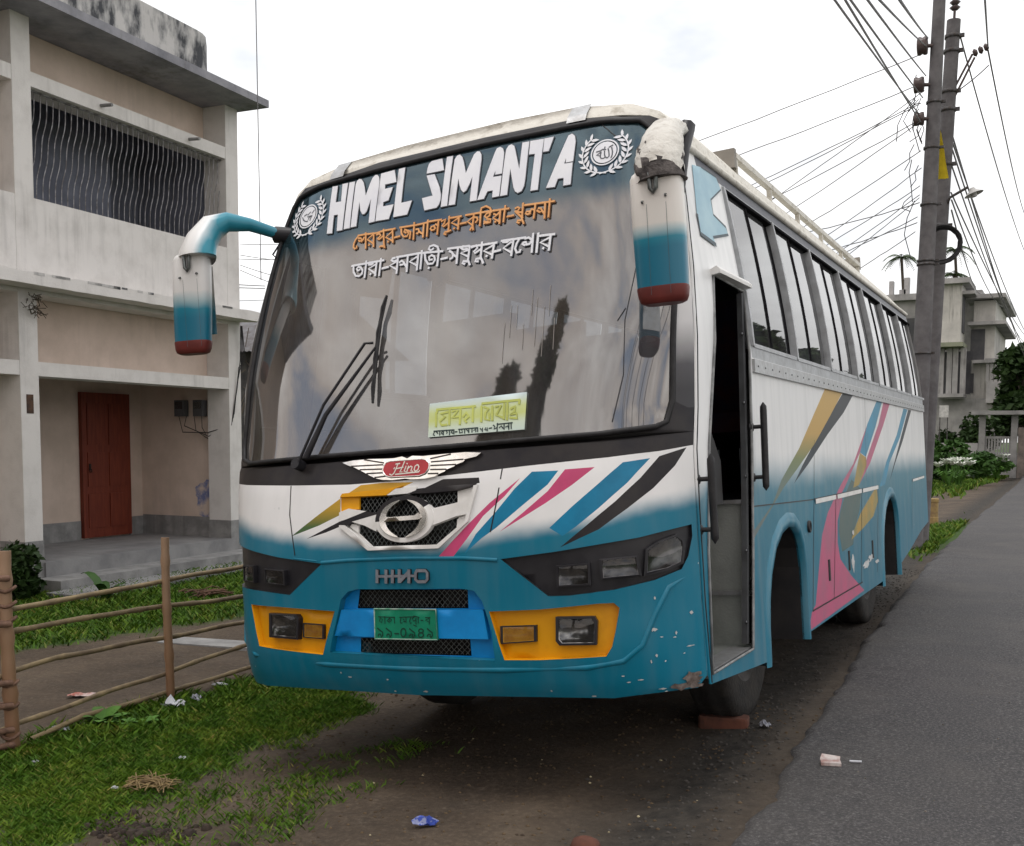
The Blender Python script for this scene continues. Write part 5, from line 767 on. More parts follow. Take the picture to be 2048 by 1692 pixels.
q.lathe([(.06, -.9), (.06, .9)], (0, 1.42, .47), 'X', 10); q.lathe([(.08, -.9), (.08, .9)], (0, 5.0, .47), 'X', 10); q.build('chassis', M('dark_interior'), bus)
def wheel(x, y, sg):
    q = MB(); pr = [(.27, -.10), (.40, -.115), (.455, -.10), (.468, -.07), (.462, -.035), (.468, -.03), (.468, .03), (.462, .035), (.468, .07), (.455, .10), (.40, .115), (.27, .10)]
    q.lathe([(r, h) for r, h in pr], (x, y, .47), 'X', 40); t = q.build('tyre', M('tyre_rubber'), bus)
    q = MB(); q.lathe([(.275, .10*sg), (.25, .09*sg), (.22, .02*sg), (.12, .03*sg), (.09, .09*sg), (.05, .11*sg), (0, .11*sg)], (x, y, .47), 'X', 32)
    for i in range(8): q.lathe([(.014, .02*sg), (.012, .055*sg), (0, .056*sg)], (x, y+.16*math.cos(i*.785), .47+.16*math.sin(i*.785)), 'X', 6)
    q.build('rim', M('rim_steel'), t)
for sx in (-1, 1):
    wheel(sx*.87, 1.42, sx); wheel(sx*.90, 4.93, sx); wheel(sx*.62, 4.93, sx)
# mirrors
def rr(cx, cy, z, w, d, n=20, p=3.2, yaw=0):
    out = []
    for i in range(n):
        a = 2*math.pi*i/n; c, s = math.cos(a), math.sin(a)
        u = w/2*math.copysign(abs(c)**(2/p), c); v = d/2*math.copysign(abs(s)**(2/p), s)
        out.append((cx+u*math.cos(yaw)-v*math.sin(yaw), cy+u*math.sin(yaw)+v*math.cos(yaw), z))
    return out
ramp_mat('mirror_paint', 2, [(2.20, (.006, .15, .24)), (2.235, (.012, .21, .30)), (2.265, (.40, .52, .55)), (2.29, (.74, .72, .68)), (2.5, (.76, .73, .69))], .36, noise=.012)
ramp_mat('mirror_paint_far', 2, [(2.28, (.006, .15, .24)), (2.33, (.01, .20, .29)), (2.38, (.40, .52, .55)), (2.42, (.74, .74, .73)), (2.6, (.76, .76, .75))], .36, noise=.04)
ramp_mat('arm_paint', 0, [(-1.27, (.74, .74, .73)), (-1.235, (.70, .72, .73)), (-1.20, (.02, .24, .33)), (-1.0, (.01, .17, .25))], .36, noise=.02)
def mirror(cx, cy, z1, z0, w, d, m, yaw, name='side_mirror', lean=0):
    h = z1-z0; q = MB(); prof = [(0, .80), (.012, .90), (.05, .985), (.4, 1.0), (.75, .97), (.875, .95)]
    q.loft([rr(cx+lean*t, cy, z1-h*t, w*k, d*k, yaw=yaw) for t, k in prof], 0, True); o = q.build(name, M(m), bus, fix=True)
    q = MB(); q.loft([rr(cx+lean*t, cy, z1-h*t, w*k, d*k, yaw=yaw) for t, k in ((.872, .965), (.885, .975), (.95, .93), (.985, .86), (1.0, .70))], 0, True); q.build('mirror_base', M('mirror_red'), o, fix=True)
    q = MB(); c, s = math.cos(yaw), math.sin(yaw)
    q.add([(cx+u*w*.42*c-(d*.505)*s, cy+u*w*.42*s+(d*.505)*c, z) for u in (-1, 1) for z in (z0+.10, z1-.05)], [(0, 1, 3, 2)]); q.build('mirror_glass', M('chrome'), o)
    # hook bracket on the front of the shell
    q = MB(); f = lambda u, z, o_: (cx+u*c+(d*.5+o_)*s, cy+u*s-(d*.5+o_)*c, z)
    q.tube([f(-.012, z1+.06, -.02), f(-.012, z1-.02, .012), f(-.010, z1-.075, .012), f(.0, z1-.09, .010), f(.012, z1-.075, .012), f(.014, z1-.01, .010)], .009, 8)
    for u, z in ((-.045, z1-.12), (.045, z1-.105)): q.lathe([(.006, -.004), (.006, .004)], f(u, z, .002), 'X', 6)
    q.build('mirror_hook', M('wire_metal'), o)
    q = MB()
    for u in (-.03, .045):
        q.loft([[f(u+e, z1-.13-.34*h/.5*t, .0015-.01*t*t*.2) for e in (-.0007, .0007)] for t in (0, .5, 1)], 0, False, False, False)
    q.build('mirror_seam', M('peel_dark'), o)
    return o
mirror(1.205, -.25, 2.487, 1.985, .205, .12, 'mirror_paint', .12, lean=.004)
mirror(-1.335, -.1, 2.585, 2.09, .19, .12, 'mirror_paint_far', .34, lean=-.035)
P = [Vector(p) for p in D['mL']]
q = MB(); q.tube([P[0]+Vector((.06, .03, -.01))]+P[:1]+[P[0]+(P[1]-P[0])*.5]+P[1:]+[P[-1]-Vector((0, 0, .005))], [.030, .034, .036, .040, .058, .080, .094, .105, .108], 16, ry=.85); al = q.build('mirror_arm', M('arm_paint'), bus)
q = MB(); q.tube([P[0]+Vector((.10, .04, -.02)), P[0]+Vector((-.02, .0, .0))], .044, 8); q.tube([P[0]+Vector((.02, 0, -.04)), P[0]+Vector((-.02, -.03, -.11)), P[0]+Vector((.01, -.04, -.13))], .005, 5); q.build('arm_bracket', M('dark_plastic'), al)
def crumpled(pts, rad, amp, n=22, sub=5):
    P = [Vector(p) for p in pts]; Q, R = [], []
    for i in range(len(P)-1):
        for k in range(sub): t = k/sub; Q.append(P[i].lerp(P[i+1], t)); R.append(rad[i]+(rad[i+1]-rad[i])*t)
    Q.append(P[-1]); R.append(rad[-1]); return Q, R
Q, R = crumpled(D['mR'], [.030, .048, .070, .088, .099], .01)
q = MB(); q.tube(Q, R, 26, cap=False, ry=.9)
r_ = random.Random(3)
for i, v in enumerate(q.v):
    k = math.sin(v[0]*90+v[2]*55)*.0035+math.sin(v[2]*130-v[0]*60)*.003+r_.uniform(-.002, .002)
    row = i//26
    dz = -r_.uniform(0, .05) if row >= len(Q)-1 else 0
    q.v[i] = (v[0]+k, v[1]+k*.6, v[2]+k*.5+dz)
ar = q.build('mirror_arm', mat('torn_cover', (.66, .645, .60), .6, (.50, .475, .43), 17, bump=.45, bscale=34, lo=.3, hi=.52, detail=9), bus)
Q2, R2 = crumpled([D['mR'][3], D['mR'][4], tuple(Vector(D['mR'][4])+Vector((.004, -.004, -.05)))], [.085, .092, .097], 0)
q = MB(); q.tube(Q2, R2, 22, cap=True, ry=.88)
for i, v in enumerate(q.v): k = math.sin(v[0]*120+v[2]*80)*.006+r_.uniform(-.003, .003); q.v[i] = (v[0]+k, v[1]+k, v[2])
q.build('arm_lining', mat('torn_lining', (.05, .045, .045), .9, (.15, .135, .13), 22, bump=.8, bscale=30), ar)
q = MB(); pr = Vector(D['mR'][0])
q.tube([pr+Vector((.02, .02, .02)), pr+Vector((.02, -.06, -.1)), pr+Vector((.035, -.16, -.30))], [.040, .034, .02], 8); q.build('arm_bracket', M('dark_plastic'), ar)
# route board resting on the lower edge of the glass
q = MB(); plate(q, D['sign'], fpt, .0005, .005, .08)
rbd = q.build('route_board', ramp_mat('board_paint', 2, [(1.555, (.55, .66, .62)), (1.60, (.58, .68, .55)), (1.64, (.55, .62, .22)), (1.67, (.56, .64, .28)), (1.70, (.60, .70, .62)), (1.72, (.58, .70, .72))], .5, noise=.02)); rbd.matrix_world = BM
tag(rbd, 'pale green route board lettered in olive and black at the foot of the bus windscreen', 'sign')
q = MB()
for ln in D['signtxt']: ribbon(q, ln, .010, fpt, .0065+random.random()*.0006); ribbon(q, [(a+.004, b-.004) for a, b in ln], .005, fpt, .0058+random.random()*.0003, 1)
for ln in D['signtx2']: ribbon(q, ln, .0055, fpt, .0062+random.random()*.0006, 2)
q.build('board_lettering', [mat('olive_letter', (.56, .62, .16), .5), mat('olive_shade', (.33, .37, .10), .5), mat('ink_black', (.03, .05, .05), .6)], rbd)
# ---------------------------------------------------------------- ground, road, grass
def vnoise(x, y, s, seed=0):
    """value noise on numpy arrays"""
    x = np.asarray(x)*s; y = np.asarray(y)*s; xi = np.floor(x).astype(np.int64); yi = np.floor(y).astype(np.int64); fx = x-xi; fy_ = y-yi
    fx = fx*fx*(3-2*fx); fy_ = fy_*fy_*(3-2*fy_)
    def h(a, b):
        n = (a*374761393+b*668265263+seed*974634777) & 0x7fffffff; n = ((n ^ (n >> 13))*1274126177) & 0x7fffffff; return ((n ^ (n >> 16)) & 0xffff)/65535.
    return (h(xi, yi)*(1-fx)+h(xi+1, yi)*fx)*(1-fy_)+(h(xi, yi+1)*(1-fx)+h(xi+1, yi+1)*fx)*fy_
def fbm(x, y, s, seed=0, o=4): return sum(vnoise(x, y, s*2**i, seed+i)*.5**i for i in range(o))/sum(.5**i for i in range(o))
def in_poly(x, y, P):
    r = np.zeros(x.shape, bool); j = len(P)-1
    for i in range(len(P)):
        xi, yi = P[i]; xj, yj = P[j]
        if yi != yj: r ^= ((yi > y) != (yj > y)) & (x < (xj-xi)*(y-yi)/(yj-yi)+xi)
        j = i
    return r
def soft(x, y, P, w):
    acc = np.zeros(x.shape)
    for k in range(8):
        a = k*math.pi/4; acc += in_poly(x+w*math.cos(a), y+w*math.sin(a), P)
    return acc/8
EDGE = [(-9, 2.2), (-4, 1.75), (-1.5, 1.53), (-.5, 1.475), (.3, 1.42), (2.2, 1.29), (5.6, 1.11), (9.5, .99), (16.9, .85), (25, .78), (40, .60), (60, -.25), (90, -2.6), (140, -9)]
def edge(y): return interp(y, [(a, b) for a, b in EDGE])
def groundmask(x, y):
    j = (fbm(x, y, 2.2, 5)-.5)*.5; j2 = (fbm(x, y, 2.6, 9)-.5)*.5
    g = np.maximum(soft(x+j, y+j2, D['lawn'], .10), .24*soft(x+j, y+j2, D['sparse'], .16))
    back = [(-7.6, -3), (-4.9, -3), (-4.7, 1.5), (-4.4, 4), (-4.2, 12), (-2.0, 14), (-2.0, 60), (-60, 60), (-60, 12), (-7.2, 9)]
    g = np.maximum(g, soft(x+j*1.6, y+j2*1.6, back, .2)); g = np.maximum(g, soft(x+j, y+j2, D['verge'], .3)); g = np.maximum(g, soft(x+j, y+j2, D['verge2'], .8))
    g = np.maximum(g, .8*((x > 12) | (y > 62)))
    return g
def hgt(x, y):
    base = np.clip(.0775*x, -.1, .11); m = np.clip((y+3)/2, 0, 1)
    near = np.exp(-np.maximum(0, np.abs(x+2)-5)/3)
    rough = (fbm(x, y, 1.3, 2, 5)-.5)*.05+(fbm(x, y, 9, 3, 3)-.5)*.018
    # two wheel ruts and the trodden clods beside them
    rut = -.02*np.exp(-((x-.9)/.22)**2)-.02*np.exp(-((x+.9)/.22)**2)
    return base+(rough+rut)*near
def axis(a, b, st, lo, hi, gr=1.16):
    c = list(np.arange(a, b, st)); s_ = st; v = c[-1]
    while v < hi: s_ *= gr; v += s_; c.append(v)
    s_ = st; v = c[0]; f = []
    while v > lo: s_ *= gr; v -= s_; f.append(v)
    return np.array(f[::-1]+c)
gx = axis(-4.6, 2.3, .035, -500, 500); gy = axis(-1.6, 5.0, .035, -300, 62, 1.025); gy = np.concatenate([gy, gy[-1]+np.cumsum(2*1.18**np.arange(28))])
X, Y = np.meshgrid(gx, gy, indexing='ij'); Z = hgt(X, Y)
xe = np.array([edge(v) for v in gy])[None, :]
Z = np.where(X > xe+.25, np.minimum(Z, .06), Z)
nx, ny = X.shape
me = bpy.data.meshes.new('ground'); me.vertices.add(nx*ny); me.vertices.foreach_set('co', np.stack([X, Y, Z], -1).astype(np.float32).ravel())
ii = (np.arange(nx-1)[:, None]*ny+np.arange(ny-1)[None, :]).ravel(); quads = np.stack([ii, ii+ny, ii+ny+1, ii+1], -1)
me.loops.add(quads.size); me.loops.foreach_set('vertex_index', quads.ravel().astype(np.int32)); me.polygons.add(len(quads)); me.polygons.foreach_set('loop_start', np.arange(0, quads.size, 4, dtype=np.int32))
me.polygons.foreach_set('use_smooth', np.ones(len(quads), bool)); me.update(); me.validate()
at = me.attributes.new('turf', 'FLOAT', 'POINT'); at.data.foreach_set('value', groundmask(X, Y).astype(np.float32).ravel())
at = me.attributes.new('damp', 'FLOAT', 'POINT'); dv = np.clip(1.15-np.abs((X-xe+.34)/.45), 0, 1)*(X < xe+.1); at.data.foreach_set('value', dv.astype(np.float32).ravel())
gr = bpy.data.objects.new('ground', me); COL.objects.link(gr); tag(gr, 'brown trodden earth with worn grass under and in front of the bus', 'ground', kind='structure')
m = bpy.data.materials.new('earth'); m.use_nodes = True; nt = m.node_tree; L = nt.links; b = nt.nodes['Principled BSDF']; b.inputs['Roughness'].default_value = .9; b.inputs['Specular IOR Level'].default_value = .25
t = nd(nt, 'ShaderNodeTexCoord')
def noi(s, d=6, w=0, r=.6):
    n = nd(nt, 'ShaderNodeTexNoise', noise_dimensions='4D'); n.inputs['Scale'].default_value = s; n.inputs['Detail'].default_value = d; n.inputs['W'].default_value = w; n.inputs['Roughness'].default_value = r; L.new(t.outputs['Object'], n.inputs[0]); return n.outputs[0]
def ramp(v, st):
    r = nd(nt, 'ShaderNodeValToRGB'); L.new(v, r.inputs[0]); e = r.color_ramp.elements
    while len(e) < len(st): e.new(.5)
    for i, (p, c) in enumerate(st): e[i].position = p; e[i].color = (*c, 1)
    return r.outputs[0]
def mixc(f, a, b_):
    q = nd(nt, 'ShaderNodeMix', data_type='RGBA'); L.new(f, q.inputs[0]); L.new(a, q.inputs[6]); L.new(b_, q.inputs[7]); return q.outputs[2]
dirt = ramp(noi(1.5, 9, 1, .66), [(.3, (.036, .026, .019)), (.5, (.082, .060, .042)), (.70, (.145, .110, .077))])
grit = ramp(noi(38, 4, 2, .7), [(.45, (.05, .042, .035)), (.56, (.10, .08, .06)), (.72, (.2, .17, .14))])
g1 = nd(nt, 'ShaderNodeMath', operation='MULTIPLY'); L.new(noi(5, 4, 3), g1.inputs[0]); g1.inputs[1].default_value = .7
soil = mixc(g1.outputs[0], dirt, grit)
a2 = nd(nt, 'ShaderNodeAttribute', attribute_name='damp'); soil = mixc(a2.outputs['Fac'], soil, ramp(noi(14, 6, 6), [(.35, (.022, .020, .018)), (.6, (.05, .044, .037))]))
turf = ramp(noi(16, 5, 4), [(.32, (.018, .042, .008)), (.55, (.045, .090, .013)), (.75, (.09, .125, .022))])
a1 = nd(nt, 'ShaderNodeAttribute', attribute_name='turf'); sm_ = nd(nt, 'ShaderNodeMapRange', interpolation_type='SMOOTHSTEP')
ad = nd(nt, 'ShaderNodeMath', operation='MULTIPLY_ADD'); L.new(noi(7, 6, 5), ad.inputs[0]); ad.inputs[1].default_value = .8; L.new(a1.outputs['Fac'], ad.inputs[2])
L.new(ad.outputs[0], sm_.inputs[0]); sm_.inputs[1].default_value = .62; sm_.inputs[2].default_value = 1.05
L.new(mixc(sm_.outputs[0], soil, turf), b.inputs['Base Color'])
bp = nd(nt, 'ShaderNodeBump'); bp.inputs['Strength'].default_value = .8; bp.inputs['Distance'].default_value = .02; L.new(noi(30, 6, 7, .65), bp.inputs['Height']); L.new(bp.outputs[0], b.inputs['Normal'])
me.materials.append(m); MATS['earth'] = m
# the asphalt road: a slab with a broken edge
m = bpy.data.materials.new('asphalt'); m.use_nodes = True; nt = m.node_tree; L = nt.links; b = nt.nodes['Principled BSDF']; b.inputs['Roughness'].default_value = .82; b.inputs['Specular IOR Level'].default_value = .3
t = nd(nt, 'ShaderNodeTexCoord')
big = ramp(noi(.8, 6, 1), [(.3, (.040, .039, .042)), (.7, (.070, .067, .069))]); fine = ramp(noi(70, 4, 2, .85), [(.36, (.018, .018, .019)), (.52, (.055, .053, .055)), (.68, (.24, .23, .225))])
q_ = nd(nt, 'ShaderNodeMix', data_type='RGBA'); q_.inputs[0].default_value = .75; L.new(big, q_.inputs[6]); L.new(fine, q_.inputs[7])
dst = nd(nt, 'ShaderNodeMapRange'); L.new(noi(1.6, 7, 4), dst.inputs[0]); dst.inputs[1].default_value = .46; dst.inputs[2].default_value = .75; dst.inputs[4].default_value = .55
cc = ramp(noi(20, 4, 6), [(.3, (.085, .078, .072)), (.7, (.125, .115, .105))])
L.new(mixc(dst.outputs[0], q_.outputs[2], cc), b.inputs['Base Color'])
bp = nd(nt, 'ShaderNodeBump'); bp.inputs['Strength'].default_value = .7; bp.inputs['Distance'].default_value = .008; L.new(noi(90, 4, 3, .75), bp.inputs['Height']); L.new(bp.outputs[0], b.inputs['Normal']); MATS['asphalt'] = m
q = MB(); ys = list(np.arange(-9, 12, .06))+list(np.arange(12, 40, .5))+list(np.arange(40, 141, 2)); rows = []
for y in ys:
    e = edge(y)+(fbm(np.array(y), np.array(0.), 2.5, 4)-.5)*.09+(fbm(np.array(y), np.array(3.), 11, 8)-.5)*.06
    e = float(e)
    rows.append([(e-.05, y, .05), (e-.012, y, .118), (e+.03, y, .135), (e+1.2, y, .15), (e+3, y, .165), (e+5.2, y, .135), (e+5.4, y, .05)])
q.loft(rows, 0, True, False, False); rd = q.build('road', M('asphalt')); tag(rd, 'dark grey asphalt road running past the bus', 'road', kind='structure')
# grass: single blades on the lawn, the yard and the verges
def blades(xy, h, wd, lean):
    n = len(xy); x, y = xy[:, 0], xy[:, 1]; z = hgt(x, y)-.004; a = RNG.uniform(0, 2*math.pi, n); l = RNG.uniform(0, 2*math.pi, n)
    hh = h*RNG.uniform(.5, 1.35, n); w_ = wd*RNG.uniform(.7, 1.3, n); dx, dy = np.cos(a)*w_, np.sin(a)*w_; lx, ly = np.cos(l)*hh*lean, np.sin(l)*hh*lean
    P = np.stack([np.stack([x-dx, y-dy, z], -1), np.stack([x+dx, y+dy, z], -1), np.stack([x+lx*.45+dx*.7, y+ly*.45+dy*.7, z+hh*.6], -1), np.stack([x+lx*1.2, y+ly*1.2, z+hh], -1)], 1)
    return P
def scatter(P, n, pw=1.0):
    x0, x1 = min(p[0] for p in P), max(p[0] for p in P); y0, y1 = min(p[1] for p in P), max(p[1] for p in P)
    x = RNG.uniform(x0, x1, n); y = RNG.uniform(y0, y1, n); g = groundmask(x, y); e = np.array([edge(v) for v in y])
    k = (g+(fbm(x, y, 5, 11)-.5)*.5 > RNG.uniform(.18, .9, n)) & (x < e-.15); return np.stack([x[k], y[k]], -1)
parts = [blades(scatter([(-4.0, -1.6), (.6, -1.6), (.6, 2.2), (-4, 2.2)], 330000), .030, .0027, .9), blades(scatter([(-8, -1), (-2, -1), (-2, 9), (-8, 9)], 90000), .055, .007, .8),
         blades(scatter([(-3.5, 9), (1.0, 9), (1.0, 24), (-3.5, 24)], 90000), .08, .012, .7), blades(scatter([(-5, 24), (.6, 24), (.6, 50), (-5, 50)], 60000), .18, .03, .6)]
P = np.concatenate(parts); n = len(P); me = bpy.data.meshes.new('grass'); me.vertices.add(n*4); me.vertices.foreach_set('co', P.astype(np.float32).ravel())
b0 = np.arange(n)*4; idx = np.stack([b0, b0+1, b0+2, b0+3], -1).astype(np.int32); me.loops.add(n*4); me.loops.foreach_set('vertex_index', idx.ravel()); me.polygons.add(n); me.polygons.foreach_set('loop_start', np.arange(0, n*4, 4, dtype=np.int32)); me.update(); me.validate()
gb_ = mat('grass_blade', (.135, .215, .025), .6, (.045, .11, .012), 5, lo=.3, hi=.66, detail=9, spec=.2, mid=(.075, .165, .016))
at = me.attributes.new('tint', 'FLOAT', 'FACE'); tv = RNG.uniform(0, 1, n); at.data.foreach_set('value', tv.astype(np.float32))
nt = gb_.node_tree; bs_ = nt.nodes['Principled BSDF']; old = bs_.inputs['Base Color'].links[0].from_socket; an = nd(nt, 'ShaderNodeAttribute', attribute_name='tint')
rp = nd(nt, 'ShaderNodeValToRGB'); rp.color_ramp.elements[0].position = .0; rp.color_ramp.elements[0].color = (.55, .62, .45, 1); rp.color_ramp.elements[1].position = .88; rp.color_ramp.elements[1].color = (1.25, 1.15, 1.0, 1); e_ = rp.color_ramp.elements.new(.94); e_.color = (2.2, 1.2, 2.6, 1)
mm = nd(nt, 'ShaderNodeMix', data_type='RGBA', blend_type='MULTIPLY'); mm.inputs[0].default_value = 1; nt.links.new(an.outputs['Fac'], rp.inputs[0]); nt.links.new(old, mm.inputs[6]); nt.links.new(rp.outputs[0], mm.inputs[7]); nt.links.new(mm.outputs[2], bs_.inputs['Base Color']); me.materials.append(gb_)
go = bpy.data.objects.new('grass', me); COL.objects.link(go); tag(go, 'short green grass on the lawn, the yard and the road verges', 'grass', kind='stuff')

# ---------------------------------------------------------------- the two-storey house on the left
mat('house_white', (.68, .66, .64), .8, (.57, .55, .53), 3.5, bump=.15, bscale=60, lo=.28, hi=.55, detail=8, streak=.26)
mat('house_beige', (.64, .525, .45), .85, (.55, .45, .38), 2.4, bump=.1, bscale=60, detail=7, streak=.14)
mat('stained_concrete', (.50, .49, .48), .9, (.06, .063, .07), 4.2, bump=.3, bscale=30, lo=.40, hi=.57, detail=10, stretch=(1, 1, .45), mid=(.30, .30, .30))
mat('dark_concrete', (.30, .30, .33), .9, (.17, .175, .20), 3, bump=.2, lo=.3, hi=.6, streak=.6)
mat('bare_concrete', (.30, .30, .295), .9, (.19, .19, .19), 4, bump=.25, bscale=35, detail=8, streak=.5)
mat('floor_cement', (.27, .27, .27), .8, (.19, .19, .195), 2.5, bump=.1)
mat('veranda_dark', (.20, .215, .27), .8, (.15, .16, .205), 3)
mat('grille_iron', (.34, .34, .36), .55, (.12, .11, .11), 14)
mat('door_red', (.19, .040, .020), .5, (.13, .026, .015), 5, stretch=(6, 6, .6), detail=8)
mat('blue_smear', (.17, .20, .36), .9, (.60, .50, .43), 6, lo=.42, hi=.60)
HR = math.atan2(.075, .9972)
house = empty('concrete_house', (-7.35, 3.6, 0), HR); tag(house, 'two-storey pale concrete house with a curly iron grille upstairs and a dark red door', 'house')
def hbox(name, m, *bs):
    q = MB()
    for b_ in bs: q.box(*b_)
    return q.build(name, M(m), house)
hbox('wall', 'house_beige', (-8, -1.6, -7.2, 3.36, -.2, 5.9))
hbox('wall', 'house_beige', (-1.6, -.36, 3.2, 3.36, -.2, 5.9))
for s0, s1 in ((-3.40, -.272), (-.03, 3.12)):
    hbox('wall', 'house_beige', (-.5, -.36, s0, s1, 2.352, 3.06)); hbox('wall', 'house_beige', (-.5, -.36, s0, s1, 5.362, 5.9))
hbox('wall', 'house_beige', (-.5, -.36, -3.4, -.272, -.2, 2.2)); hbox('wall', 'house_beige', (-.5, -.36, -3.4, -.272, 4.062, 5.208))
hbox('veranda_backing', 'veranda_dark', (-1.599, -1.55, -.1, 3.19, 3.1, 5.85))  # slate sheets added so the room behind the grille looks dark
hbox('veranda_backing', 'veranda_dark', (-1.545, -.37, 3.17, 3.197, 3.2, 5.85))
hbox('veranda_backing', 'veranda_dark', (-.62, -.60, .55, 2.2, 4.2, 5.3)).data.transform(Matrix.Translation((-.5, 0, 0)))
for s0, s1 in ((-3.65, -3.40), (-.27, -.03), (3.122, 3.37)):
    hbox('column', 'house_white', (-.36, 0, s0, s1, .44, 5.905)); hbox('column_base', 'bare_concrete', (-.37, .006, s0-.006, s1+.006, -.2, .44))
for s0, s1 in ((-3.4, -.271), (-.029, 3.121)):
    hbox('beam', 'house_white', (-.36, -.004, s0, s1, 2.2, 2.35)); hbox('beam', 'house_white', (-.36, -.004, s0, s1, 5.21, 5.36)); hbox('balcony_wall', 'house_white', (-.16, -.003, s0, s1, 3.19, 4.06))
hbox('floor_slab', 'house_white', (-1.6, -.003, -7, 3.368, 3.06, 3.19))
# awning with a chipped edge
q = MB(); r = random.Random(5); N = 90; top, bot = [], []
for i in range(N+1):
    s_ = -7+(3.40+7)*i/N; c = r.uniform(0, .018) if r.random() < .5 else 0; top.append((.36, s_, 3.225-c)); bot.append((.36, s_, 3.095+r.uniform(0, .006)))
q.loft([[(-.002, t_[1], 3.25), (t_[0], t_[1], t_[2]), (b_[0], b_[1], b_[2]), (-.002, t_[1], 3.11)] for t_, b_ in zip(top, bot)], 0, False); q.build('awning', M('house_white'), house)
q = MB()
for i in range(16):
    s_ = r.uniform(-.5, 2.7); q.box(.358, .3625, s_, s_+r.uniform(.03, .2), 3.195+r.uniform(0, .01), 3.226)
q.build('chipped_edge', M('stained_concrete'), house)['kind'] = 'stuff'
hbox('eave_slab', 'dark_concrete', (-8.1, .45, -7.2, 3.46, 5.905, 6.0))
q = MB(); y1 = 2.95; ring = lambda z: [(-7.5, -7.1, z), (.10, -7.1, z)]+[(.10-.45*(1-math.cos(a)), y1-.45+.45*math.sin(a), z) for a in [k*math.pi/12 for k in range(7)]]+[(-7.5, y1, z)]
q.loft([ring(6.0), ring(6.55), [(x*.995, y-.012, 6.62) for x, y, z in ring(0)]], 0, False); q.build('parapet', M('stained_concrete'), house, fix=True)
q = MB()
for s_ in (.95, 2.42): q = MB(); q.tube([(-.02, s_, 5.285), (.16, s_, 5.275)], .02, 8); q.build('drain_spout', M('bare_concrete'), house)
# curly window grille: every bar drops, swings sideways, drops and swings again
q = MB(); N = 37; sp = 3.15/N
for i in range(-2, N+1):
    s0 = -.03+sp*(i+.5)
    def path(dirn):
        pts = []
        for k in range(29):
            z = 5.21-1.15*k/28; t_ = (5.21-z)/1.15
            f = lambda c: 1/(1+math.exp(-(t_-c)*19))
            pts.append((-.09-.008*dirn, s0-dirn*sp*1.0*(f(.33)+f(.70))+sp*1.0*dirn, z))
        return pts
    for dn in (1,):
        run = [p for p in path(dn) if -.03 < p[1] < 3.12]
        if len(run) > 3: q.tube(run, .0068, 4, cap=False)
for z in (5.2, 4.07): q.box(-.10, -.08, -.03, 3.12, z-.008, z+.008)
q.build('window_grille', M('grille_iron'), house)
# door, plinth, steps
d = hbox('door', 'door_red', (-1.6, -1.54, 2.06, 2.92, .22, 2.14))
q = MB()
for z0, z1 in ((.35, .8), (.9, 1.35), (1.45, 2.0)):
    for s0, s1 in ((2.14, 2.46), (2.52, 2.84)): q.box(-1.541, -1.528, s0, s1, z0, z1)
q.build('door_panel', M('door_red'), d)
q = MB(); q.box(-1.54, -1.515, 2.15, 2.18, 1.12, 1.2); q.tube([(-1.51, 2.15, 1.13), (-1.51, 2.15, 1.09), (-1.51, 2.18, 1.09), (-1.51, 2.18, 1.13)], .006, 5); q.build('padlock', M('dull_chrome'), d)
hbox('porch_floor', 'floor_cement', (-1.6, .03, -.03, 3.2, -.2, .20)); hbox('dado', 'bare_concrete', (-1.6, -1.585, -.03, 2.05, .2, .45)); hbox('dado', 'bare_concrete', (-1.6, -1.585, 2.93, 3.19, .2, .45)); hbox('dado', 'bare_concrete', (-1.58, -.38, 3.18, 3.2, .2, .47))
hbox('step', 'bare_concrete', (.03, .42, -.20, 3.6, -.2, .04)); hbox('apron', 'floor_cement', (.42, .95, -.4, 3.9, -.2, -.055))
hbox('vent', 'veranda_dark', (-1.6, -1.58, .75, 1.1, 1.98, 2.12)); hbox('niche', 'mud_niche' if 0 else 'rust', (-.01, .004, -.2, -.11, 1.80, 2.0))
q = MB(); rs_ = random.Random(4); plate(q, [(.62+.30*math.cos(a)*(.85+.15*math.sin(a*3+1)+rs_.uniform(-.06, .06)), .86+.36*math.sin(a)*(.85+.15*math.sin(a*2)+rs_.uniform(-.06, .06))) for a in [k*math.pi/24 for k in range(48)]], lambda a, b, o: Vector((-1.02+a*.95, 3.199-o, b*.85)), .001, .003, .03); q.build('paint_smear', M('blue_smear'), house)
for s_ in (0, .32):
    q = MB(); q.box(-.90+s_, -.74+s_, 3.08, 3.18, 1.84, 2.06); mbx = q.build('meter_box', mat('meter_grey', (.10, .10, .105), .5), house)
    q = MB(); q.box(-.88+s_, -.76+s_, 3.072, 3.08, 1.94, 2.04); q.build('meter_glass', M('pane_glass'), mbx)
q = MB(); r = random.Random(2)
for i in range(4):
    pts = [(-.82+.13*i, 3.08, 1.84), (-.78+.12*i+r.uniform(-.05, .05), 3.05, 1.72-r.uniform(0, .1)), (-.35, 3.1+.02*i, 1.62-.05*i), (.0, 3.16+.02*i, 1.72+.05*i), (.03, 3.25+.015*i, 2.2+.1*i), (.05+.02*i, 3.30+.01*i, 2.6), (.08, 3.28+.01*i, 3.05)]
    q.tube(pts, .006, 4)
q.build('service_cable', M('rubber'), house)
q = MB(); r = random.Random(4)
for i in range(60):
    a = Vector((.02+r.uniform(0, .08), -.12+r.uniform(-.08, .08), 2.95+r.uniform(-.12, .1))); q.tube([a, a+Vector((r.uniform(0, .06), r.uniform(-.08, .08), r.uniform(-.07, .05)))], .004, 3)
nest = q.build('bird_nest', mat('nest_twig', (.10, .08, .06), .9), None); nest.matrix_world = house.matrix_world.copy(); nest.location = house.location; nest.rotation_euler = house.rotation_euler
tag(nest, 'small twig nest tucked under the awning on the left column of the house', 'nest')
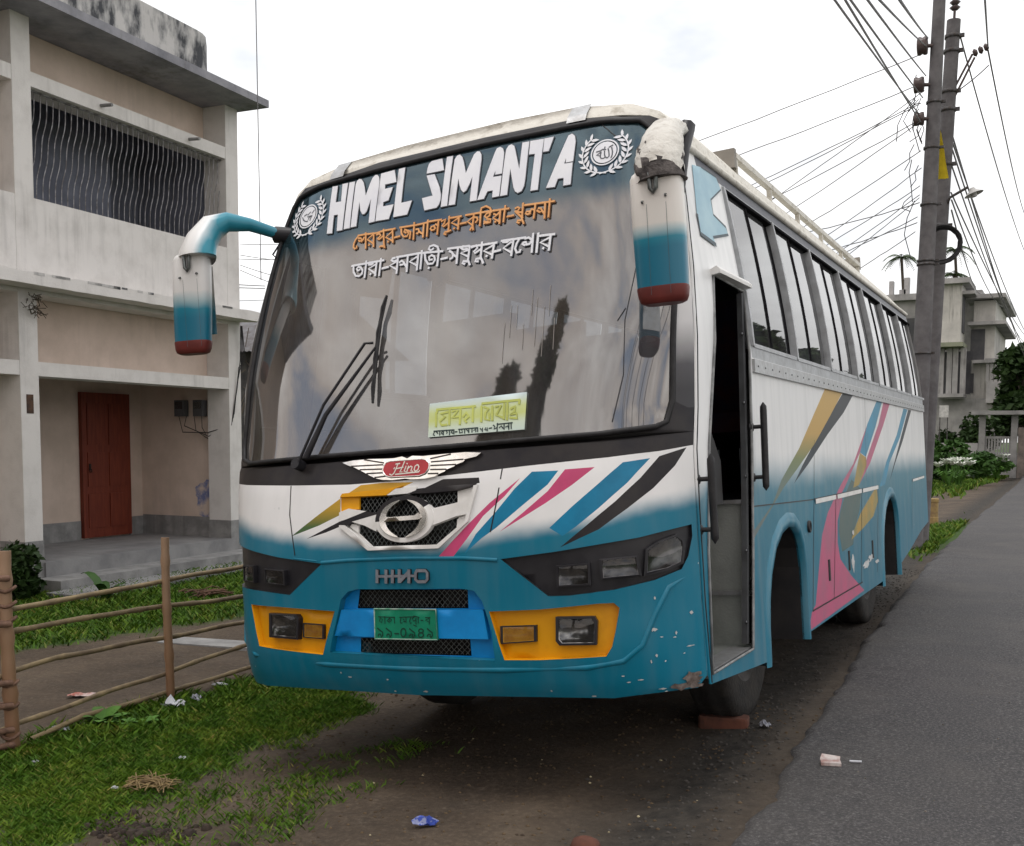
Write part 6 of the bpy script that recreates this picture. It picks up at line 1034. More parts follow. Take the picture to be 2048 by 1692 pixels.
# tin shed beyond the house
shed = empty('tin_shed', (-15.3, 14.0, -.1), HR); tag(shed, 'dark tin shed half hidden between the house and the bus', 'shed')
q = MB(); q.box(-2, 2.6, 0, 4, 0, 3.6); q.build('wall', mat('shed_wall', (.10, .10, .10), .9, (.05, .05, .055), 5), shed)
q = MB(); ws = [(-2.4+.06*i, .025*(i % 2)) for i in range(92)]; q.loft([[(x, y, z+dz) for x, dz in ws] for y, z in ((-.5, 3.5), (2, 4.5), (4.4, 3.6))], 0, False, False, False); q.build('roof', mat('tin_roof', (.16, .16, .17), .5, (.09, .08, .08), 3, metal=.4), shed)
q = MB(); r = random.Random(8)
for i in range(60):
    a = Vector((r.uniform(.5, 2.9), -.2, r.uniform(1.5, 3.6))); q.tube([a, a+Vector((r.uniform(-.5, .5), r.uniform(-.2, .1), r.uniform(-.7, .7)))], .012, 3)
q.build('lean_branches', mat('dry_branch', (.14, .12, .10), .9), shed)

# ---------------------------------------------------------------- bamboo fence
ramp_mat('bamboo_old', 2, [(-.2, (.13, .07, .045)), (.2, (.24, .13, .07)), (.6, (.29, .175, .10)), (1.0, (.31, .20, .125))], .6, noise=.35)
mat('bamboo_rail', (.26, .20, .11), .6, (.13, .095, .06), 7, detail=8)
mat('binding', (.22, .13, .09), .8, (.12, .07, .05), 20)
fence = empty('bamboo_fence', (0, 0, 0)); tag(fence, 'bamboo fence of thin horizontal rails tied to round posts beside the bus', 'fence')
PX = D['posts']; posts = [((PX[0][0][0], PX[0][0][1]), D['posttop'][0], .036), ((PX[1][0][0], PX[1][0][1]), D['posttop'][1], .027), ((-2.58, 1.95), .98, .033), ((-2.62, 3.2), 1.0, .033), ((-2.66, 4.45), 1.0, .033)]
for (x, y), zt, rad in posts:
    zb = float(hgt(np.array(x), np.array(y)))-.15; n = 24; pts, rr_ = [], []
    for i in range(n+1):
        t_ = i/n; pts.append((x+.012*math.sin(t_*4), y+.01*math.cos(t_*5), zb+(zt-zb)*t_)); rr_.append(rad*(1.0-.08*t_)*(1.20 if i % 6 == 3 else .97 if i % 6 in (2, 4) else 1))
    q = MB(); q.tube(pts, rr_, 14); q.tube([pts[-1], Vector(pts[-1])-Vector((0, 0, .06))], [rad*.7, rad*.6], 10, 1); q.build('post', [M('bamboo_old'), M('dark_interior')], fence)
r = random.Random(12)
for ri, L_ in enumerate(D['rails']):
    P = [Vector(p) for p in L_]; d0 = (P[0]-P[1]).normalized(); d1 = (P[-1]-P[-2]); d1 = Vector((-.035, 1, d1.z/max(.1, d1.y)*.3)); P = [P[0]+d0*1.2]+P+[P[-1]+d1*1.6+Vector((0, 0, r.uniform(-.05, .05))), P[-1]+d1*3.2]
    Q, R_ = [], []
    for i in range(len(P)-1):
        k = max(3, int((P[i+1]-P[i]).length/.05))
        for j in range(k):
            p = P[i].lerp(P[i+1], j/k); Q.append(p+Vector((.004*math.sin(p.y*7+ri), 0, .003*math.sin(p.y*9+ri*2)))); R_.append(.0150*(1.2 if (len(Q)+ri*3) % 8 == 0 else 1))
    q = MB(); q.tube(Q, R_, 8); q.build('rail', M('bamboo_rail'), fence)
q = MB(); r = random.Random(3)
for (x, y), zt, rad in posts[:1]:
    for z in (.14, .26, .60, .68, .76, -.02):
        q.tube([(x+(rad+.008)*math.cos(a), y+(rad+.008)*math.sin(a), z+.01*math.sin(a*2)) for a in [k*.5 for k in range(14)]], .010, 5)
for z in (.82, .58, .27, .15, .02, -.06): q.tube([(posts[0][0][0]+.03, posts[0][0][1]-.55, z+.05), (posts[0][0][0]+.05, posts[0][0][1]-.02, z)], .017, 7)
q.build('binding', M('binding'), fence)
# ---------------------------------------------------------------- utility poles and wires
mat('pole_concrete', (.155, .15, .155), .9, (.105, .10, .105), 5, bump=.2, bscale=30, detail=8)
mat('pole_iron', (.10, .10, .105), .6, (.06, .05, .045), 20, metal=.4)
mat('porcelain', (.10, .075, .07), .3, (.07, .05, .05), 12)
mat('wire_grey', (.24, .24, .25), .7, (.18, .18, .19), 4)
mat('yellow_cloth', (.60, .46, .02), .9, (.48, .36, .02), 6)
PP = {k: Vector(v) for k, v in D['polepts'].items()}
PB1, PB2 = .468, .455
def pole(name, base, top, r0, r1, label):
    o = empty(name, base); tag(o, label, 'utility pole'); q = MB(); B_, T_ = Vector((0, 0, -.4)), Vector(top)-Vector(base)
    q.tube([B_.lerp(T_, i/10) for i in range(11)], [r0+(r1-r0)*i/10 for i in range(11)], 20); q.build('pole_shaft', M('pole_concrete'), o); return o
p1b, p2b = (PB1, 11.5, .05), (PB2, 12.3, .05)
pole1 = pole('utility_pole', p1b, (.63, 11.5, 9.6), .142, .062, 'taller grey concrete pole just behind the bus with black cable reels on its left side')
pole2 = pole('utility_pole', p2b, (.697, 12.3, 7.42), .128, .092, 'shorter grey concrete pole topped by a pin insulator beside the taller one')
def on1(z): t_ = (z-.05)/(9.55); return Vector((PB1+(.63-PB1)*t_, 11.5, z)), .142-.08*(z+.35)/9.95
def on2(z): t_ = (z-.05)/7.37; return Vector((PB2+(.697-PB2)*t_, 12.3, z)), .128-.036*(z+.35)/7.77
def band(par, c, r, z, h=.05):
    q = MB(); q.lathe([(r+.002, -h/2), (r+.014, -h/2), (r+.014, h/2), (r+.002, h/2)], Vector((c.x, c.y, z))-par.location, 'Z', 18); q.box(*[v for k in range(3) for v in ((c.x+r-par.location.x, c.x+r+.06-par.location.x) if k == 0 else (c.y-.02-par.location.y, c.y+.02-par.location.y) if k == 1 else (z-h/2-par.location.z, z+h/2-par.location.z))])
    q.build('pole_band', M('pole_iron'), par)
for z in (7.2, 7.0, 6.45, 6.2, 5.45, 4.6): c, r = on2(z); band(pole2, c, r, z)
for z in (6.1, 5.5, 4.75, 4.0, 3.95, 2.75): c, r = on1(z); band(pole1, c, r, z, .03)
for k, R_ in (('reel1', .115), ('reel2', .10), ('reel3', .085)):
    q = MB(); c = PP[k]-pole1.location; q.lathe([(0, -.07), (R_, -.06), (R_*1.05, -.03), (R_*.9, .0), (R_*1.05, .03), (R_, .06), (0, .07)], c, 'X', 18); q.tube([c, c+Vector((.16, .06, 0))], .025, 6); q.build('cable_reel', M('porcelain'), pole1)
q = MB(); r = random.Random(6)
for i in range(15):
    a = on1(r.uniform(4.7, 6.5))[0]+Vector((-.12-r.uniform(0, .12), -.12, 0)); b = a+Vector((r.uniform(-.22, .05), r.uniform(-.05, .05), -r.uniform(.15, .8))); m_ = (a+b)/2+Vector((r.uniform(-.16, .05), 0, -.05)); q.tube([v-pole1.location for v in (a, (a+m_)/2+Vector((-.03, 0, 0)), m_, b)], .006, 4)
q.build('loose_cable', M('rubber'), pole1)
def ins(q, a, b, n, R_):
    d = (b-a)
    for i in range(n):
        c = a+d*(i+.5)/n; q.tube([c-d/n*.42, c, c+d/n*.42], [R_*.55, R_, R_*.45], 10)
o2 = pole2.location
q = MB(); q.tube([PP['top2']-o2-Vector((0, 0, .05)), PP['pin']-o2], .018, 6); ins(q, PP['pin']-o2-Vector((0, 0, .06)), PP['pin']-o2+Vector((0, 0, .16)), 3, .075); q.build('insulator', M('porcelain'), pole2)
q = MB(); q.tube([on2(6.35)[0]-o2, PP['ins1']-o2], .016, 6); q.tube([on2(6.2)[0]-o2, PP['ins1']-o2+Vector((.03, 0, -.05))], .016, 6); ins(q, PP['ins1']-o2, PP['ins2']-o2+Vector((.05, 0, .02)), 3, .06); q.build('insulator_arm', M('porcelain'), pole2)
q = MB(); q.tube([on2(5.0)[0]-o2+Vector((.06, 0, -.15)), PP['lamp0']-o2, PP['lamp1']-o2], .020, 6); lampo = q.build('lamp_arm', M('pole_iron'), pole2)
q = MB(); c = PP['lampc']-o2; ax = Vector((.35, 0, -1)).normalized(); q.tube([c-ax*.03, c+ax*.01, c+ax*.06, c+ax*.065], [.03, .05, .125, .13], 16, cap=False); q.tube([c+ax*.04, c+ax*.10], [.04, .035], 10); q.build('lamp_shade', mat('enamel_grey', (.50, .50, .49), .5), lampo)
coil = empty('cable_coil', PP['coil']); tag(coil, 'coil of black cable hung on the shorter pole below its lamp', 'cable coil'); q = MB()
for i in range(14):
    R_ = .24+random.uniform(-.03, .03); ph = random.uniform(-.2, .2); q.tube([(R_*math.cos(a)+random.uniform(-.006, .006)-.02, -.03-.012*(i % 5)+.02*math.sin(a+ph), R_*1.03*math.sin(a)) for a in [k*math.pi/14 for k in range(29)]], .010, 5)
q.build('coil_loops', M('rubber'), coil)
q = MB(); a, b, c = PP['cloth0'], PP['cloth1'], PP['cloth2']; q.loft([[p+Vector((-w, .0, 0)), p+Vector((-w*.3, -.03, 0)), p+Vector((w*.3, .0, 0)), p+Vector((w, -.02, 0)), p+Vector((w*.3, .012, 0)), p+Vector((-w*.3, -.018, 0))] for p, w in ((a, .02), (a.lerp(b, .5)+Vector((0, -.02, 0)), .045), (b, .055), (b.lerp(c, .5), .06), (c, .075))], 0, True)
cl = q.build('yellow_cloth', M('yellow_cloth')); tag(cl, 'strip of yellow cloth hanging between the two poles', 'cloth')
def wirecurve(a, b, sag, rad, label, grp, wig=0):
    a, b = Vector(a), Vector(b); n = 24; q = MB(); rr_ = random.Random(int(abs(a.z*1000))+int(abs(b.x*100)))
    q.tube([a.lerp(b, i/n)-Vector((0, 0, sag*4*(i/n)*(1-i/n)))+Vector((0, 0, wig*rr_.uniform(-1, 1))) for i in range(n+1)], rad, 4); o = q.build('overhead_wire', M('wire_grey')); tag(o, label, 'wire', grp); return o
for a, b in D['fan']: wirecurve(Vector(a)+(Vector(a)-Vector(b)).normalized()*.13, b, random.uniform(.05, .16), .0072, 'thin service wire slanting from the taller pole down behind the bus roof', 'service wires from the pole to the houses behind the bus', .006)
for a, b in D['over']: wirecurve(a, Vector(a).lerp(Vector(b), 3.6), .12, .0095, 'thick wire running from the taller pole up out of the top of the picture', 'mains wires overhead left of the poles')
for a, b in D['away']: wirecurve(a, b, .35, .012, 'wire running from the shorter pole away along the road', 'wires running away along the road')
wirecurve(*D['up'][0], .0, .010, 'near vertical wire meeting the insulator arm of the shorter pole', None); wirecurve(*D['up'][1], .02, .009, 'short stay wire from the insulator arm back to the shorter pole', None)
for i, (a, b) in enumerate(D['lwires']):
    if i < 4: wirecurve(a, b, .05, .009 if i != 3 else .006, 'thin wire crossing the front of the house at awning height', 'wires crossing the front of the house')
    elif i == 8: wirecurve(a, b, 0, .008, 'single wire hanging straight down between the house and the bus', None)
    else: wirecurve(a, b, .08, .008, 'thin wire in the gap between the house and the left mirror', 'wires in the gap beside the house')

# ---------------------------------------------------------------- plants
LEAF = {}
def leafmat(name, c, c2, sc=1.5): return mat(name, c, .6, c2, sc, lo=.3, hi=.65, detail=8, spec=.2)
leafmat('leaf_dark', (.030, .060, .014), (.012, .028, .008)); leafmat('leaf_mid', (.05, .12, .022), (.022, .055, .012)); leafmat('leaf_palm', (.06, .10, .03), (.03, .055, .02)); leafmat('leaf_light', (.10, .22, .04), (.05, .13, .02), 6)
mat('bark', (.09, .075, .06), .9, (.05, .042, .035), 6, bump=.4)
def leaves(n, centers, radii, size, name, m, parent, seed=0, flat=.5, asp=.5):
    g = np.random.default_rng(seed); k = g.integers(0, len(centers), n); C_ = np.array(centers)[k]; R_ = np.array(radii)[k]
    d = g.normal(size=(n, 3)); d /= np.linalg.norm(d, axis=1)[:, None]; p = C_+d*R_*(g.uniform(.35, 1.05, n)**.6)[:, None]
    u = g.normal(size=(n, 3)); u[:, 2] *= flat; u /= np.linalg.norm(u, axis=1)[:, None]; w = np.cross(u, g.normal(size=(n, 3))); w /= np.linalg.norm(w, axis=1)[:, None]
    s_ = size*g.uniform(.6, 1.4, n)[:, None]; V = np.stack([p-u*s_, p+w*s_*asp, p+u*s_, p-w*s_*asp], 1)
    me = bpy.data.meshes.new(name); me.vertices.add(n*4); me.vertices.foreach_set('co', V.astype(np.float32).ravel()); me.loops.add(n*4); me.loops.foreach_set('vertex_index', np.arange(n*4, dtype=np.int32)); me.polygons.add(n); me.polygons.foreach_set('loop_start', np.arange(0, n*4, 4, dtype=np.int32)); me.update(); me.validate(); me.materials.append(M(m))
    o = bpy.data.objects.new(name, me); COL.objects.link(o); o.parent = parent; return o
def tree(x, y, z, h, cr, label, grp=None, seed=0, n=9000, size=.16, name='broadleaf_tree', tall=1.0, m='leaf_dark', th=None):
    o = empty(name, (x, y, z)); tag(o, label, 'tree', grp); r = random.Random(seed); q = MB(); th = th or h*.45
    q.tube([(0, 0, -.3), (.05*h*.1, 0, th*.5), (0, .02*h*.1, th), (0, 0, h*.8)], [h*.022, h*.018, h*.014, h*.004], 9)
    cs, rs = [], []
    for i in range(16):
        a = r.uniform(0, 6.28); t_ = r.uniform(0, 1); t_ = (i+.5)/16 if tall > 1.5 else t_; rad = cr*(.55*(1-.9*t_) if tall > 1.5 else math.sin(math.pi*(.18+.75*t_))); c = Vector((math.cos(a)*rad*r.uniform(.2, .85), math.sin(a)*rad*r.uniform(.2, .85), th*.75+(h-th*.75)*t_*.93))
        q.tube([(0, 0, min(h*.75, c.z*.72)), tuple(c*.6+Vector((0, 0, c.z*.3))), tuple(c)], [h*.008, h*.005, h*.002], 5); cs.append(tuple(c)); s_ = cr*(r.uniform(.55, .8)*(1-.85*t_)+.08 if tall > 1.5 else r.uniform(.28, .5)); rs.append([s_, s_, s_*r.uniform(.7, 1.1)*(1.5 if tall > 1.5 else 1)])
    q.build('trunk', M('bark'), o); leaves(n, cs, rs, size, 'crown', m, o, seed); return o
def bush(x, y, z, w, h, label, seed, n=1800, size=.07, m='leaf_mid', name='leafy_bush', grp=None):
    o = empty(name, (x, y, z)); tag(o, label, 'bush', grp); r = random.Random(seed); cs = [(r.uniform(-w, w)*.7, r.uniform(-w, w)*.4, h*r.uniform(.2, .75)) for _ in range(9)]
    q = MB()
    for c in cs: q.tube([(c[0]*.2, c[1]*.2, -.05), (c[0]*.7, c[1]*.7, c[2]*.6), c], [.012*h, .009*h, .004*h], 5)
    q.build('stem', M('bark'), o); leaves(n, cs, [[w*.35, w*.3, h*.28]]*9, size, 'foliage', m, o, seed); return o
def palm(x, y, z, h, R_, label, seed):
    o = empty('areca_palm', (x, y, z)); tag(o, label, 'palm tree', None); q = MB(); q.tube([(0, 0, -.2), (.04*h, 0, h*.5), (0, 0, h)], [.12, .10, .09], 8); q.build('trunk', M('bark'), o); q = MB(); r = random.Random(seed)
    for k in range(13):
        a = k*2.4; up = r.uniform(.15, .9); rib = [(math.cos(a)*R_*t_, math.sin(a)*R_*t_, h+R_*(up*t_-1.0*t_*t_)) for t_ in [i/7 for i in range(8)]]
        q.tube(rib, [.03, .025, .02, .018, .015, .012, .01, .006], 4)
        for i in range(1, 8):
            for sd_ in (-1, 1):
                for f in (0, .5):
                    p = Vector(rib[i]).lerp(Vector(rib[i-1]), f); d = Vector((-math.sin(a)*sd_+math.cos(a)*.6, math.cos(a)*sd_+math.sin(a)*.6, -.55)).normalized()*R_*.38*math.sin(math.pi*(.15+.75*i/8)); s_ = Vector((math.cos(a), math.sin(a), 0))*R_*.035; q.add([p-s_, p+s_, p+d], [(0, 1, 2)])
    q.build('crown', M('leaf_palm'), o)
V3 = D['misc']
for k, R_, tx in (('palm1', 1.15, 'thin palm in the gap between the bus roof and the taller pole'), ('palm2', 1.2, 'palm whose crown shows right of the cable coil on the shorter pole'), ('palm3', 1.1, 'lower palm crown showing just above the far flat roof right of the poles')):
    x, y, z = V3[k]; palm(x, y, 0, z, R_, tx, len(tx))

# ---------------------------------------------------------------- the buildings up the road
mat('far_cream', (.58, .57, .535), .9, (.36, .355, .34), .9, lo=.3, hi=.62, detail=9, bump=.15, bscale=8, streak=.6)  # far walls: pale concrete, colours lightened further to stand in for haze
mat('far_concrete', (.41, .405, .40), .9, (.22, .22, .22), .8, lo=.34, hi=.62, detail=9, streak=.6)
mat('far_moss', (.27, .29, .21), .9, (.14, .15, .12), .9, lo=.3, hi=.6, detail=8)
mat('far_dark', (.07, .072, .08), .8, (.10, .10, .105), 2)
G2 = D['bg2']; YB = 52
fb = empty('concrete_block', (G2['B'][0], YB, .1)); tag(fb, 'weathered three-storey concrete building with an overhanging cream upper room and slab roofs up the road', 'building')
def fbox(name, m, k, y0, y1, px=0, pz=0, mesh=None):
    x0, x1, z0, z1 = G2[k] if isinstance(k, str) else k; q = MB(); L0 = fb.location; q.box(x0-px-L0.x, x1+px-L0.x, y0-L0.y, y1-L0.y, z0-pz-L0.z, z1+pz-L0.z); return q.build(name, M(m), fb)
fbox('wall', 'far_cream', 'B', YB+.8, YB+9)
x0, x1, z0, z1 = G2['A']; xa = G2['Aside'][1]
fbox('upper_room', 'far_cream', (x0-.6, xa-.25, z0, z1), YB-1.2, YB+.795); fbox('roof_slab', 'far_concrete', (x0-.9, xa+.1, z1, z1+.25), YB-1.6, YB+2); fbox('floor_slab', 'far_moss', (x0-.7, xa-.1, z0-.2, z0), YB-1.4, YB+.79)
fbox('roof_slab', 'far_concrete', 'roofB', YB+.2, YB+9.6); fbox('floor_slab', 'far_concrete', 'slabB2', YB+.1, YB+9); fbox('floor_slab', 'far_concrete', 'slab3', YB+.1, YB+9); fbox('floor_slab', 'far_concrete', 'slab4', YB-.8, YB+.79)
fbox('window', 'far_dark', 'win1', YB+.74, YB+.797); fbox('window', 'far_dark', 'winL', YB+.74, YB+.797)
xw = G2['Aside']; q = MB(); L0 = fb.location; q.box(xa-.252-L0.x, xa-.2-L0.x, YB-.8-L0.y, YB+.2-L0.y, z0+.5-L0.z, z1-.5-L0.z); q.build('window', M('far_dark'), fb); fbox('window_shade', 'far_concrete', (xa-.25, xa+.3, z1-.45, z1-.3), YB-1.0, YB+.4)
fbox('recess', 'far_dark', 'open', YB+.70, YB+.796); fbox('wall', 'far_concrete', 'low', YB+.3, YB+.695)  # flat dark slab paints the shaded depth of the open storey
for f in (.06, .34, .55, .82):
    o_ = G2['open']; x = o_[0]+(o_[1]-o_[0])*f; fbox('column', 'far_concrete', (x-.12, x+.12, o_[2]-.1, G2['A'][2]-.21), YB-.6, YB-.35)
bx = G2['balc']; fbox('balcony', 'far_concrete', (bx[0], bx[1], bx[2], bx[2]+1.0), YB-.2, YB+.795); fbox('balcony_roof', 'far_concrete', (bx[0]-.1, bx[1]+.2, bx[3]+.3, bx[3]+.5), YB-.3, YB+.09)
for f in (.05, .35, .65, .95): x = bx[0]+(bx[1]-bx[0])*f; fbox('column', 'far_concrete', (x-.07, x+.07, bx[2]+1.0, bx[3]+.3), YB-.15, YB+.0)
t_ = G2['tank']; fbox('roof_tank', 'far_concrete', (t_[0]-.8, t_[1]-.2, t_[2]-.1, t_[3]), YB+.5, YB+1.6)
hs = empty('flat_roof_house', (-6, 60, .1)); tag(hs, 'low flat-roofed concrete building with column stubs on its roof behind the bus', 'building')
x0, x1, z0, z1 = [v*1.0 for v in G2['roofL']]
q = MB(); q.box(x0+6-8, x1+6+1.4, 0-5, 6, 0, z1*1.0-.1); q.build('wall', M('far_concrete'), hs); q = MB(); q.box(x0+6-8.3, x1+6+1.6, -5.4, 6.3, z1-.095, z1+.22); q.build('roof_slab', M('far_concrete'), hs)
q = MB(); q.box(x0+5, x1+6, -5.02, -4.98, z1-2.6, z1-1.0); q.build('window_band', M('far_dark'), hs)
for k in ('stub1', 'stub2', 'stub3'):
    a, b, c, d = G2[k]; q = MB(); q.box(a+6, b+6, -3.4, -3.0, z1+.2, d+.35); q.build('column_stub', M('far_concrete'), hs)
mat('gate_grey', (.29, .29, .285), .9, (.17, .17, .17), 2, lo=.3, hi=.62, detail=8)
gx0, gx1, gz0, gz1 = D['gate']; gt = empty('garden_gate', (gx0, 44, .05)); tag(gt, 'grey slatted gate between concrete pillars under a small roof slab up the road', 'gate')
w_ = gx1-gx0; h_ = gz1
for x in (0, w_): q = MB(); q.box(x-.12, x+.12, -.12, .12, 0, h_); q.build('pillar', M('gate_grey'), gt)
q = MB(); q.box(-.4, w_+.4, -.5, .5, h_, h_+.16); q.build('gate_roof', M('gate_grey'), gt)
q = MB()
q.box(.12, w_-.12, -.03, .03, .12, .2); q.box(.12, w_-.12, -.03, .03, h_*.62, h_*.66)
for i in range(9): x = .16+(w_-.32)*i/8; q.box(x-.035, x+.035, -.02, .02, .2, h_*.62)
q.build('gate_leaf', M('gate_grey'), gt)
q = MB(); q.box(w_+.14, w_+3.0, -.1, .1, 0, h_*.8); wl_ = q.build('brick_wall', mat('far_brick', (.20, .17, .15), .9, (.11, .10, .09), 3), None); wl_.location = gt.location; tag(wl_, 'low grey garden wall right of the slatted gate', 'wall')
q = MB(); q.box(-3.2, -.14, -.1, .1, 0, h_*.55); wl_ = q.build('garden_wall', M('far_concrete'), None); wl_.location = gt.location; tag(wl_, 'low concrete garden wall left of the slatted gate behind the bushes', 'wall')
# sign board and rusty sheet fence by the pole
x, y, z = V3['board']; sgn = empty('notice_board', (x, y, .1)); tag(sgn, 'white notice board on posts in front of the rusty sheets beside the pole', 'sign')
q = MB(); q.box(-.17, .17, -.02, .0, z-.1-.25, z-.1+.22); q.build('board_panel', mat('board_white', (.55, .55, .53), .7, (.40, .40, .40), 9), sgn)
q = MB()
for sx in (-.14, .14): q.tube([(sx, .02, -.1), (sx, .02, z-.1+.2)], .02, 5)
q.build('board_post', M('pole_iron'), sgn)
q = MB()
for i in range(5):
    for j in range(4):
        if random.random() < .8: q.box(-.13, -.13+random.uniform(.08, .25), -.0225, -.0215, z-.1+.14-i*.085, z-.1+.165-i*.085)
x, y, z = V3['rust']; sh = empty('sheet_fence', (x, y, .1)); tag(sh, 'short run of rusty upright tin sheets behind the bollard', 'fence')
for i in range(5): q = MB(); q.box(-.5+.26*i, -.26+.26*i, -.02-.01*(i % 2), .0-.01*(i % 2), -.1, 1.15+.12*random.random()); q.build('tin_sheet', mat('rust_sheet%s' % ('' if i % 2 else '_pale'), (.17, .085, .06) if i % 2 else (.24, .20, .18), .85, (.09, .05, .04) if i % 2 else (.14, .10, .08), 4), sh)
bx_, by_ = D['bollard']; q = MB(); q.loft([rr(0, 0, z, .15*k, .15*k, 16, 5) for z, k in ((-.1, 1.12), (.06, 1.1), (.08, 1.0), (.34, .97), (.36, 1.08), (.41, 1.08), (.42, .9))], 0, False); bo = q.build('kerb_bollard', mat('ochre_concrete', (.34, .25, .10), .85, (.22, .15, .08), 9)); bo.location = (bx_, by_, .06); tag(bo, 'short ochre concrete bollard on the verge behind the bus', 'bollard')
for i, (dx, dy) in enumerate(((-.22, .2), (-.36, .05))):
    q = MB(); q.box(-.12, .12, -.06, .06, 0, .075 if i else .30); bk = q.build('brick', mat('brick_red', (.15, .06, .04), .9, (.085, .04, .03), 9)); bk.location = (bx_+dx, by_+dy, .06); bk.rotation_euler.z = .3+i; tag(bk, ['upright red brick stub beside the ochre bollard', 'flat red brick on the ground left of the ochre bollard'][i], 'brick')
for k, w, h, tx in (('bush1', 1.5, 1.5, 'dark leafy bush behind the white lilies next to the pole'), ('bush2', 1.4, 1.0, 'leafy bush in front of the garden wall left of the gate'), ('bush3', 1.4, 2.6, 'tall bush growing against the front of the concrete block')):
    x, y, z = V3[k]; bush(x, y, .1, w, h, tx, len(tx), 2600, .13, 'leaf_mid' if k != 'bush3' else 'leaf_dark')
x, y, z = V3['treeR']; tree(x+1.2, y, .1, 6.4, 3.0, 'dense dark green tree beyond the gate at the right edge', None, 21, 9000, .26)
x, y, z = V3['trunkR']; tree(x+.05, y, .1, 5.4, 1.8, 'dark trunked tree beside the far bend of the road', None, 23, 4500, .2, th=3.2)
for i in range(6): tree(-62+8.5*i, 44+(i*29) % 17, -.1, 7.0+(i*3) % 3, 3.6, 'tree in the row behind the house and the shed', 'trees behind the house', 90+i, 2600, .4)
for i in range(7): tree(-22+8*i, 118+(i*37) % 23, -.2, 7.5+(i*5) % 4, 4.5, 'far roadside tree in the row closing the view beyond the buildings', 'far trees beyond the buildings', 40+i, 2600, .6)
mat('lily_white', (.72, .74, .70), .7, (.6, .64, .56), 9)
for i, k in enumerate(('lily1', 'lily2', 'lily3')):
    x, y, z = V3[k]; o = empty('spider_lily', (x, y, .1)); tag(o, ['clump of white spider lilies nearest the pole', 'clump of white spider lilies right of the one by the pole', 'clump of white spider lilies in front of the slatted gate'][i], 'flower'); q, w = MB(), MB(); r = random.Random(30+i)
    for j in range(34):
        a = r.uniform(0, 6.28); L_ = r.uniform(.35, .75); d = Vector((math.cos(a), math.sin(a), 0)); s_ = Vector((-d.y, d.x, 0))*.03; q.add([-s_, s_, d*L_*.5+s_+Vector((0, 0, L_*.7)), d*L_*.5-s_+Vector((0, 0, L_*.7)), d*L_+Vector((0, 0, L_*.55))], [(0, 1, 2, 3), (3, 2, 4)])
    for j in range(9):
        c = Vector((r.uniform(-.35, .35), r.uniform(-.3, .3), r.uniform(.6, .85))); q.tube([(c.x*.3, c.y*.3, 0), tuple(c)], .012, 4)
        for m_ in range(9):
            a = m_*.7; d = Vector((math.cos(a), math.sin(a), .5))*.19; s_ = Vector((-math.sin(a), math.cos(a), 0))*.05; w.add([c-s_, c+s_, c+d+Vector((0, 0, .02))+s_*.5, c+d-s_*.5], [(0, 1, 2, 3)])
    q.build('leaves', M('leaf_light'), o); w.build('blossom', M('lily_white'), o)
# trees behind the camera that the glass mirrors
for i, (x, y, h, cr, tall) in enumerate(((-7.2, -14.3, 17.2, 1.5, 2), (-8.6, -14.0, 14.2, 1.4, 2), (-4.6, -17, 11.8, 3.0, 1), (-11.5, -12.5, 8.8, 3.0, 1), (-1.0, -18.5, 14.5, 3.0, 1))):
    tree(x, y, -.1, h, cr, ['tall slender tree across the road mirrored in the windscreen, the tallest', 'slender tree mirrored in the windscreen beside the tallest one', 'bushy tree mirrored low in the middle of the windscreen', 'bushy tree mirrored low in the left of the windscreen', 'bushy tree mirrored in the right of the windscreen'][i], None, 60+i, 5200, .3, tall=tall, th=h*(.2 if tall > 1 else .35))
for i, (x, y, h) in enumerate(((7.6, 30, 7.2), (9.8, 36, 6.6), (8.4, 41, 7.6))): tree(x, y, .1, h, 2.2, ['roadside tree mirrored in the first side window of the bus', 'low roadside tree mirrored in the side windows of the bus', 'farther roadside tree mirrored in the side windows of the bus'][i], None, 70+i, 4200, .22)

# ---------------------------------------------------------------- small things on the ground
LT = D['litter']
def gz(x, y): return float(hgt(np.array(float(x)), np.array(float(y))))
def crumple(name, pos, w, d, h, m, label, cat, seed, rz=0, n=7, lift=.012):
    r = random.Random(seed); q = MB(); vs = []
    for i in range(n):
        for j in range(n):
            u, v = i/(n-1)*2-1, j/(n-1)*2-1; e = 1-.35*max(abs(u), abs(v))*r.random(); vs.append((u*w/2*e, v*d/2*e, lift+h*(r.uniform(.0, 1)*(1-.6*(u*u+v*v)/2))))
    q.add(vs, [(i*n+j, (i+1)*n+j, (i+1)*n+j+1, i*n+j+1) for i in range(n-1) for j in range(n-1)]); q.add([(x, y, z-.003) for x, y, z in vs], [(i*n+j, i*n+j+1, (i+1)*n+j+1, (i+1)*n+j) for i in range(n-1) for j in range(n-1)])
    o = q.build(name, m); o.location = (pos[0], pos[1], gz(*pos)); o.rotation_euler.z = rz; tag(o, label, cat); return o
wp_ = mat('paper_white', (.62, .64, .68), .8, (.5, .52, .56), 9); fo = mat('foil_grey', (.48, .50, .56), .35, (.30, .31, .36), 14); bl_ = mat('blue_foil', (.05, .09, .42), .4, (.30, .34, .55), 22, lo=.45, hi=.5)
crumple('crumpled_paper', LT['paper'], .15, .11, .085, wp_, 'crumpled white paper bag at the foot of the second fence post', 'paper', 1, .4, 5)
crumple('crumpled_foil', LT['foil'], .085, .07, .055, fo, 'crumpled pale foil right beside the crumpled white paper bag', 'foil', 2, .2)
crumple('paper_strip', LT['card'], .12, .045, .02, wp_, 'flat white paper strip on the grass close to the bumper', 'paper', 3, .1)
crumple('paper_sheet', LT['red'], .19, .09, .02, mat('red_print', (.50, .40, .38), .8, (.36, .12, .09), 14, lo=.4, hi=.55), 'pale sheet with a red print lying on the dirt behind the fence', 'paper', 4, .5)
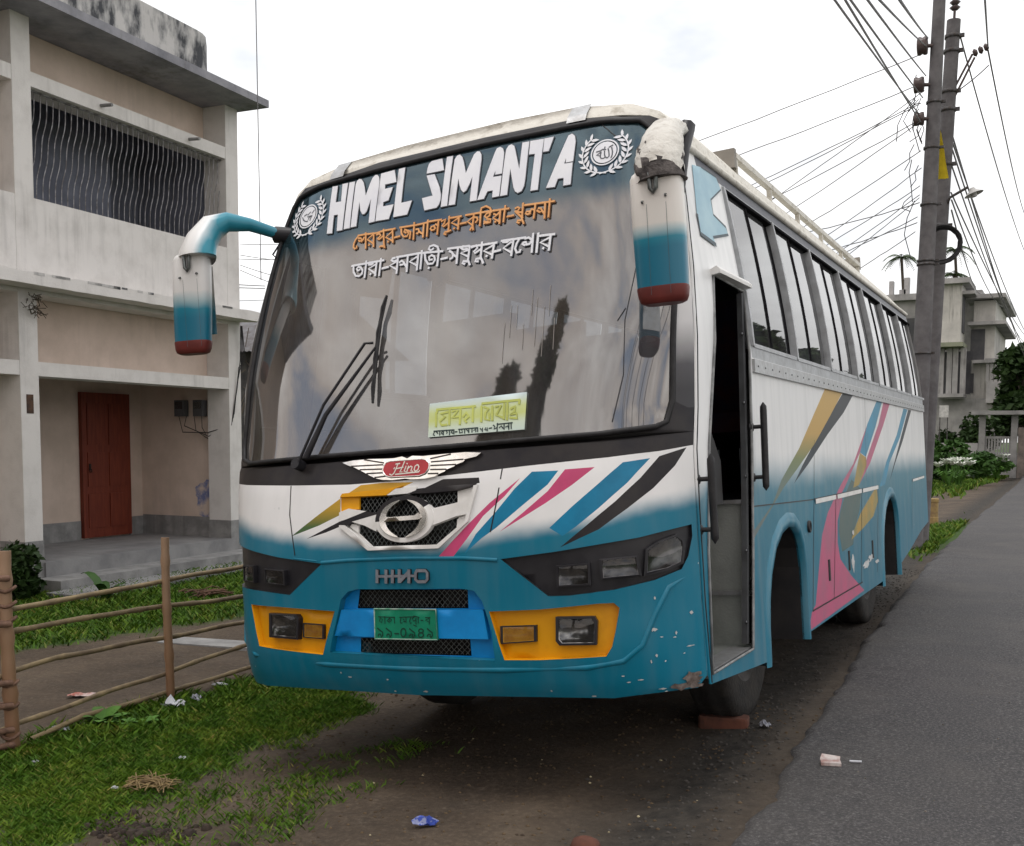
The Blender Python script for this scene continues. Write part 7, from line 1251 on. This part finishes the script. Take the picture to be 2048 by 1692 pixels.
crumple('foil_wrapper', LT['silver'], .12, .05, .03, fo, 'silver wrapper under the lowest fence rail by the first post', 'wrapper', 5, .3)
crumple('paper_scrap', LT['scrap1'], .065, .03, .015, wp_, 'small white scrap on the lawn above the straw tuft', 'paper', 6, .6)
crumple('paper_scrap', LT['scrap2'], .03, .03, .02, wp_, 'tiny white scrap on the lawn at the left edge near the first post', 'paper', 7)
crumple('paper_scrap', LT['scrap3'], .05, .02, .015, wp_, 'small white scrap on the lawn left of the straw tuft', 'paper', 8, .4)
crumple('blue_wrapper', LT['blue'], .11, .04, .04, bl_, 'crumpled shiny blue wrapper on the dirt in front of the bus', 'wrapper', 9, .35)
crumple('foil_wrapper', LT['wrap'], .075, .05, .035, fo, 'crumpled grey wrapper on the shoulder beside the front wheel', 'wrapper', 10, -.5)
x, y = D['packbox']; q = MB(); q.box(-.04, .045, -.028, .03, 0, .014); q.add([(-.04, .031, .014), (.045, .031, .014), (.05, .06, .02), (-.03, .055, .03)], [(0, 1, 2, 3)]); pk = q.build('flat_carton', mat('carton_pink', (.52, .47, .45), .8, (.30, .17, .15), 20)); pk.location = (x, y, .139); pk.rotation_euler.z = .3; tag(pk, 'small torn carton lying on the asphalt', 'box')
q = MB(); q.tube([(0, 0, .008), (.05, .012, .009)], .006, 5); cb_ = q.build('cigarette_end', wp_); cb_.location = (x+.07, y+.07, .136); tag(cb_, 'cigarette end on the asphalt beside the torn carton', 'cigarette end')
x, y = LT['brick']; q = MB(); q.loft([rr(0, 0, z, .26*k, .12*k, 16, 6) for z, k in ((0, .97), (.01, 1), (.065, 1), (.075, .97))], 0, False); bk = q.build('brick', MATS['brick_red']); bk.location = (x-.05, y+.04, gz(x, y)-.022); bk.rotation_euler.z = .15; tag(bk, 'red brick wedged on the dirt under the door by the front wheel', 'brick')
x, y = LT['stone']; q = MB(); q.loft([rr(0, 0, z, .12*k, .09*k, 14, 2.4) for z, k in ((0, .8), (.015, 1), (.04, .8), (.05, .4))], 0, True); bk = q.build('brick_fragment', MATS['brick_red']); bk.location = (x, y+.03, gz(x, y)); tag(bk, 'rounded brick fragment on the dirt at the lower edge of the picture', 'brick')
q = MB(); r = random.Random(8); x, y = LT['straw']
for i in range(70):
    a = r.uniform(0, 6.28); c = Vector((r.gauss(0, .05), r.gauss(0, .035), .015+r.uniform(0, .03))); d = Vector((math.cos(a), math.sin(a), r.uniform(-.15, .25)))*r.uniform(.04, .09); q.tube([c-d, c+Vector((0, 0, .012)), c+d], .0026, 4)
o = q.build('straw_tuft', mat('straw', (.30, .22, .10), .8, (.16, .11, .06), 20)); o.location = (x, y, gz(x, y)); tag(o, 'tuft of dry straw on the edge of the lawn', 'straw')
q = MB(); x, y = LT['straw2']
for i in range(40):
    a = r.uniform(0, 6.28); c = Vector((r.gauss(0, .10), r.gauss(0, .07), .03+r.uniform(0, .05))); d = Vector((math.cos(a), math.sin(a), r.uniform(-.1, .2)))*r.uniform(.08, .18); q.tube([c-d, c+Vector((0, 0, .02)), c+d], .006, 4)
o = q.build('twig_heap', mat('dead_leaf', (.13, .07, .045), .9, (.07, .045, .03), 9)); o.location = (x, y, gz(x, y)); tag(o, 'small heap of dead brown twigs on the yard grass behind the fence', 'twigs')
# trodden clods and gravel, one mass each
q = MB(); x, y = LT['mud']
for i in range(260):
    cx, cy = x+r.gauss(0, .16), y+r.gauss(0, .055); s_ = abs(r.gauss(0, .012))+.004; z = gz(cx, cy); n = 6
    q.loft([[(cx+s_*k*math.cos(a)*r.uniform(.7, 1.2), cy+s_*k*math.sin(a)*r.uniform(.7, 1.2), z+h*s_) for a in [j*6.283/n for j in range(n)]] for k, h in ((1, -.4), (1, .3), (.5, .8))], 0, True)
o = q.build('mud_clods', mat('mud', (.05, .036, .027), .85, (.03, .022, .018), 14)); tag(o, 'broken muddy clods at the foot of the lawn', 'mud', kind='stuff')
def bits(name, n, fx, smin, smax, m, label, cat):
    q = MB(); k = 0
    while k < n:
        px, py = fx(); z = gz(px, py)
        s_ = r.uniform(smin, smax); a = r.uniform(0, 3.14); q.loft([[(px+s_*kk*math.cos(a+j*1.257)*r.uniform(.6, 1.1), py+s_*kk*.7*math.sin(a+j*1.257), z+h*s_) for j in range(5)] for kk, h in ((.9, -.3), (1, .2), (.4, .6))], 0, False); k += 1
    o = q.build(name, m); tag(o, label, cat, kind='stuff')
def shoulder():
    y = r.uniform(-1.4, 9); return edge(y)-abs(r.gauss(.05, .28))-.08, y
bits('gravel', 1500, shoulder, .004, .013, mat('gravel_grey', (.085, .078, .07), .9, (.04, .037, .034), 25), 'grey gravel along the edge of the asphalt', 'gravel')
bits('leaf_litter', 1400, lambda: (r.uniform(-1.6, 1.35), r.uniform(-1.5, 1.8)), .004, .012, mat('litter_brown', (.12, .085, .05), .9, (.05, .036, .025), 25), 'brown crumbs and leaf bits scattered over the dirt', 'leaf litter')
bits('straw_flecks', 26, lambda: (r.uniform(-2.2, 1.2), r.uniform(-1.3, .8)), .004, .010, mat('pale_fleck', (.45, .40, .26), .9, (.3, .26, .16), 25), 'pale dry flecks scattered over the dirt and grass', 'dry leaves')
bits('road_grit', 400, lambda: (r.uniform(1.7, 4.5), r.uniform(-2, 8)), .003, .006, mat('grit_pale', (.2, .18, .16), .9, (.1, .09, .08), 25), 'fine pale grit on the asphalt', 'grit')
for nme in ('road_grit',):
    for v in bpy.data.objects[nme].data.vertices: v.co.z += .09
# broad-leaved weeds
def weed(pos, n, L_, label, seed, m='leaf_light', name='broadleaf_weed', up=.6):
    r = random.Random(seed); q = MB()
    for i in range(n):
        a = i*2.4+r.uniform(-.3, .3); l = L_*r.uniform(.6, 1.1); d = Vector((math.cos(a), math.sin(a), 0)); s_ = Vector((-d.y, d.x, 0))*l*.27; u = up*r.uniform(.5, 1.2)
        pts = [(t_, d*l*t_+Vector((0, 0, l*(u*t_*1.6-u*1.0*t_*t_)+.01)), math.sin(math.pi*min(1, .08+t_*.92))**.8) for t_ in (0, .2, .4, .6, .8, 1)]
        vs = []
        for t_, c, w in pts: vs += [c-s_*w+Vector((0, 0, .02*l)), c, c+s_*w+Vector((0, 0, .02*l))]
        q.add(vs, [(3*k+j, 3*k+j+1, 3*k+4+j, 3*k+3+j) for k in range(5) for j in range(2)], 0, True)
    o = q.build(name, M(m)); o.location = (pos[0], pos[1], gz(*pos)); tag(o, label, 'plant'); return o
weed(LT['weed'], 11, .15, 'broad-leaved weed in the lawn between the two near fence posts', 5)
for i in range(3): weed((LT['weed'][0]+.1+.09*i, LT['weed'][1]-.02+.05*i, ), 7, .08, ['small weed at the right foot of the broad-leaved weed', 'smaller weed just right of the broad-leaved weed', 'smallest weed trailing right of the broad-leaved weed'][i], 15+i)
weed(LT['plant'], 6, .34, 'upright broad-leaved plant in front of the house steps', 9, 'leaf_mid', 'taro_plant', 1.5)
bush(LT['bush'][0], LT['bush'][1]-.3, -.1, .55, .62, 'dark low bush at the foot of the left column of the house', 77, 1500, .05, 'leaf_dark')
q = MB(); x, y = LT['pale_slab']; q.box(-.5, .55, -.12, .14, -.02, .02); o = q.build('paving_slab', M('bare_concrete')); o.location = (x, y, gz(x, y)); o.rotation_euler.z = .2; tag(o, 'worn concrete slab set in the dirt behind the fence near the bus', 'slab')
